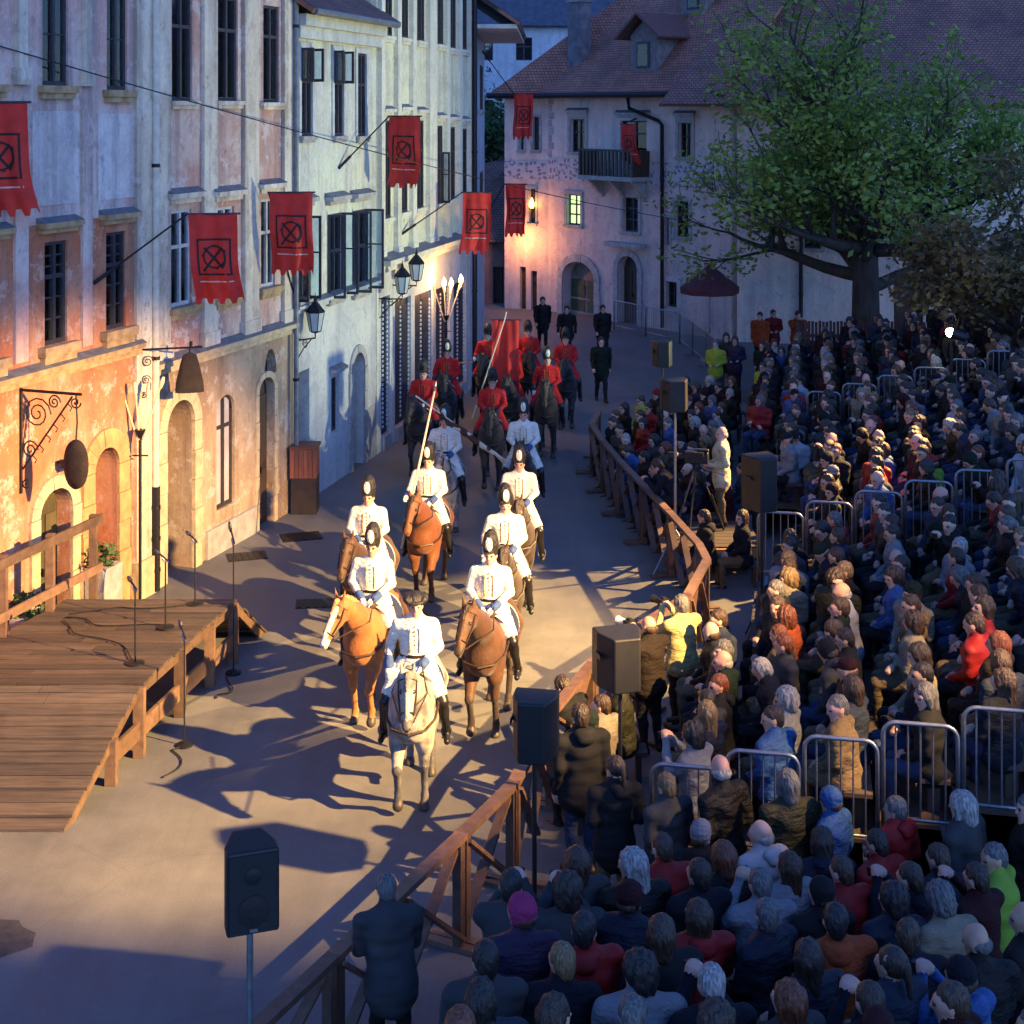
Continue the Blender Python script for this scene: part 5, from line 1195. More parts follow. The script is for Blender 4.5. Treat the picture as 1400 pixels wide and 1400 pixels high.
# ---- hair and headgear (head frame)
hw = lambda a, s: (lambda x,y,z: a*(np.sin(s*x)*np.sin(s*1.1*y+2)+.6*np.sin(2.3*s*x+s*z)*np.sin(1.7*s*y)))
FACE = ell((0,.105,.065),(.078,.075,.098),0,.015)
HST = {
 'short': ([ell((0,-.02,.142),(.089,.108,.104),0,.01), ell((0,-.075,.08),(.066,.05,.07),0,.03)], [FACE], hw(.006,85)),
 'curly': ([ell((0,-.025,.14),(.115,.125,.12),0,.02), ell((0,-.07,.06),(.1,.07,.09),0,.04)], [ell((0,.12,.07),(.085,.085,.1),0,.02)], hw(.011,75)),
 'balding': ([ell((0,-.06,.085),(.083,.062,.06),0,.02), ell((0,-.03,.09),(.088,.075,.028),0,.02)], [ell((0,.06,.08),(.085,.07,.12),0,.01)], hw(.003,70)),
 'long': ([ell((0,-.02,.142),(.094,.112,.108),0,.02), cone((0,-.065,.1),(0,-.085,-.10),.078,.055,0,.05), cone((.07,-.02,.1),(.075,-.02,-.1),.03,.022,0,.04), cone((-.07,-.02,.1),(-.075,-.02,-.1),.03,.022,0,.04)], [FACE], hw(.008,70)),
 'bob': ([ell((0,-.02,.142),(.098,.114,.108),0,.02), cone((0,-.06,.1),(0,-.07,.0),.085,.07,0,.04), cone((.075,0,.1),(.08,.0,.02),.03,.026,0,.03), cone((-.075,0,.1),(-.08,0,.02),.03,.026,0,.03)], [FACE], hw(.005,60)),
 'ponytail': ([ell((0,-.02,.142),(.088,.108,.103),0,.01), cone((0,-.12,.15),(0,-.165,-.02),.034,.022,0,.02)], [FACE], hw(.004,70)),
 'beanie': ([ell((0,-.015,.155),(.096,.114,.105),0,.01), cone((0,-.02,.1),(0,-.02,.11),.094,.094,0,.02)], [ell((0,.04,-.0),(.12,.14,.085),0,.01)], hw(.003,90)),
 'cap': ([ell((0,-.012,.165),(.09,.108,.082),0,.01), ell((0,.11,.14),(.075,.085,.012),0,.02)], [ell((0,0,.03),(.12,.13,.085),0,.01)], None),
 'hood': ([ell((0,-.035,.13),(.115,.125,.13),0,.02), cone((0,-.06,.05),(0,-.06,-.05),.105,.11,0,.05)], [ell((0,.12,.08),(.085,.11,.11),0,.02)], hw(.004,40)),
}
HMESH = {k: sdf_mesh('hair_'+k, p, .0105, [HAIRS['brown']], c, w) for k, (p, c, w) in HST.items()}
COLLAR = sdf_mesh('collar', [ell((0,-.075,.0),(.12,.07,.05),0,.03), ell((0,-.11,-.05),(.10,.06,.07),0,.04)], .014, [BODYM[1]])
NAMES = {'short':'short {} hair','curly':'curly {} hair','balding':'thinning {} hair','long':'long {} hair','bob':'bobbed {} hair','ponytail':'{} ponytail'}
def setslots(o, d):
    for i, m in d.items():
        if i < len(o.material_slots): o.material_slots[i].link = 'OBJECT'; o.material_slots[i].material = m
def person(loc, yaw, var, coat, trous, sk, hair, hc, label, group=None, sc=1.0, hood=False, extra=None, cat='person'):
    r_ = empty('person', loc, yaw, label, cat, group); r_.scale = (sc*rnd.uniform(.97,1.04),)*2+(sc,); me, H = VAR[var]
    b = obj('body', me, r_); setslots(b, {0: sk, 1: coat, 2: trous, **(extra or {})})
    hn = {'beanie':'beanie','cap':'cap','hood':'hood'}.get(hair,'hair'); h = obj(hn, HMESH[hair], r_); h.matrix_local = H; setslots(h, {0: hc})
    if hair in ('beanie','cap'): h2 = obj('hair', HMESH['balding'], r_); h2.matrix_local = H; setslots(h2, {0: HAIRS['brown']})
    if hood: c = obj('hood_collar', COLLAR, r_); c.matrix_local = H @ Matrix.Translation((0,-.02,-.03)); setslots(c, {0: coat})
    return r_
CO = {'black':(.010,.010,.012),'charcoal':(.022,.023,.027),'navy':(.014,.018,.036),'dark blue':(.02,.03,.065),'dark brown':(.035,.022,.015),'grey':(.10,.105,.115),'olive':(.055,.055,.025),'dark green':(.014,.035,.024),'maroon':(.07,.010,.014),'red':(.40,.018,.02),'tan':(.26,.18,.10),'beige':(.42,.36,.25),'pale grey':(.32,.34,.38),'white':(.62,.63,.66),'denim blue':(.06,.085,.14),'bright blue':(.04,.14,.42),'orange':(.52,.10,.03),'lime green':(.28,.50,.06),'purple':(.06,.035,.10),'yellow green':(.50,.62,.06),'pink':(.55,.05,.20),'mustard':(.42,.34,.14)}
COATM = {k: cloth('coat_'+k.replace(' ','_'), tuple(x*(.38 if max(v) < .2 else .52) for x in v), .85 if i % 3 else .6, quilt=(i % 4 == 1)) for i, (k, v) in enumerate(CO.items())}
DARKC = ['black']*5+['charcoal']*5+['navy']*5+['dark blue']*4+['dark brown']*4+['grey']*3+['olive']*2+['dark green']*2+['maroon']*2+['red','tan','pale grey','white','denim blue','denim blue','purple','beige','bright blue','red']
TRM = [cloth('trousers_jeans',(.025,.04,.09)), cloth('trousers_black',(.012,.012,.014)), cloth('trousers_khaki',(.12,.09,.05))]
HCOL = ['black']*5+['dark brown']*8+['brown']*7+['grey']*4+['white']*1+['blond']*2+['red brown']*2

# ------------------------------------------------------------------ horses
def horse_prims(hy=0.0, ph=0, hd=0.0):
    P = [ell((0,.40,1.12),(.25,.34,.33),0,.1), ell((0,.0,1.10),(.29,.48,.31),0,.1), ell((0,-.50,1.16),(.27,.36,.31),0,.1), ell((0,.2,1.34),(.10,.32,.10),0,.12), ell((0,-.62,1.30),(.2,.25,.14),0,.1), ell((0,.62,1.05),(.19,.16,.2),0,.1)]
    cx = math.sin(hy); pol = V3(cx*.34, .52+.52*math.cos(hy*.6), 1.80-hd); b0 = V3(0,.46,1.22); m1 = V3(cx*.10,.74,1.50-hd*.35)
    P += [cone(b0, m1, .23, .155, 0, .12), cone(m1, pol, .155, .105, 0, .1), cone(b0+V3(0,.02,.14), m1+V3(0,-.05,.1), .11, .09, 0, .1)]
    f = V3(math.sin(hy*1.5)*.62, math.cos(hy*1.5)*.62, -.78); f /= np.linalg.norm(f); sdv = np.cross(f, V3(0,0,1)); sdv /= np.linalg.norm(sdv); upv = np.cross(sdv, f)
    Rm = np.stack([sdv, f, upv], 1); h0 = pol+V3(0,0,.0)+f*.02; g = lambda s,l,u: h0+sdv*s+f*l+upv*u
    P += [cone(g(0,0,0), g(0,.42,-.015), .098, .058, 0, .05), ell(g(0,.12,-.05),(.078,.15,.10),0,.05,Rm), ell(g(0,.47,-.01),(.062,.075,.056),3,.03,Rm), ell(g(0,.50,-.05),(.04,.05,.03),3,.02,Rm), ell(g(.035,.525,.015),(.014,.014,.014),5,.006), ell(g(-.035,.525,.015),(.014,.014,.014),5,.006), cone(g(0,.06,.085),g(0,.40,.05),.030,.026,4,.03),
          ell(g(.078,.14,.045),(.018,.024,.018),5,.01), ell(g(-.078,.14,.045),(.018,.024,.018),5,.01)]
    for s in (-1,1):
        e0 = g(s*.055,-.03,.05); e1 = e0+V3(s*.025,.01,.17); P += [cone(e0, e1, .038, .010, 0, .02)]
    A = .16 if ph else -.14
    def leg(x, y0, fr, sw, lift=0):
        if fr:
            kn = (x*.95, y0+.04+sw*.5+lift*.14, .52+lift*.05); fe = (x*.95, y0+.02+sw-lift*.12, .14+lift*.16); ho = (x*.95, y0+.06+sw-lift*.16, .045+lift*.14)
            return [cone((x,y0-.02,1.0),(x,y0+.02,.78),.135,.10,0,.07), cone((x,y0+.02,.80),kn,.092,.056,0,.04), ell(kn,(.056,.06,.07),1,.02), cone(kn,fe,.046,.040,1,.02), ell(fe,(.047,.05,.05),1,.02), cone(fe,ho,.040,.052,1,.02), cone(ho,(ho[0],ho[1]+.02,ho[2]-.03),.058,.064,2,.008)]
        st_ = (x,y0+.10+sw*.3,.78); hk = (x,y0-.12+sw*.7,.52+lift*.05); fe = (x*.95,y0-.04+sw,.14+lift*.1); ho = (x*.95,y0+.02+sw,.045+lift*.09)
        return [cone((x,y0,1.08),st_,.19,.105,0,.08), cone(st_,hk,.10,.058,0,.04), ell(hk,(.05,.062,.065),1,.02), cone(hk,fe,.048,.040,1,.02), ell(fe,(.047,.05,.05),1,.02), cone(fe,ho,.040,.052,1,.02), cone(ho,(ho[0],ho[1]+.02,ho[2]-.03),.058,.064,2,.008)]
    P += leg(-.15,.48,1,A,.7 if ph else 0)+leg(.15,.48,1,-A,0 if ph else .7)+leg(-.15,-.62,0,-A)+leg(.15,-.62,0,A)
    mane = []
    for i in range(9):
        t = i/8; q = (b0+V3(0,-.04,.22))*(1-t)+(pol+V3(0,-.06,.07))*t+V3(0,0,.06*math.sin(t*3.1)); mane += [cone(q, q+V3(.07,-.03,-.14), .045, .02, 0, .04)]
    mane += [cone(g(0,-.02,.11), g(.01,.15,.10), .04, .012, 0, .03)]
    tail = [cone((0,-.84,1.32),(0,-.95,1.15),.05,.06,0,.05), cone((0,-.95,1.15),(0,-.97,.75),.065,.075,0,.05), cone((0,-.97,.75),(0,-.93,.38),.075,.02,0,.05)]
    br = MB(); ring = lambda l, ra, rb, u: br.tube([tuple(g(0,l,u)+sdv*ra*math.cos(a)+upv*rb*math.sin(a)) for a in np.linspace(0,2*math.pi,15)], .011, 5)
    ring(.36,.074,.070,-.01); ring(.02,.104,.104,0)
    for s in (-1,1): br.tube([tuple(g(s*.078,.36,0)), tuple(g(s*.098,.16,.0)), tuple(g(s*.10,.02,.04))], .010, 5); br.tube([tuple(g(s*.07,.44,-.03)), tuple(m1+V3(s*.2,.0,-.02)), (s*.10,.30,1.62)], .009, 5)
    br.tube([(.28,.1,1.25),(.29,.35,1.14),(.27,.55,1.08),(.19,.74,1.04),(0,.83,1.02),(-.19,.74,1.04),(-.27,.55,1.08),(-.29,.35,1.14),(-.28,.1,1.25)], .016, 5)
    return P, mane, tail, br
def horsecoat(name, c, c2, sc=3, patch=(.42,.58)):
    m, n, b = newmat(name); v = coords(n); f = noise(n, v, sc, 4, .6); fi = noise(n, coords(n,(1,1,.35)), 90, 2)
    col = ramp(n, f, [(patch[0], c), (patch[1], c2)]); col = mixc(n, 1.0, col, ramp(n, fi, [(.2,(.8,.8,.8)),(.8,(1.15,1.15,1.15))]), 'MULTIPLY')
    n.links.new(col, b.inputs['Base Color']); b.inputs['Roughness'].default_value = .6; b.inputs['Specular IOR Level'].default_value = .3; b.inputs['Sheen Weight'].default_value = .15; bump(n, b, mixc(n, .12, noise(n, coords(n,(1,1,.6)), 6.5, 3), fi), .05, .5); return m
HOOF = simple('hoof_horn', (.05,.042,.036), .5, .3, 10)
GREYC = horsecoat('grey_horse_coat', (.30,.28,.24), (.085,.083,.082), 4.5, (.42,.60)); GREYP = horsecoat('grey_horse_points', (.06,.058,.06), (.13,.125,.125), 4)
CHES = horsecoat('chestnut_coat', (.24,.085,.024), (.31,.12,.036)); RCH = horsecoat('red_chestnut_coat', (.14,.045,.016), (.18,.06,.02)); BAY = horsecoat('bay_coat', (.05,.021,.010), (.075,.031,.013)); BAYD = horsecoat('dark_bay_coat', (.022,.014,.011), (.04,.024,.017)); BLK = horsecoat('black_horse_coat', (.010,.009,.010), (.018,.016,.016))
FLAX = hairmat('flaxen_mane', (.42,.25,.09)); MBLK = HAIRS['black']; MGRY = HAIRS['grey']; BLAZE = horsecoat('white_blaze', (.6,.52,.45), (.5,.42,.36))
TACK = simple('tack_leather', (.03,.018,.012), .45, .3, 14)
HV = {}
def get_horse(hy, ph, hd):
    key = (hy, ph, hd)
    if key not in HV:
        P, mane, tail, br = horse_prims(hy, ph, hd); ms = [CHES]*6
        HV[key] = (sdf_mesh('horse_body', P, .0175, [CHES,CHES,HOOF,CHES,CHES,EYE], floor=0.0, zbias={4:.022,5:.004,3:.005}), sdf_mesh('mane', mane, .015, [MBLK], wob=hw(.006,60)), sdf_mesh('tail', tail, .02, [MBLK], wob=hw(.008,45)), br.mesh('bridle', TACK))
    return HV[key]
def cloth_patch(mi_border=1):
    c = MB(); NA, NYn = 22, 12; vs = []
    for j in range(NYn+1):
        y = .22-.68*j/NYn
        for i in range(NA+1):
            a = R(-112)+R(224)*i/NA; e = .018; ry = math.sqrt(max(0,1-(y/.62)**2*.25)); vs.append(((.305+e)*ry*math.sin(a), y-.03*abs(math.sin(a))**3, 1.11+(.335+e)*ry*math.cos(a)+.03*max(0,math.cos(a))))
    for j in range(NYn):
        for i in range(NA): c.add([], []); c.f.append((j*(NA+1)+i, j*(NA+1)+i+1, (j+1)*(NA+1)+i+1, (j+1)*(NA+1)+i)); c.m.append(1 if j in (0,NYn-1) or i in (0,NA-1) else 0)
    c.v = [tuple(v) for v in vs]; return c
CPM = cloth_patch().mesh('saddle_cloth', [cloth('saddle_cloth_blue',(.02,.03,.09)), cloth('saddle_braid',(.55,.52,.42))], smooth=True)
SAD = sdf_mesh('saddle', [ell((0,.0,1.455),(.16,.27,.05),0,.04), ell((0,.20,1.50),(.09,.06,.06),0,.05), ell((0,-.24,1.50),(.15,.06,.07),0,.05), ell((.27,.05,1.25),(.035,.16,.22),0,.04), ell((-.27,.05,1.25),(.035,.16,.22),0,.04)], .02, [TACK])
STI = MB()
for s in (-1,1): STI.tube([(s*.31,.05,1.3),(s*.37,.08,.82)], .011, 5); STI.tube([(s*.37+.06*math.cos(a), .08, .755+.075*math.sin(a)) for a in np.linspace(-1.2,4.3,12)], .010, 5); STI.beam((s*.37-.055,.08,.685),(s*.37+.055,.08,.685),.05,.014)
STIM = STI.mesh('stirrup', STEEL)
def horse(x, y, yaw, coat, pts, mane, hy, ph, hd, label, group, blaze=None, muzzle=None, sc=1.0, clothm=None):
    r_ = empty('horse', (x,y,0), yaw, label, 'horse', group); r_.scale = (sc,)*3; b, m, t, br = get_horse(hy, ph, hd)
    o = obj('body', b, r_); setslots(o, {0: coat, 1: pts, 3: muzzle or coat, 4: blaze or coat}); o = obj('mane', m, r_); setslots(o, {0: mane}); o = obj('tail', t, r_); setslots(o, {0: mane}); obj('bridle', br, r_)
    o = obj('saddle_cloth', CPM, r_); 
    if clothm: setslots(o, {0: clothm})
    obj('saddle', SAD, r_); obj('stirrups', STIM, r_); return r_
# riders
RLEG = [((-.12,.0,.06),(-.335,.22,-.26),(-.37,.06,-.66),(-.385,.22,-.72)), ((.12,.0,.06),(.335,.22,-.26),(.37,.06,-.66),(.385,.22,-.72))]
REIN = [((-.27,.04,.22),(-.09,.28,.08)),((.27,.04,.22),(.08,.28,.08))]; LOWR = [((-.27,-.02,.2),(-.09,.25,.06)),((.30,-.04,.2),(.31,.08,.0))]; LANC = [((-.27,.04,.22),(-.09,.27,.08)),((.30,.06,.2),(.32,.27,.16))]
TUN = cloth('white_tunic',(.70,.67,.56)); BRE = cloth('white_breeches',(.62,.6,.54)); CUF = cloth('blue_cuff',(.04,.08,.22)); RTU = cloth('red_tunic',(.48,.018,.016)); RBR = cloth('dark_breeches',(.03,.03,.05)); GLV = cloth('white_glove',(.66,.64,.58)); BOOT = simple('black_boot', (.012,.011,.012), .35, .2, 12)
RM = [SKINS[0], TUN, BOOT, BOOT, EYE, CUF, SHOE, GLV]
RVAR = {}
for k, arm, yw in (('rein',REIN,0),('low',LOWR,.15),('lance',LANC,-.1)):
    P, H = human(hip=(0,0,.10), lean=.02, yaw=yw, arms=arm, legs=RLEG, wid=1.12, skirt=.5, cuff=True, belt=True, gloves=True, thigh_coat=True)
    RVAR[k] = (sdf_mesh('rider_body', P, .0135, RM, wob=lambda x,y,z: .003*np.sin(23*x+9*z)*np.sin(19*z+6*y), zbias={4:.001}), H)
SHK = sdf_mesh('shako', [cone((0,-.008,.19),(0,-.012,.24),.105,.112,0,.02), ell((0,-.02,.31),(.088,.145,.125),0,.03), ell((0,.085,.165),(.075,.06,.010),0,.015)], .0115, [hairmat('black_fur',(.012,.011,.012))], [ell((0,0,.07),(.11,.13,.085),0,.005)], hw(.006,60))
PLM = sdf_mesh('plume', [ell((0,.105,.265),(.050,.034,.085),0,.01), ell((0,.10,.32),(.04,.03,.05),0,.02)], .0105, [hairmat('white_feather',(.7,.66,.55))], wob=hw(.003,90))
BIC = sdf_mesh('bicorne', [ell((0,-.01,.17),(.135,.16,.028),0,.02), ell((0,-.015,.21),(.095,.115,.06),0,.03), ell((.10,-.02,.20),(.05,.13,.05),0,.03), ell((-.10,-.02,.20),(.05,.13,.05),0,.03)], .0115, [hairmat('black_felt',(.012,.011,.012))], [ell((0,0,.06),(.09,.11,.09),0,.005)])
BTN = MB()
for k in range(7): BTN.lathe([(.002,-.006),(.011,-.003),(.011,.003),(.002,.006)],7,(0,0,0)); BTN.v[-28:] = [(a[0], .148-(.012 if k in (0,1) else 0)-.10*max(0,(k-5)*.09)+a[2]*.6, .26+.052*k+a[1]) for a in BTN.v[-28:]]
for sx in (-1,1): BTN.tube([(sx*.055,.142,.56),(sx*.06,.150,.40),(sx*.055,.146,.27)], .006, 5)
BTNM = BTN.mesh('buttons', simple('dull_brass',(.35,.24,.08),.35,.2,20,.9))
def rider(x, y, z, yaw, pose, red, label, group, hat='shako', sc=1.0):
    r_ = empty('person', (x,y,z), yaw, label, 'person', group); r_.scale = (sc,)*3; me, H = RVAR[pose]; o = obj('body', me, r_); setslots(o, {0: rnd.choice(SKINS)})
    bt = obj('buttons', BTNM, r_); bt['kind'] = 'stuff'
    if red: setslots(o, {1: RTU, 5: RBR, 2: BOOT})
    h = obj('hair', HMESH['short'], r_); h.matrix_local = H; setslots(h, {0: HAIRS[rnd.choice(['dark brown','brown','black'])]})
    if hat == 'shako':
        h = obj('shako', SHK, r_); h.matrix_local = H
        if not red or rnd.random() < .3: p = obj('plume', PLM, r_); p.matrix_local = H
    else: h = obj('hat', BIC, r_); h.matrix_local = H
    return r_
# ------------------------------------------------------------------ the mounted procession
SEAT = 1.40
def mounted(x, y, deg, coat, pts, mane, hy, ph, hd, pose, red, hl, rl, blaze=None, muzzle=None, hat='shako', clothm=None):
    yaw = R(deg); grp = 'horses of the red riders' if red else 'horses of the white riders'
    horse(x, y, yaw, coat, pts, mane, hy, ph, hd, hl, grp, blaze, muzzle, 1.0, clothm); rider(x, y, SEAT+.012, yaw, pose, red, rl, 'riders in red tunics' if red else 'riders in white tunics', hat)
mounted(-1.13,17.15,178,GREYC,GREYP,MGRY,-.05,0,.06,'low',False,'dappled grey horse leading the procession','rider in white tunic and flat black hat on the leading grey horse',muzzle=GREYP,hat='bicorne')
mounted(-1.85,19.45,170,CHES,CHES,FLAX,.35,1,.05,'rein',False,'bright chestnut horse with flaxen mane and white blaze','rider in white tunic and plumed shako on the flaxen maned chestnut',blaze=BLAZE,muzzle=BLAZE)
mounted(-.28,19.1,170,BAY,BAYD,MBLK,.18,0,.0,'rein',False,'brown bay horse with black legs behind the leading grey','rider in white tunic and plumed shako on the bay behind the leader',muzzle=BAYD)
mounted(-.1,21.5,178,BAYD,BLK,MBLK,0,1,0,'low',False,'dark horse half hidden behind the brown bay','rider in white tunic directly behind the bay horse')
mounted(-2.15,21.95,172,BAY,BAYD,MBLK,.1,0,0,'rein',False,'brown horse half hidden behind the chestnut','rider in white tunic directly behind the chestnut horse',muzzle=BAYD)
mounted(-1.38,24.2,174,RCH,BAY,MBLK,.15,1,0,'lance',False,'reddish chestnut horse under the lance bearer','rider in white tunic carrying a long white lance')
mounted(.12,24.0,178,BAYD,BLK,MBLK,0,0,0,'rein',False,'dark bay horse in the third rank near the timber barriers','rider in white tunic in the third rank near the timber barriers')
mounted(-1.25,27.3,176,GREYC,GREYC,MGRY,0,0,.04,'lance',False,'pale grey horse behind the lance bearer','rider in white tunic on the pale grey horse with a furled flag')
mounted(.22,27.9,177,BAYD,BLK,MBLK,.05,1,0,'rein',False,'dark brown horse with a broad white blaze','rider in white tunic on the dark horse with broad white blaze',blaze=BLAZE)
reds = [(-1.95,32.2,172,'rein','nearest the house wall, front rank'),(-1.55,35.0,176,'low','nearest the house wall, second rank'),(-.42,31.2,178,'rein','ahead of the long red banner'),(-.62,37.6,178,'lance','with raised sabre near the torches'),(-.05,34.6,178,'lance','carrying the long red banner'),(.42,38.2,180,'rein','behind the banner bearer'),(.82,34.0,176,'low','in front rank beside the barriers'),(1.35,37.0,180,'rein','last beside the timber barriers')]
for i, (x, y, d, p, w) in enumerate(reds):
    mounted(x, y, d, BLK if i % 2 else BAYD, BLK, MBLK, (.1,-.1,0,.2)[i % 4], i % 2, .03*(i % 3), p, True, 'black horse under the red rider '+w, 'rider in red tunic and dark shako '+w, clothm=cloth('maroon_saddle_cloth',(.10,.012,.016)))
PALEW = simple('pale_lance_wood', (.62,.54,.38), .6, .15, 6)
m_ = MB(); m_.tube([(-1.80,23.85,.85),(-1.26,23.85,3.42)],[.022,.016],8); ln = empty('lance', (-1.8,23.85,.85), 0, 'long pale lance held upright by the white rider', 'lance'); m_.build('shaft', PALEW, ln, off=ln.location); m_ = MB(); m_.tube([(-1.262,23.85,3.41),(-1.25,23.85,3.5),(-1.235,23.85,3.58)],[.016,.026,.003],8); m_.build('tip', STEEL, ln, off=ln.location)
a, b = Vector((-1.78,27.0,2.72)), Vector((-.12,26.9,1.55)); fl = empty('furled_flag', a, 0, 'slanting staff with brown and white furled flag in the white ranks', 'flag'); m_ = MB(); m_.tube([a,b],.016,8); m_.build('staff', PALEW, fl, off=a)
def twist(t0, t1, r0, ph, mat_):
    m_ = MB(); pts = []; rad = []
    for i in range(14):
        t = t0+(t1-t0)*i/13; q = a.lerp(b,t)+Vector((.02*math.sin(i*1.3+ph),.03*math.cos(i+ph),-.035+.02*math.sin(i*1.7+ph))); pts.append(q); rad.append(r0*(.45+.55*math.sin(math.pi*i/13))*(1+.25*math.sin(i*2.4+ph)))
    m_.tube(pts, rad, 8); m_.build('cloth', mat_, fl, off=a, smooth=True)
twist(.22,.9,.055,0,cloth('flag_brown',(.07,.03,.018))); twist(.34,1.0,.045,1.6,cloth('flag_ivory',(.5,.42,.28)))
sb_ = empty('sabre', (-.95,37.35,1.55), 0, 'slender raised sabre of the red rider near the torches', 'sabre'); m_ = MB(); m_.tube([(0,0,0),(-.5,0,-.02),(-1.0,0,-.14)],[.016,.013,.004],6); m_.build('blade', STEEL, sb_); m_ = MB(); m_.tube([(.12,0,.02),(0,0,0)],.016,6); m_.lathe([(.05,-.01),(.05,.01)],10); m_.build('hilt', IRON, sb_)
bn = banner((-.15,34.2,3.08), R(-4), .62, 2.0, -.03, None, 'long red processional banner carried among the red riders', 2.0, emblem=False); bn['group'] = 'processional banner'
m_ = MB(); m_.tube([(-.78,-.1,-2.3),(-.02,-.02,.02),(.02,-.02,.2)],.017,7); m_.build('staff', PALEW, bn)
# marshals walking behind
for (x, y, dg, v, ct, lab) in ((1.02,48.8,185,'walk','black','walker in a black coat beside the white house doorway'),(1.75,46.6,170,'walk','charcoal','walker in charcoal coat with pale cap behind the red riders'),(2.9,46.8,190,'walk','black','walker in a long black coat alone on the open paving'),(2.45,40.2,185,'walk','dark green','walker in a dark green jacket near the far loudspeaker')):
    person((x,y,0), R(dg), v, COATM[ct], TRM[1], rnd.choice(SKINS), 'short', HAIRS['dark brown'], lab, 'walkers behind the procession', 1.02)

# ------------------------------------------------------------------ spectator stand
SP0, SR, SU = Vector((1.44,14.45,0)), Vector((.2,.98,0)), Vector((.98,-.2,0)); RD, RH, RB = .74, .20, .42
def SPt(r, u, z=0): return SP0+SR*r+SU*u+Vector((0,0,z))
STW = wood('stand_boards', (.05,.035,.028), (.10,.07,.05), 2, .8, (3,3,3))
secs = [(.35,8.3,'between rail lines'),(9.0,17.3,'beyond second rail line'),(18.0,27.0,'far end by trees')]
def rowstart(n, si):
    a = secs[si][0]
    if si == 0 and n == 0: return a, 4.6
    if si == 1 and n == 0: return a, a
    if si == 1 and n == 1: return 13.2, secs[si][1]
    return a, secs[si][1]
rows = []
for si, (ra, rb, sn) in enumerate(secs):
    nmax = int((3.6+.136*rb)/RD)+1
    if nmax < 2: nmax = 3
    r_ = empty('spectator_stand', SPt((ra+rb)/2,0), 0, 'stepped timber spectator stand '+sn, 'stand', 'sections of the stand'); off = r_.location
    for n_ in range(nmax+1):
        a, b = rowstart(n_, si)
        if b-a < .5: continue
        z = RB+RH*n_; u0 = RD*n_-.1
        m_ = MB(); m_.hexa(SPt(a,u0,z-.04), SR*(b-a), SU*(RD-.01), (0,0,.04)); m_.build('tread', STW, r_, off=off)
        m_ = MB(); m_.hexa(SPt(a,u0+.012,0), SR*(b-a), SU*.025, (0,0,z-.042)); m_.build('riser', STW, r_, off=off)
        m_ = MB(); m_.hexa(SPt(a+.05,u0+.42,z+.38), SR*(b-a-.1), SU*.28, (0,0,.04)); m_.build('bench', STW, r_, off=off)
        for q in np.arange(a+.3, b-.1, 1.6): m_ = MB(); m_.hexa(SPt(q,u0+.5,z), SR*.05, SU*.12, (0,0,.379)); m_.build('bench_leg', STW, r_, off=off)
        rows.append((si, n_, a, b, z, u0+.52))
# near stand, its tiers climbing toward the viewer's end of the square
NS0 = Vector((1.40,13.85,0)); nrows = []
r_ = empty('spectator_stand', NS0-SR*2.5+SU*1.2, 0, 'stepped timber spectator stand facing up the square at its near end', 'stand', 'sections of the stand'); off = r_.location
def NPt(s_, d, z=0): return NS0+SU*s_-SR*d+Vector((0,0,z))
for n_ in range(8):
    z = .30+.16*n_; d0 = .73*n_; a, b = (.0,-.2,-.95,-1.2,-1.1,-1.05,-1.0,-.95)[n_], 4.6
    m_ = MB(); m_.hexa(NPt(a,d0,z-.04), SU*(b-a), -SR*.72, (0,0,.04)); m_.build('tread', STW, r_, off=off)
    m_ = MB(); m_.hexa(NPt(a,d0+.012,0), SU*(b-a), -SR*.025, (0,0,z-.042)); m_.build('riser', STW, r_, off=off)
    m_ = MB(); m_.hexa(NPt(a+.05,d0+.40,z+.38), SU*(b-a-.1), -SR*.28, (0,0,.04)); m_.build('bench', STW, r_, off=off)
    for q in np.arange(a+.3, b-.1, 1.6): m_ = MB(); m_.hexa(NPt(q,d0+.48,z), SU*.05, -SR*.12, (0,0,.379)); m_.build('bench_leg', STW, r_, off=off)
    nrows.append((n_, a, b, z, d0+.50))
ORD = ['lowest','second','third','fourth','fifth','sixth','seventh','eighth','ninth','tenth']
# rails across the stand
sb3 = steel_barrier(RD-.05, 'steel rail panel stepping up the stand', 'rails stepping up the stand', 5, 1.12); first = True
ang = math.atan2(SU.y, SU.x)
for rr_, n0, lab in ((.0,0,'near line of rails'),(8.65,1,'second line of rails'),(17.65,2,'far line of rails')):
    for n_ in range(n0, 9):
        p = SPt(rr_, RD*n_-.06, RB+RH*n_)
        if p.x > .35*p.y+1.2: continue
        o = sb3 if first else copy_tree(sb3); first = False; o.location = p; o.rotation_euler = (0,0,ang); tag(o, 'steel rail panel on the %s tier of the stand, %s' % (ORD[n_], lab), 'railing', lab+' across the stand')

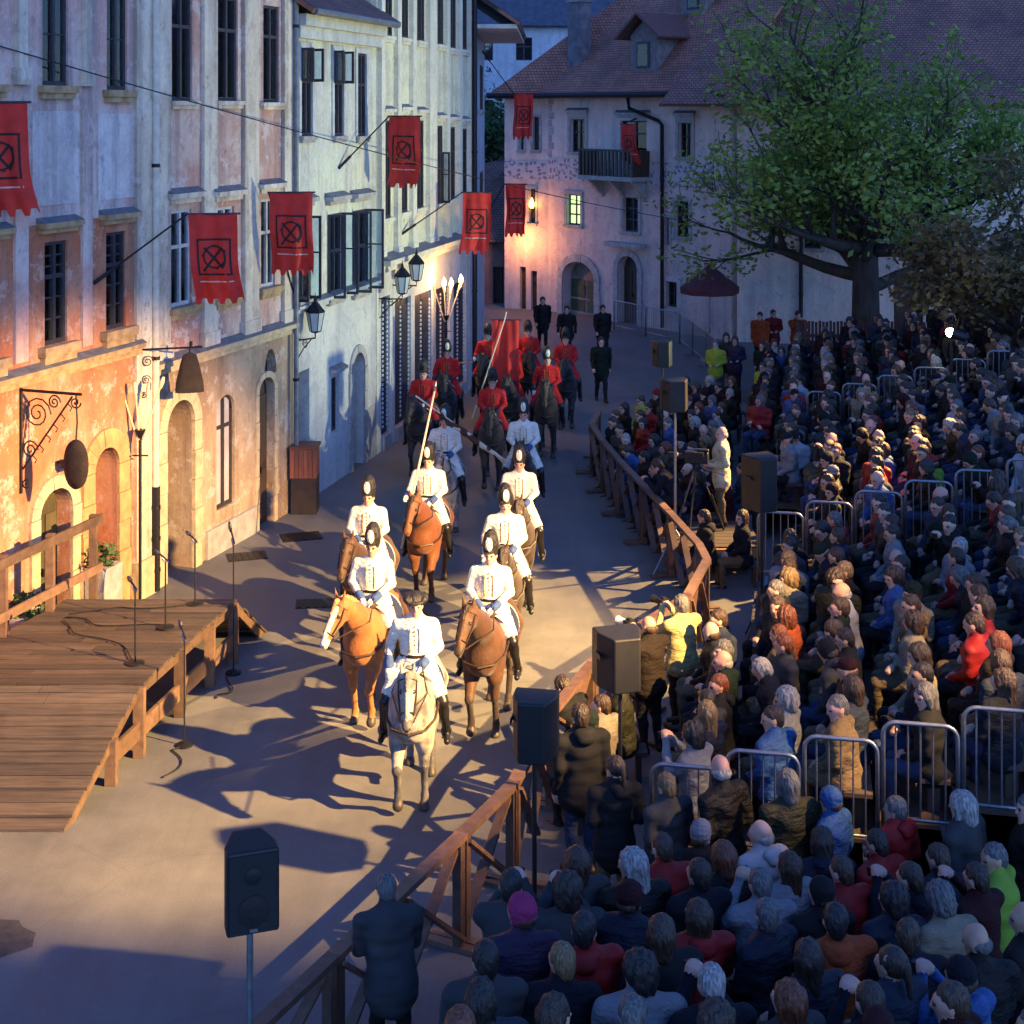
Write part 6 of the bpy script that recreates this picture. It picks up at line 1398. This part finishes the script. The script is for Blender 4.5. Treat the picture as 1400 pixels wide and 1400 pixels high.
# ------------------------------------------------------------------ spectators
cr = random.Random(42); PEOPLE = []
def proj(p): return 700+FPX*p[0]/p[1], HOR+FPX*(CAMH-p[2])/p[1]
OBST = [(3.72,21.8,.5),(3.55,25.9,1.15),(1.08,14.6,.4),(.2,13.05,.4),(.72,15.3,.9),(2.82,25.3,.35),(3.2,31.1,.4),(1.75,18.2,.4),(2.2,18.85,.5),(.9,17.35,.4),(-1.0,12.1,.55)]
OBST += [(9.25,30.8,.55),(11.6,33.7,.5)]
def clear(x, y): return all((x-a)**2+(y-b)**2 > c*c for a, b, c in OBST)
def face(x, y):
    tx, ty = -1.0, min(max(y-1.5,18.0),25.0); return math.atan2(-(tx-x), ty-y)
def add_p(x, y, z, sit, place, yaw=None):
    hx, hy = proj((x,y,z+(1.2 if sit else 1.6)))
    if not (-25 < hx < 1430 and hy < 1450): return
    hs = cr.random()
    hair = cr.choices(['short','balding','long','bob','curly','ponytail','beanie','cap','hood'],[36,8,14,12,8,6,6,5,3])[0]
    coat = cr.choice(DARKC); hcn = cr.choice(HCOL)
    if hair == 'balding': hcn = cr.choice(['grey','white','brown'])
    if hair in ('beanie','cap'): hcn = cr.choice(['black','charcoal','navy','grey','maroon','dark green','pale grey'])
    if 'timber' in place and coat in ('pale grey','white','beige','tan'): coat = 'charcoal'
    if hair == 'hood': hcn = coat
    PEOPLE.append(dict(x=x, y=y, z=z, sit=sit, var=cr.choices(SITS,[3,3,3,3,1,3,3,3])[0] if sit else cr.choice(STDS), hair=hair, hc=hcn, coat=coat, px=(hx,hy), place=place, yaw=(face(x,y)+cr.gauss(0,.32)) if yaw is None else yaw, sc=cr.uniform(.93,1.06), special=False))
ORD_ = ['lowest','second','third','fourth','fifth','sixth','seventh','eighth','ninth','tenth']
for (si, n_, a, b, z, u) in rows:
    q = a+.3
    while q < b-.2:
        p = SPt(q+cr.uniform(-.07,.07), u+cr.uniform(-.09,.09))
        if clear(p.x,p.y) and cr.random() < .95: add_p(p.x, p.y, z-.06, True, '%s tier, %s' % (ORD[min(n_,9)], secs[si][2]), None)
        q += cr.uniform(.45,.56)
for (n_, a, b, z, dd_) in nrows:
    q = a+.28+cr.uniform(0,.2)
    while q < b-.15:
        p = NPt(q, dd_+cr.uniform(-.09,.09))
        if cr.random() < .96 and clear(p.x,p.y): add_p(p.x, p.y, z-.06, True, '%s tier of near stand' % ORD[n_], None)
        q += cr.uniform(.46,.55)
def fence_x(y):
    for (xa,ya),(xb,yb) in zip(FEN[:-1],FEN[1:]):
        if ya <= y <= yb: return xa+(xb-xa)*(y-ya)/(yb-ya)
    return None
# standing crowd between barriers and stand (near)
y = 14.2
while y < 20.4:
    fx = fence_x(y); lim = (SP0+SR*((y-14.45)/.98)).x-.35; x = fx+.5+cr.uniform(0,.25)
    if y < 16: x = 1.0
    xs_ = []
    while x < lim:
        if clear(x,y): xs_.append(x)
        x += cr.uniform(.55,.7)
    if y < 16:
        for x in xs_: add_p(x, y+cr.uniform(-.12,.12), 0, False, 'standing behind timber barriers', None)
    elif xs_:
        gn = int((y-16)/.6); bn_ = empty('bench', ((xs_[0]+xs_[-1])/2,y,0), 0, 'short bench between photographers and stand, %s row' % ORD[min(gn,9)], 'bench', 'short benches by the photographers'); x0, x1 = xs_[0]-.28-bn_.location.x, xs_[-1]+.28-bn_.location.x
        m_ = MB(); m_.box(((x0+x1)/2,0,.36),(x1-x0,.28,.04)); m_.build('seat', STW, bn_)
        for q in (x0+.1, x1-.1): m_ = MB(); m_.box((q,0,.17),(.06,.24,.338)); m_.build('leg', STW, bn_)
        for x in xs_: add_p(x, y, -.06, True, 'on short benches by photographers', None)
    y += cr.uniform(.6,.75)
for k in range(10):
    p = SPt(-.42+cr.uniform(-.1,.1), .2+.52*k+cr.uniform(-.1,.1)); add_p(p.x, p.y, 0, False, 'standing before near rail line', None)
# seated ground crowd in the far bulge, on loose benches
y = 24.6; gi = 0
while y < 37.5:
    fx = fence_x(y) if y < 33.4 else 2.0+(y-33.4)*.55; lim = (SP0+SR*((y-14.45)/.98)).x-.25+(.75 if 24 < y < 28 else 0); x = fx+.5; xs_ = []
    while x < lim:
        if clear(x,y): xs_.append(x)
        x += cr.uniform(.52,.62)
    if xs_:
        bn_ = empty('bench', ((xs_[0]+xs_[-1])/2,y,0), 0, 'plain bench on the paving under seated spectators, %s row beyond the bend' % (ORD+['eleventh','twelfth','thirteenth','fourteenth','fifteenth','sixteenth','seventeenth'])[gi], 'bench', 'loose benches on the paving'); x0, x1 = xs_[0]-.3-bn_.location.x, xs_[-1]+.3-bn_.location.x
        m_ = MB(); m_.box(((x0+x1)/2,0,.36),(x1-x0,.3,.04)); m_.build('seat', STW, bn_)
        for q in (x0+.12, x1-.12): m_ = MB(); m_.box((q,0,.17),(.06,.26,.338)); m_.build('leg', STW, bn_)
        gi += 1
        for x in xs_: add_p(x, y, -.06, True, 'on far benches', face(x,y)*.5+R(cr.uniform(60,110))*.5)
    y += .82
# standing onlookers at the back
for k in range(26):
    x = 5.2+cr.uniform(0,5.5); y = 38.4+cr.uniform(0,3.2)
    if x > .35*y-.5 or (7.0 < x < 9.2 and y < 41.8 and abs((x-7.5)-(41.2-y)*.26) < .7): continue
    add_p(x, y, 0, False, 'standing by grey barriers', None)
# things picked out of the photograph
NOT = [(975,1300,'red','long','brown',0),(1105,1270,'orange','short','black',0),(1345,1150,'lime green','short','grey',0),(680,1225,'grey','short','black',0),(712,1282,'purple','beanie','pink',0),(615,1330,'grey','short','black',0),(1175,1100,'bright blue','beanie','bright blue',0),(880,1175,'black','long','white',0),(985,1150,'charcoal','beanie','pale grey',0),(1050,1190,'pale grey','short','grey',0),(1115,1110,'olive','bob','grey',0),(1310,1300,'black','balding','grey',0),(1350,1330,'bright blue','beanie','navy',0),(1035,940,'navy','short','white',0),(1150,960,'tan','short','grey',0),(1110,840,'orange','curly','red brown',0),(1210,850,'beige','curly','brown',0),(1080,800,'beige','curly','blond',0),(1040,860,'tan','short','red brown',0),(1290,560,'white','short','grey',0),(1370,560,'pale grey','short','brown',0),(1050,600,'pale grey','cap','navy',0),(1240,740,'pale grey','short','dark brown',0),(1380,900,'denim blue','bob','brown',0),(985,930,'charcoal','short','red brown',0),(1020,650,'denim blue','short','brown',0),(885,960,'olive','cap','maroon',0),(1285,640,'lime green','cap','red',0),(1375,625,'dark green','beanie','dark green',0),(880,600,'bright blue','short','brown',0),(910,590,'bright blue','short','grey',0),(875,540,'yellow green','short','brown',0),(885,490,'charcoal','beanie','red',0),(985,490,'yellow green','short','grey',0),(1025,490,'yellow green','short','dark brown',0),(1060,470,'white','short','brown',0),(1190,1050,'red','short','grey',0),(1215,1160,'red','short','dark brown',0),(1130,700,'red','short','grey',0),(1370,680,'red','short','dark brown',0),(1310,780,'red','short','black',0),(1245,930,'navy','short','black',0),(1330,1000,'charcoal','bob','grey',0)]
used = set()
for (nx, ny, ct, hr, hcn, _) in NOT:
    best = min((i for i in range(len(PEOPLE)) if i not in used), key=lambda i: (PEOPLE[i]['px'][0]-nx)**2+(PEOPLE[i]['px'][1]-ny)**2)
    used.add(best); PEOPLE[best].update(coat=ct, hair=hr, hc=hcn)
PEOPLE.sort(key=lambda d: d['y'])
NIND = 275
def hairmat_of(d): return COATM[d['hc']] if d['hair'] in ('beanie','cap','hood') else HAIRS[d['hc']]
def plabel(d):
    hn = NAMES[d['hair']].format(d['hc']) if d['hair'] in NAMES else ('%s %s' % (d['hc'], d['hair']))
    return '%s in %s jacket with %s, %s' % ('spectator', d['coat'], hn, d['place'])
for d in PEOPLE[:NIND]:
    d['o'] = person((d['x'],d['y'],d['z']), d['yaw'], d['var'], COATM[d['coat']], cr.choice(TRM), cr.choice(SKINS), d['hair'], hairmat_of(d), plabel(d), 'spectators '+d['place'], d['sc'] if not d['sit'] else 1+(d['sc']-1)*.4, hood=cr.random() < .3)
NCAM = 0
def held_camera(d, lit=None):
    o = d['o']; k = d['var']; dz, df, sx = {'sit4':(1.13,.43,0),'std2':(1.53,.43,0),'std4':(1.68,.44,.10)}[k]
    sc_ = o.scale[0]; q = (d['x']-math.sin(d['yaw'])*df*sc_+sx*math.cos(d['yaw']), d['y']+math.cos(d['yaw'])*df*sc_+sx*math.sin(d['yaw']), d['z']+dz*o.scale[2])
    r_ = empty('compact_camera', q, d['yaw'], 'small camera %sheld up by spectator in %s jacket, %s' % ('with glowing screen ' if lit else '', d['coat'], d['place'] if not lit else ('seated' if d['sit'] else 'standing')), 'camera', 'cameras held up by spectators')
    m_ = MB(); m_.box((0,0,0),(.11,.028,.07)); m_.build('case', BLACK, r_); m_ = MB(); m_.box((0,-.0165,0),(.075,.004,.05)); m_.build('screen', lit or GRILLE, r_); obj('lens', MB().lathe([(.024,0),(.022,.03)],10).mesh('lens', BLACK), r_, (0,.014,0), (R(-90),0,0))
for d in PEOPLE[:NIND]:
    if d['var'] in ('sit4','std2','std4') and NCAM < 40: d['cam'] = True; NCAM += 1
# the remaining, farthest spectators as one mass
rest = PEOPLE[NIND:]
if rest:
    allm = []; mi_of = {}
    def mid(m):
        if m.name not in mi_of: mi_of[m.name] = len(allm); allm.append(m)
        return mi_of[m.name]
    Vs, Fs, Ms = [], [], []; base = 0; cache = {}
    def arr(me):
        if me.name not in cache:
            v = np.empty(len(me.vertices)*3); me.vertices.foreach_get('co', v); f = np.empty(len(me.loops), np.int32); me.loops.foreach_get('vertex_index', f); z = np.empty(len(me.polygons), np.int32); me.polygons.foreach_get('material_index', z); cache[me.name] = (v.reshape(-1,3), f.reshape(-1,4), z)
        return cache[me.name]
    for k in ('sit0','sit2','sit6'):
        pass
    variant('fsit', hip=(0,0,.535), lean=.08, yaw=.2, arms=LAP, legs=sit_legs(), wid=1.12, skirt=.3, fingers=False, vox=.03, wob=0); variant('fstd', lean=.03, arms=BENT, legs=stand_legs(.1), wid=1.12, skirt=.8, fingers=False, vox=.03, wob=0)
    fh = {k: sdf_mesh('far_'+k, p, .022, [HAIRS['brown']], c) for k, (p, c, w) in HST.items()}
    for d in rest:
        M_ = Matrix.Translation((d['x'],d['y'],d['z'])) @ Matrix.Rotation(d['yaw'],4,'Z'); me, H = VAR['fsit' if d['sit'] else 'fstd']
        for mesh_, MM, slots in ((me, M_, [cr.choice(SKINS), COATM[d['coat']], cr.choice(TRM), SHOE, EYE, SHOE, SHOE, SHOE]), (fh[d['hair']], M_ @ H, [hairmat_of(d)])):
            v, f, z = arr(mesh_); A = np.array(MM); Vs.append(v@A[:3,:3].T+A[:3,3]); Fs.append(f+base); lut = np.array([mid(s) for s in slots]); Ms.append(lut[np.minimum(z,len(slots)-1)]); base += len(v)
    V_, F_, M2_ = np.concatenate(Vs), np.concatenate(Fs), np.concatenate(Ms); me = bpy.data.meshes.new('far_spectators')
    me.vertices.add(len(V_)); me.vertices.foreach_set('co', V_.ravel()); me.loops.add(4*len(F_)); me.loops.foreach_set('vertex_index', F_.ravel().astype(np.int32)); me.polygons.add(len(F_)); me.polygons.foreach_set('loop_start', np.arange(0,4*len(F_),4,dtype=np.int32))
    for m in allm: me.materials.append(m)
    me.polygons.foreach_set('material_index', M2_.astype(np.int32)); me.update(calc_edges=True); me.polygons.foreach_set('use_smooth', np.ones(len(F_),bool))
    o = bpy.data.objects.new('far_spectators', me); COL.objects.link(o); tag(o, 'dense crowd of far spectators in dark clothes by the grey barriers', 'crowd', kind='stuff')
print('PEOPLE', len(PEOPLE), 'individual', min(NIND,len(PEOPLE)))
# ---- people with a job
person((.72,15.3,0), R(22), 'std0', COATM['charcoal'], TRM[0], SKINS[0], 'short', HAIRS['dark brown'], 'tall man in charcoal jacket and jeans standing beside the black loudspeaker', 'people at the barriers', 1.03, True)
person((1.72,18.2,0), R(40), 'std2', COATM['dark brown'], TRM[1], SKINS[1], 'balding', HAIRS['brown'], 'photographer in dark brown coat raising a pale lens', 'photographers', .98)
person((2.2,18.9,0), R(35), 'std2', cloth('photographer_jacket',(.36,.32,.14)), TRM[1], SKINS[0], 'short', HAIRS['grey'], 'photographer in mustard jacket filming over the barriers', 'photographers', 1.0)
person((.9,17.35,0), R(50), 'crouch', COATM['charcoal'], TRM[1], SKINS[0], 'short', HAIRS['dark brown'], 'crouching photographer in charcoal jacket behind the barriers', 'photographers', 1.0)
person((-1.0,12.1,0), R(18), 'lean', COATM['grey'], TRM[1], SKINS[0], 'short', HAIRS['grey'], 'stout man in grey jacket leaning on the timber barrier', 'people at the barriers', .93)
person((3.78,26.4,.502), R(88), 'std1', cloth('cameraman_jacket',(.50,.42,.27)), TRM[2], SKINS[2], 'balding', HAIRS['white'], 'cameraman in beige jacket on the timber platform', 'camera crew', 1.03)
person((2.98,26.3,.502), R(70), 'crouch', COATM['navy'], TRM[1], SKINS[2], 'short', HAIRS['dark brown'], 'crew member in navy coat crouching by the camera tripod', 'camera crew', 1.0)
for k, (x, y, c_) in enumerate(((7.7,45.4,'orange'),(8.2,45.9,'red'),(8.9,45.6,'orange'))): person((x,y,0), R(150+20*k), 'std%d' % k, COATM[c_], TRM[1], SKINS[0], 'short', HAIRS['dark brown'], 'steward in %s vest under the dark parasol' % c_ if k != 2 else 'second steward in orange vest under the dark parasol', 'stewards under the parasol')
def camcorder(loc, yaw, label, white=False):
    r_ = empty('camera', loc, yaw, label, 'camera'); m_ = MB(); m_.box((0,0,0),(.13,.09,.10)); m_.box((0,0,.06),(.05,.06,.03)); b = m_.build('body', BLACK, r_)
    me = MB().lathe([(.04,0),(.045,.1),(.055,.16),(.05,.16)],12).mesh('lens', simple('pale_lens_paint',(.6,.58,.52),.4,.1,8) if white else BLACK); obj('lens', me, r_, (0,.045,0), (R(-90),0,0)); return r_
def ahead(x, y, yaw, d, z): return (x-math.sin(yaw)*d, y+math.cos(yaw)*d, z)
camcorder(ahead(1.72,18.2,R(40),.37,1.5), R(40), 'camera with pale lens at the eye of the dark brown coated photographer', True)
camcorder(ahead(2.2,18.9,R(35),.37,1.53), R(35), 'black camera held up by the mustard jacketed photographer')
SCRN = emit('lit_phone_screen', (.85,.9,1.0), 2.2)
for (nx, ny) in ((1365,1240),(962,1345),(692,1205)):
    best = min((i for i in range(min(NIND,len(PEOPLE))) if not PEOPLE[i]['special']), key=lambda i: (PEOPLE[i]['px'][0]-nx)**2+(PEOPLE[i]['px'][1]-ny)**2); d = PEOPLE[best]; d['special'] = True
    o = d['o']; me, H = VAR['std4' if not d['sit'] else 'sit4']
    for c_ in o.children:
        if c_.name.startswith('body'):
            mats_ = [s.material for s in c_.material_slots]; c_.data = me; setslots(c_, {i: m for i, m in enumerate(mats_)})
        else: c_.matrix_local = H if 'collar' not in c_.name else H @ Matrix.Translation((0,-.02,-.03))
    d['var'] = 'std4' if not d['sit'] else 'sit4'; d['cam'] = False; held_camera(d, SCRN)
for d in PEOPLE[:NIND]:
    if d.get('cam'): held_camera(d)

# ------------------------------------------------------------------ stage floodlights (real lamps on stands)
def floodlight(loc, target, power, col, size, blend, label, soft=.12, flap=None, lens_em=3.0, rad=.16):
    r_ = empty('floodlight', (loc[0],loc[1],0), 0, label, 'floodlight'); z = loc[2]
    d = (Vector(target)-Vector(loc)).normalized(); rot = d.to_track_quat('-Z','Y')
    m_ = MB(); m_.tube([(0,0,0),(0,0,z-.3)],.03,8)
    for k in range(3): a = 2.1*k; m_.tube([(0,0,.9),(.7*math.cos(a),.7*math.sin(a),.02)],.018,6)
    m_.build('stand', BLACK, r_)
    hd = MB().lathe([(rad*.6,.34),(rad,.30),(rad*1.05,.02),(rad*1.0,.0),(rad*.99,.06),(rad*.5,.2)],18).build('housing', BLACK, r_); hd.location = (0,0,z); hd.rotation_mode = 'QUATERNION'; hd.rotation_quaternion = rot
    m_ = MB(); m_.tube([(0,0,z-.32),(.0,0,z-.12)],.02,6); m_.build('yoke', IRON, r_)
    dome = flap is None and rad < .12
    if dome:
        ln_ = MB().lathe([(rad*.95,.06),(rad*.95,-.02),(rad*.7,-.09),(rad*.2,-.12)],18).build('lens_dome', emit('lamp_dome', col, lens_em), r_, smooth=True); ln_.location = (0,0,z); ln_.rotation_mode = 'QUATERNION'; ln_.rotation_quaternion = rot
    elif lens_em:
        ln_ = MB().lathe([(rad*.92,.075),(rad*.92,.085)],18).build('lens', emit('lamp_lens_%s' % label[:6], col, lens_em), r_); ln_.location = (0,0,z); ln_.rotation_mode = 'QUATERNION'; ln_.rotation_quaternion = rot
    l = bpy.data.lights.new('flood','SPOT'); l.energy = power; l.color = col; l.spot_size = R(size); l.spot_blend = blend; l.shadow_soft_size = soft
    lo = bpy.data.objects.new('flood_light', l); COL.objects.link(lo); lo.parent = r_; lo.location = Vector((0,0,z))+d*(.22 if dome else .08); lo.rotation_mode = 'QUATERNION'; lo.rotation_quaternion = rot
    if flap is not None:      # added unseen lower barn door, keeps crowd dark: cuts everything below this elevation
        hdir = Vector((d.x,d.y,0)).normalized(); sd = Vector((-hdir.y,hdir.x,0)); L1, L2 = .5, 1.1; el = R(flap); e = hdir*math.cos(el)+Vector((0,0,math.sin(el)))
        o0 = Vector((0,0,z))+d*.08-Vector((0,0,.0)); a_ = o0+e*L2; b_ = o0+e*L1*.45-Vector((0,0,.12))
        m_ = MB(); m_.prism([a_-sd*1.1, a_+sd*1.1, b_+sd*.35, b_-sd*.35], (0,0,-.01)); m_.build('added_barn_door', BLACK, r_)
    return r_
WARM = (1.0,.59,.20)
floodlight((8.8,11.8,8.2), (-1.95,19.1,.25), 35000, WARM, 46, .5, 'warm stage floodlight on a stand at the near end of the stand', .10, -37.6)
floodlight((11.5,28.6,7.6), (2.3,23.2,.3), 19000, WARM, 28, .4, 'second warm stage floodlight high behind the stand', .10, None)
floodlight((9.25,30.8,3.3), (-3.4,33.0,7.2), 2700, (1.0,.97,.52), 72, .7, 'white floodlight on a stand among the highest tiers', .10, None, 30, .10)
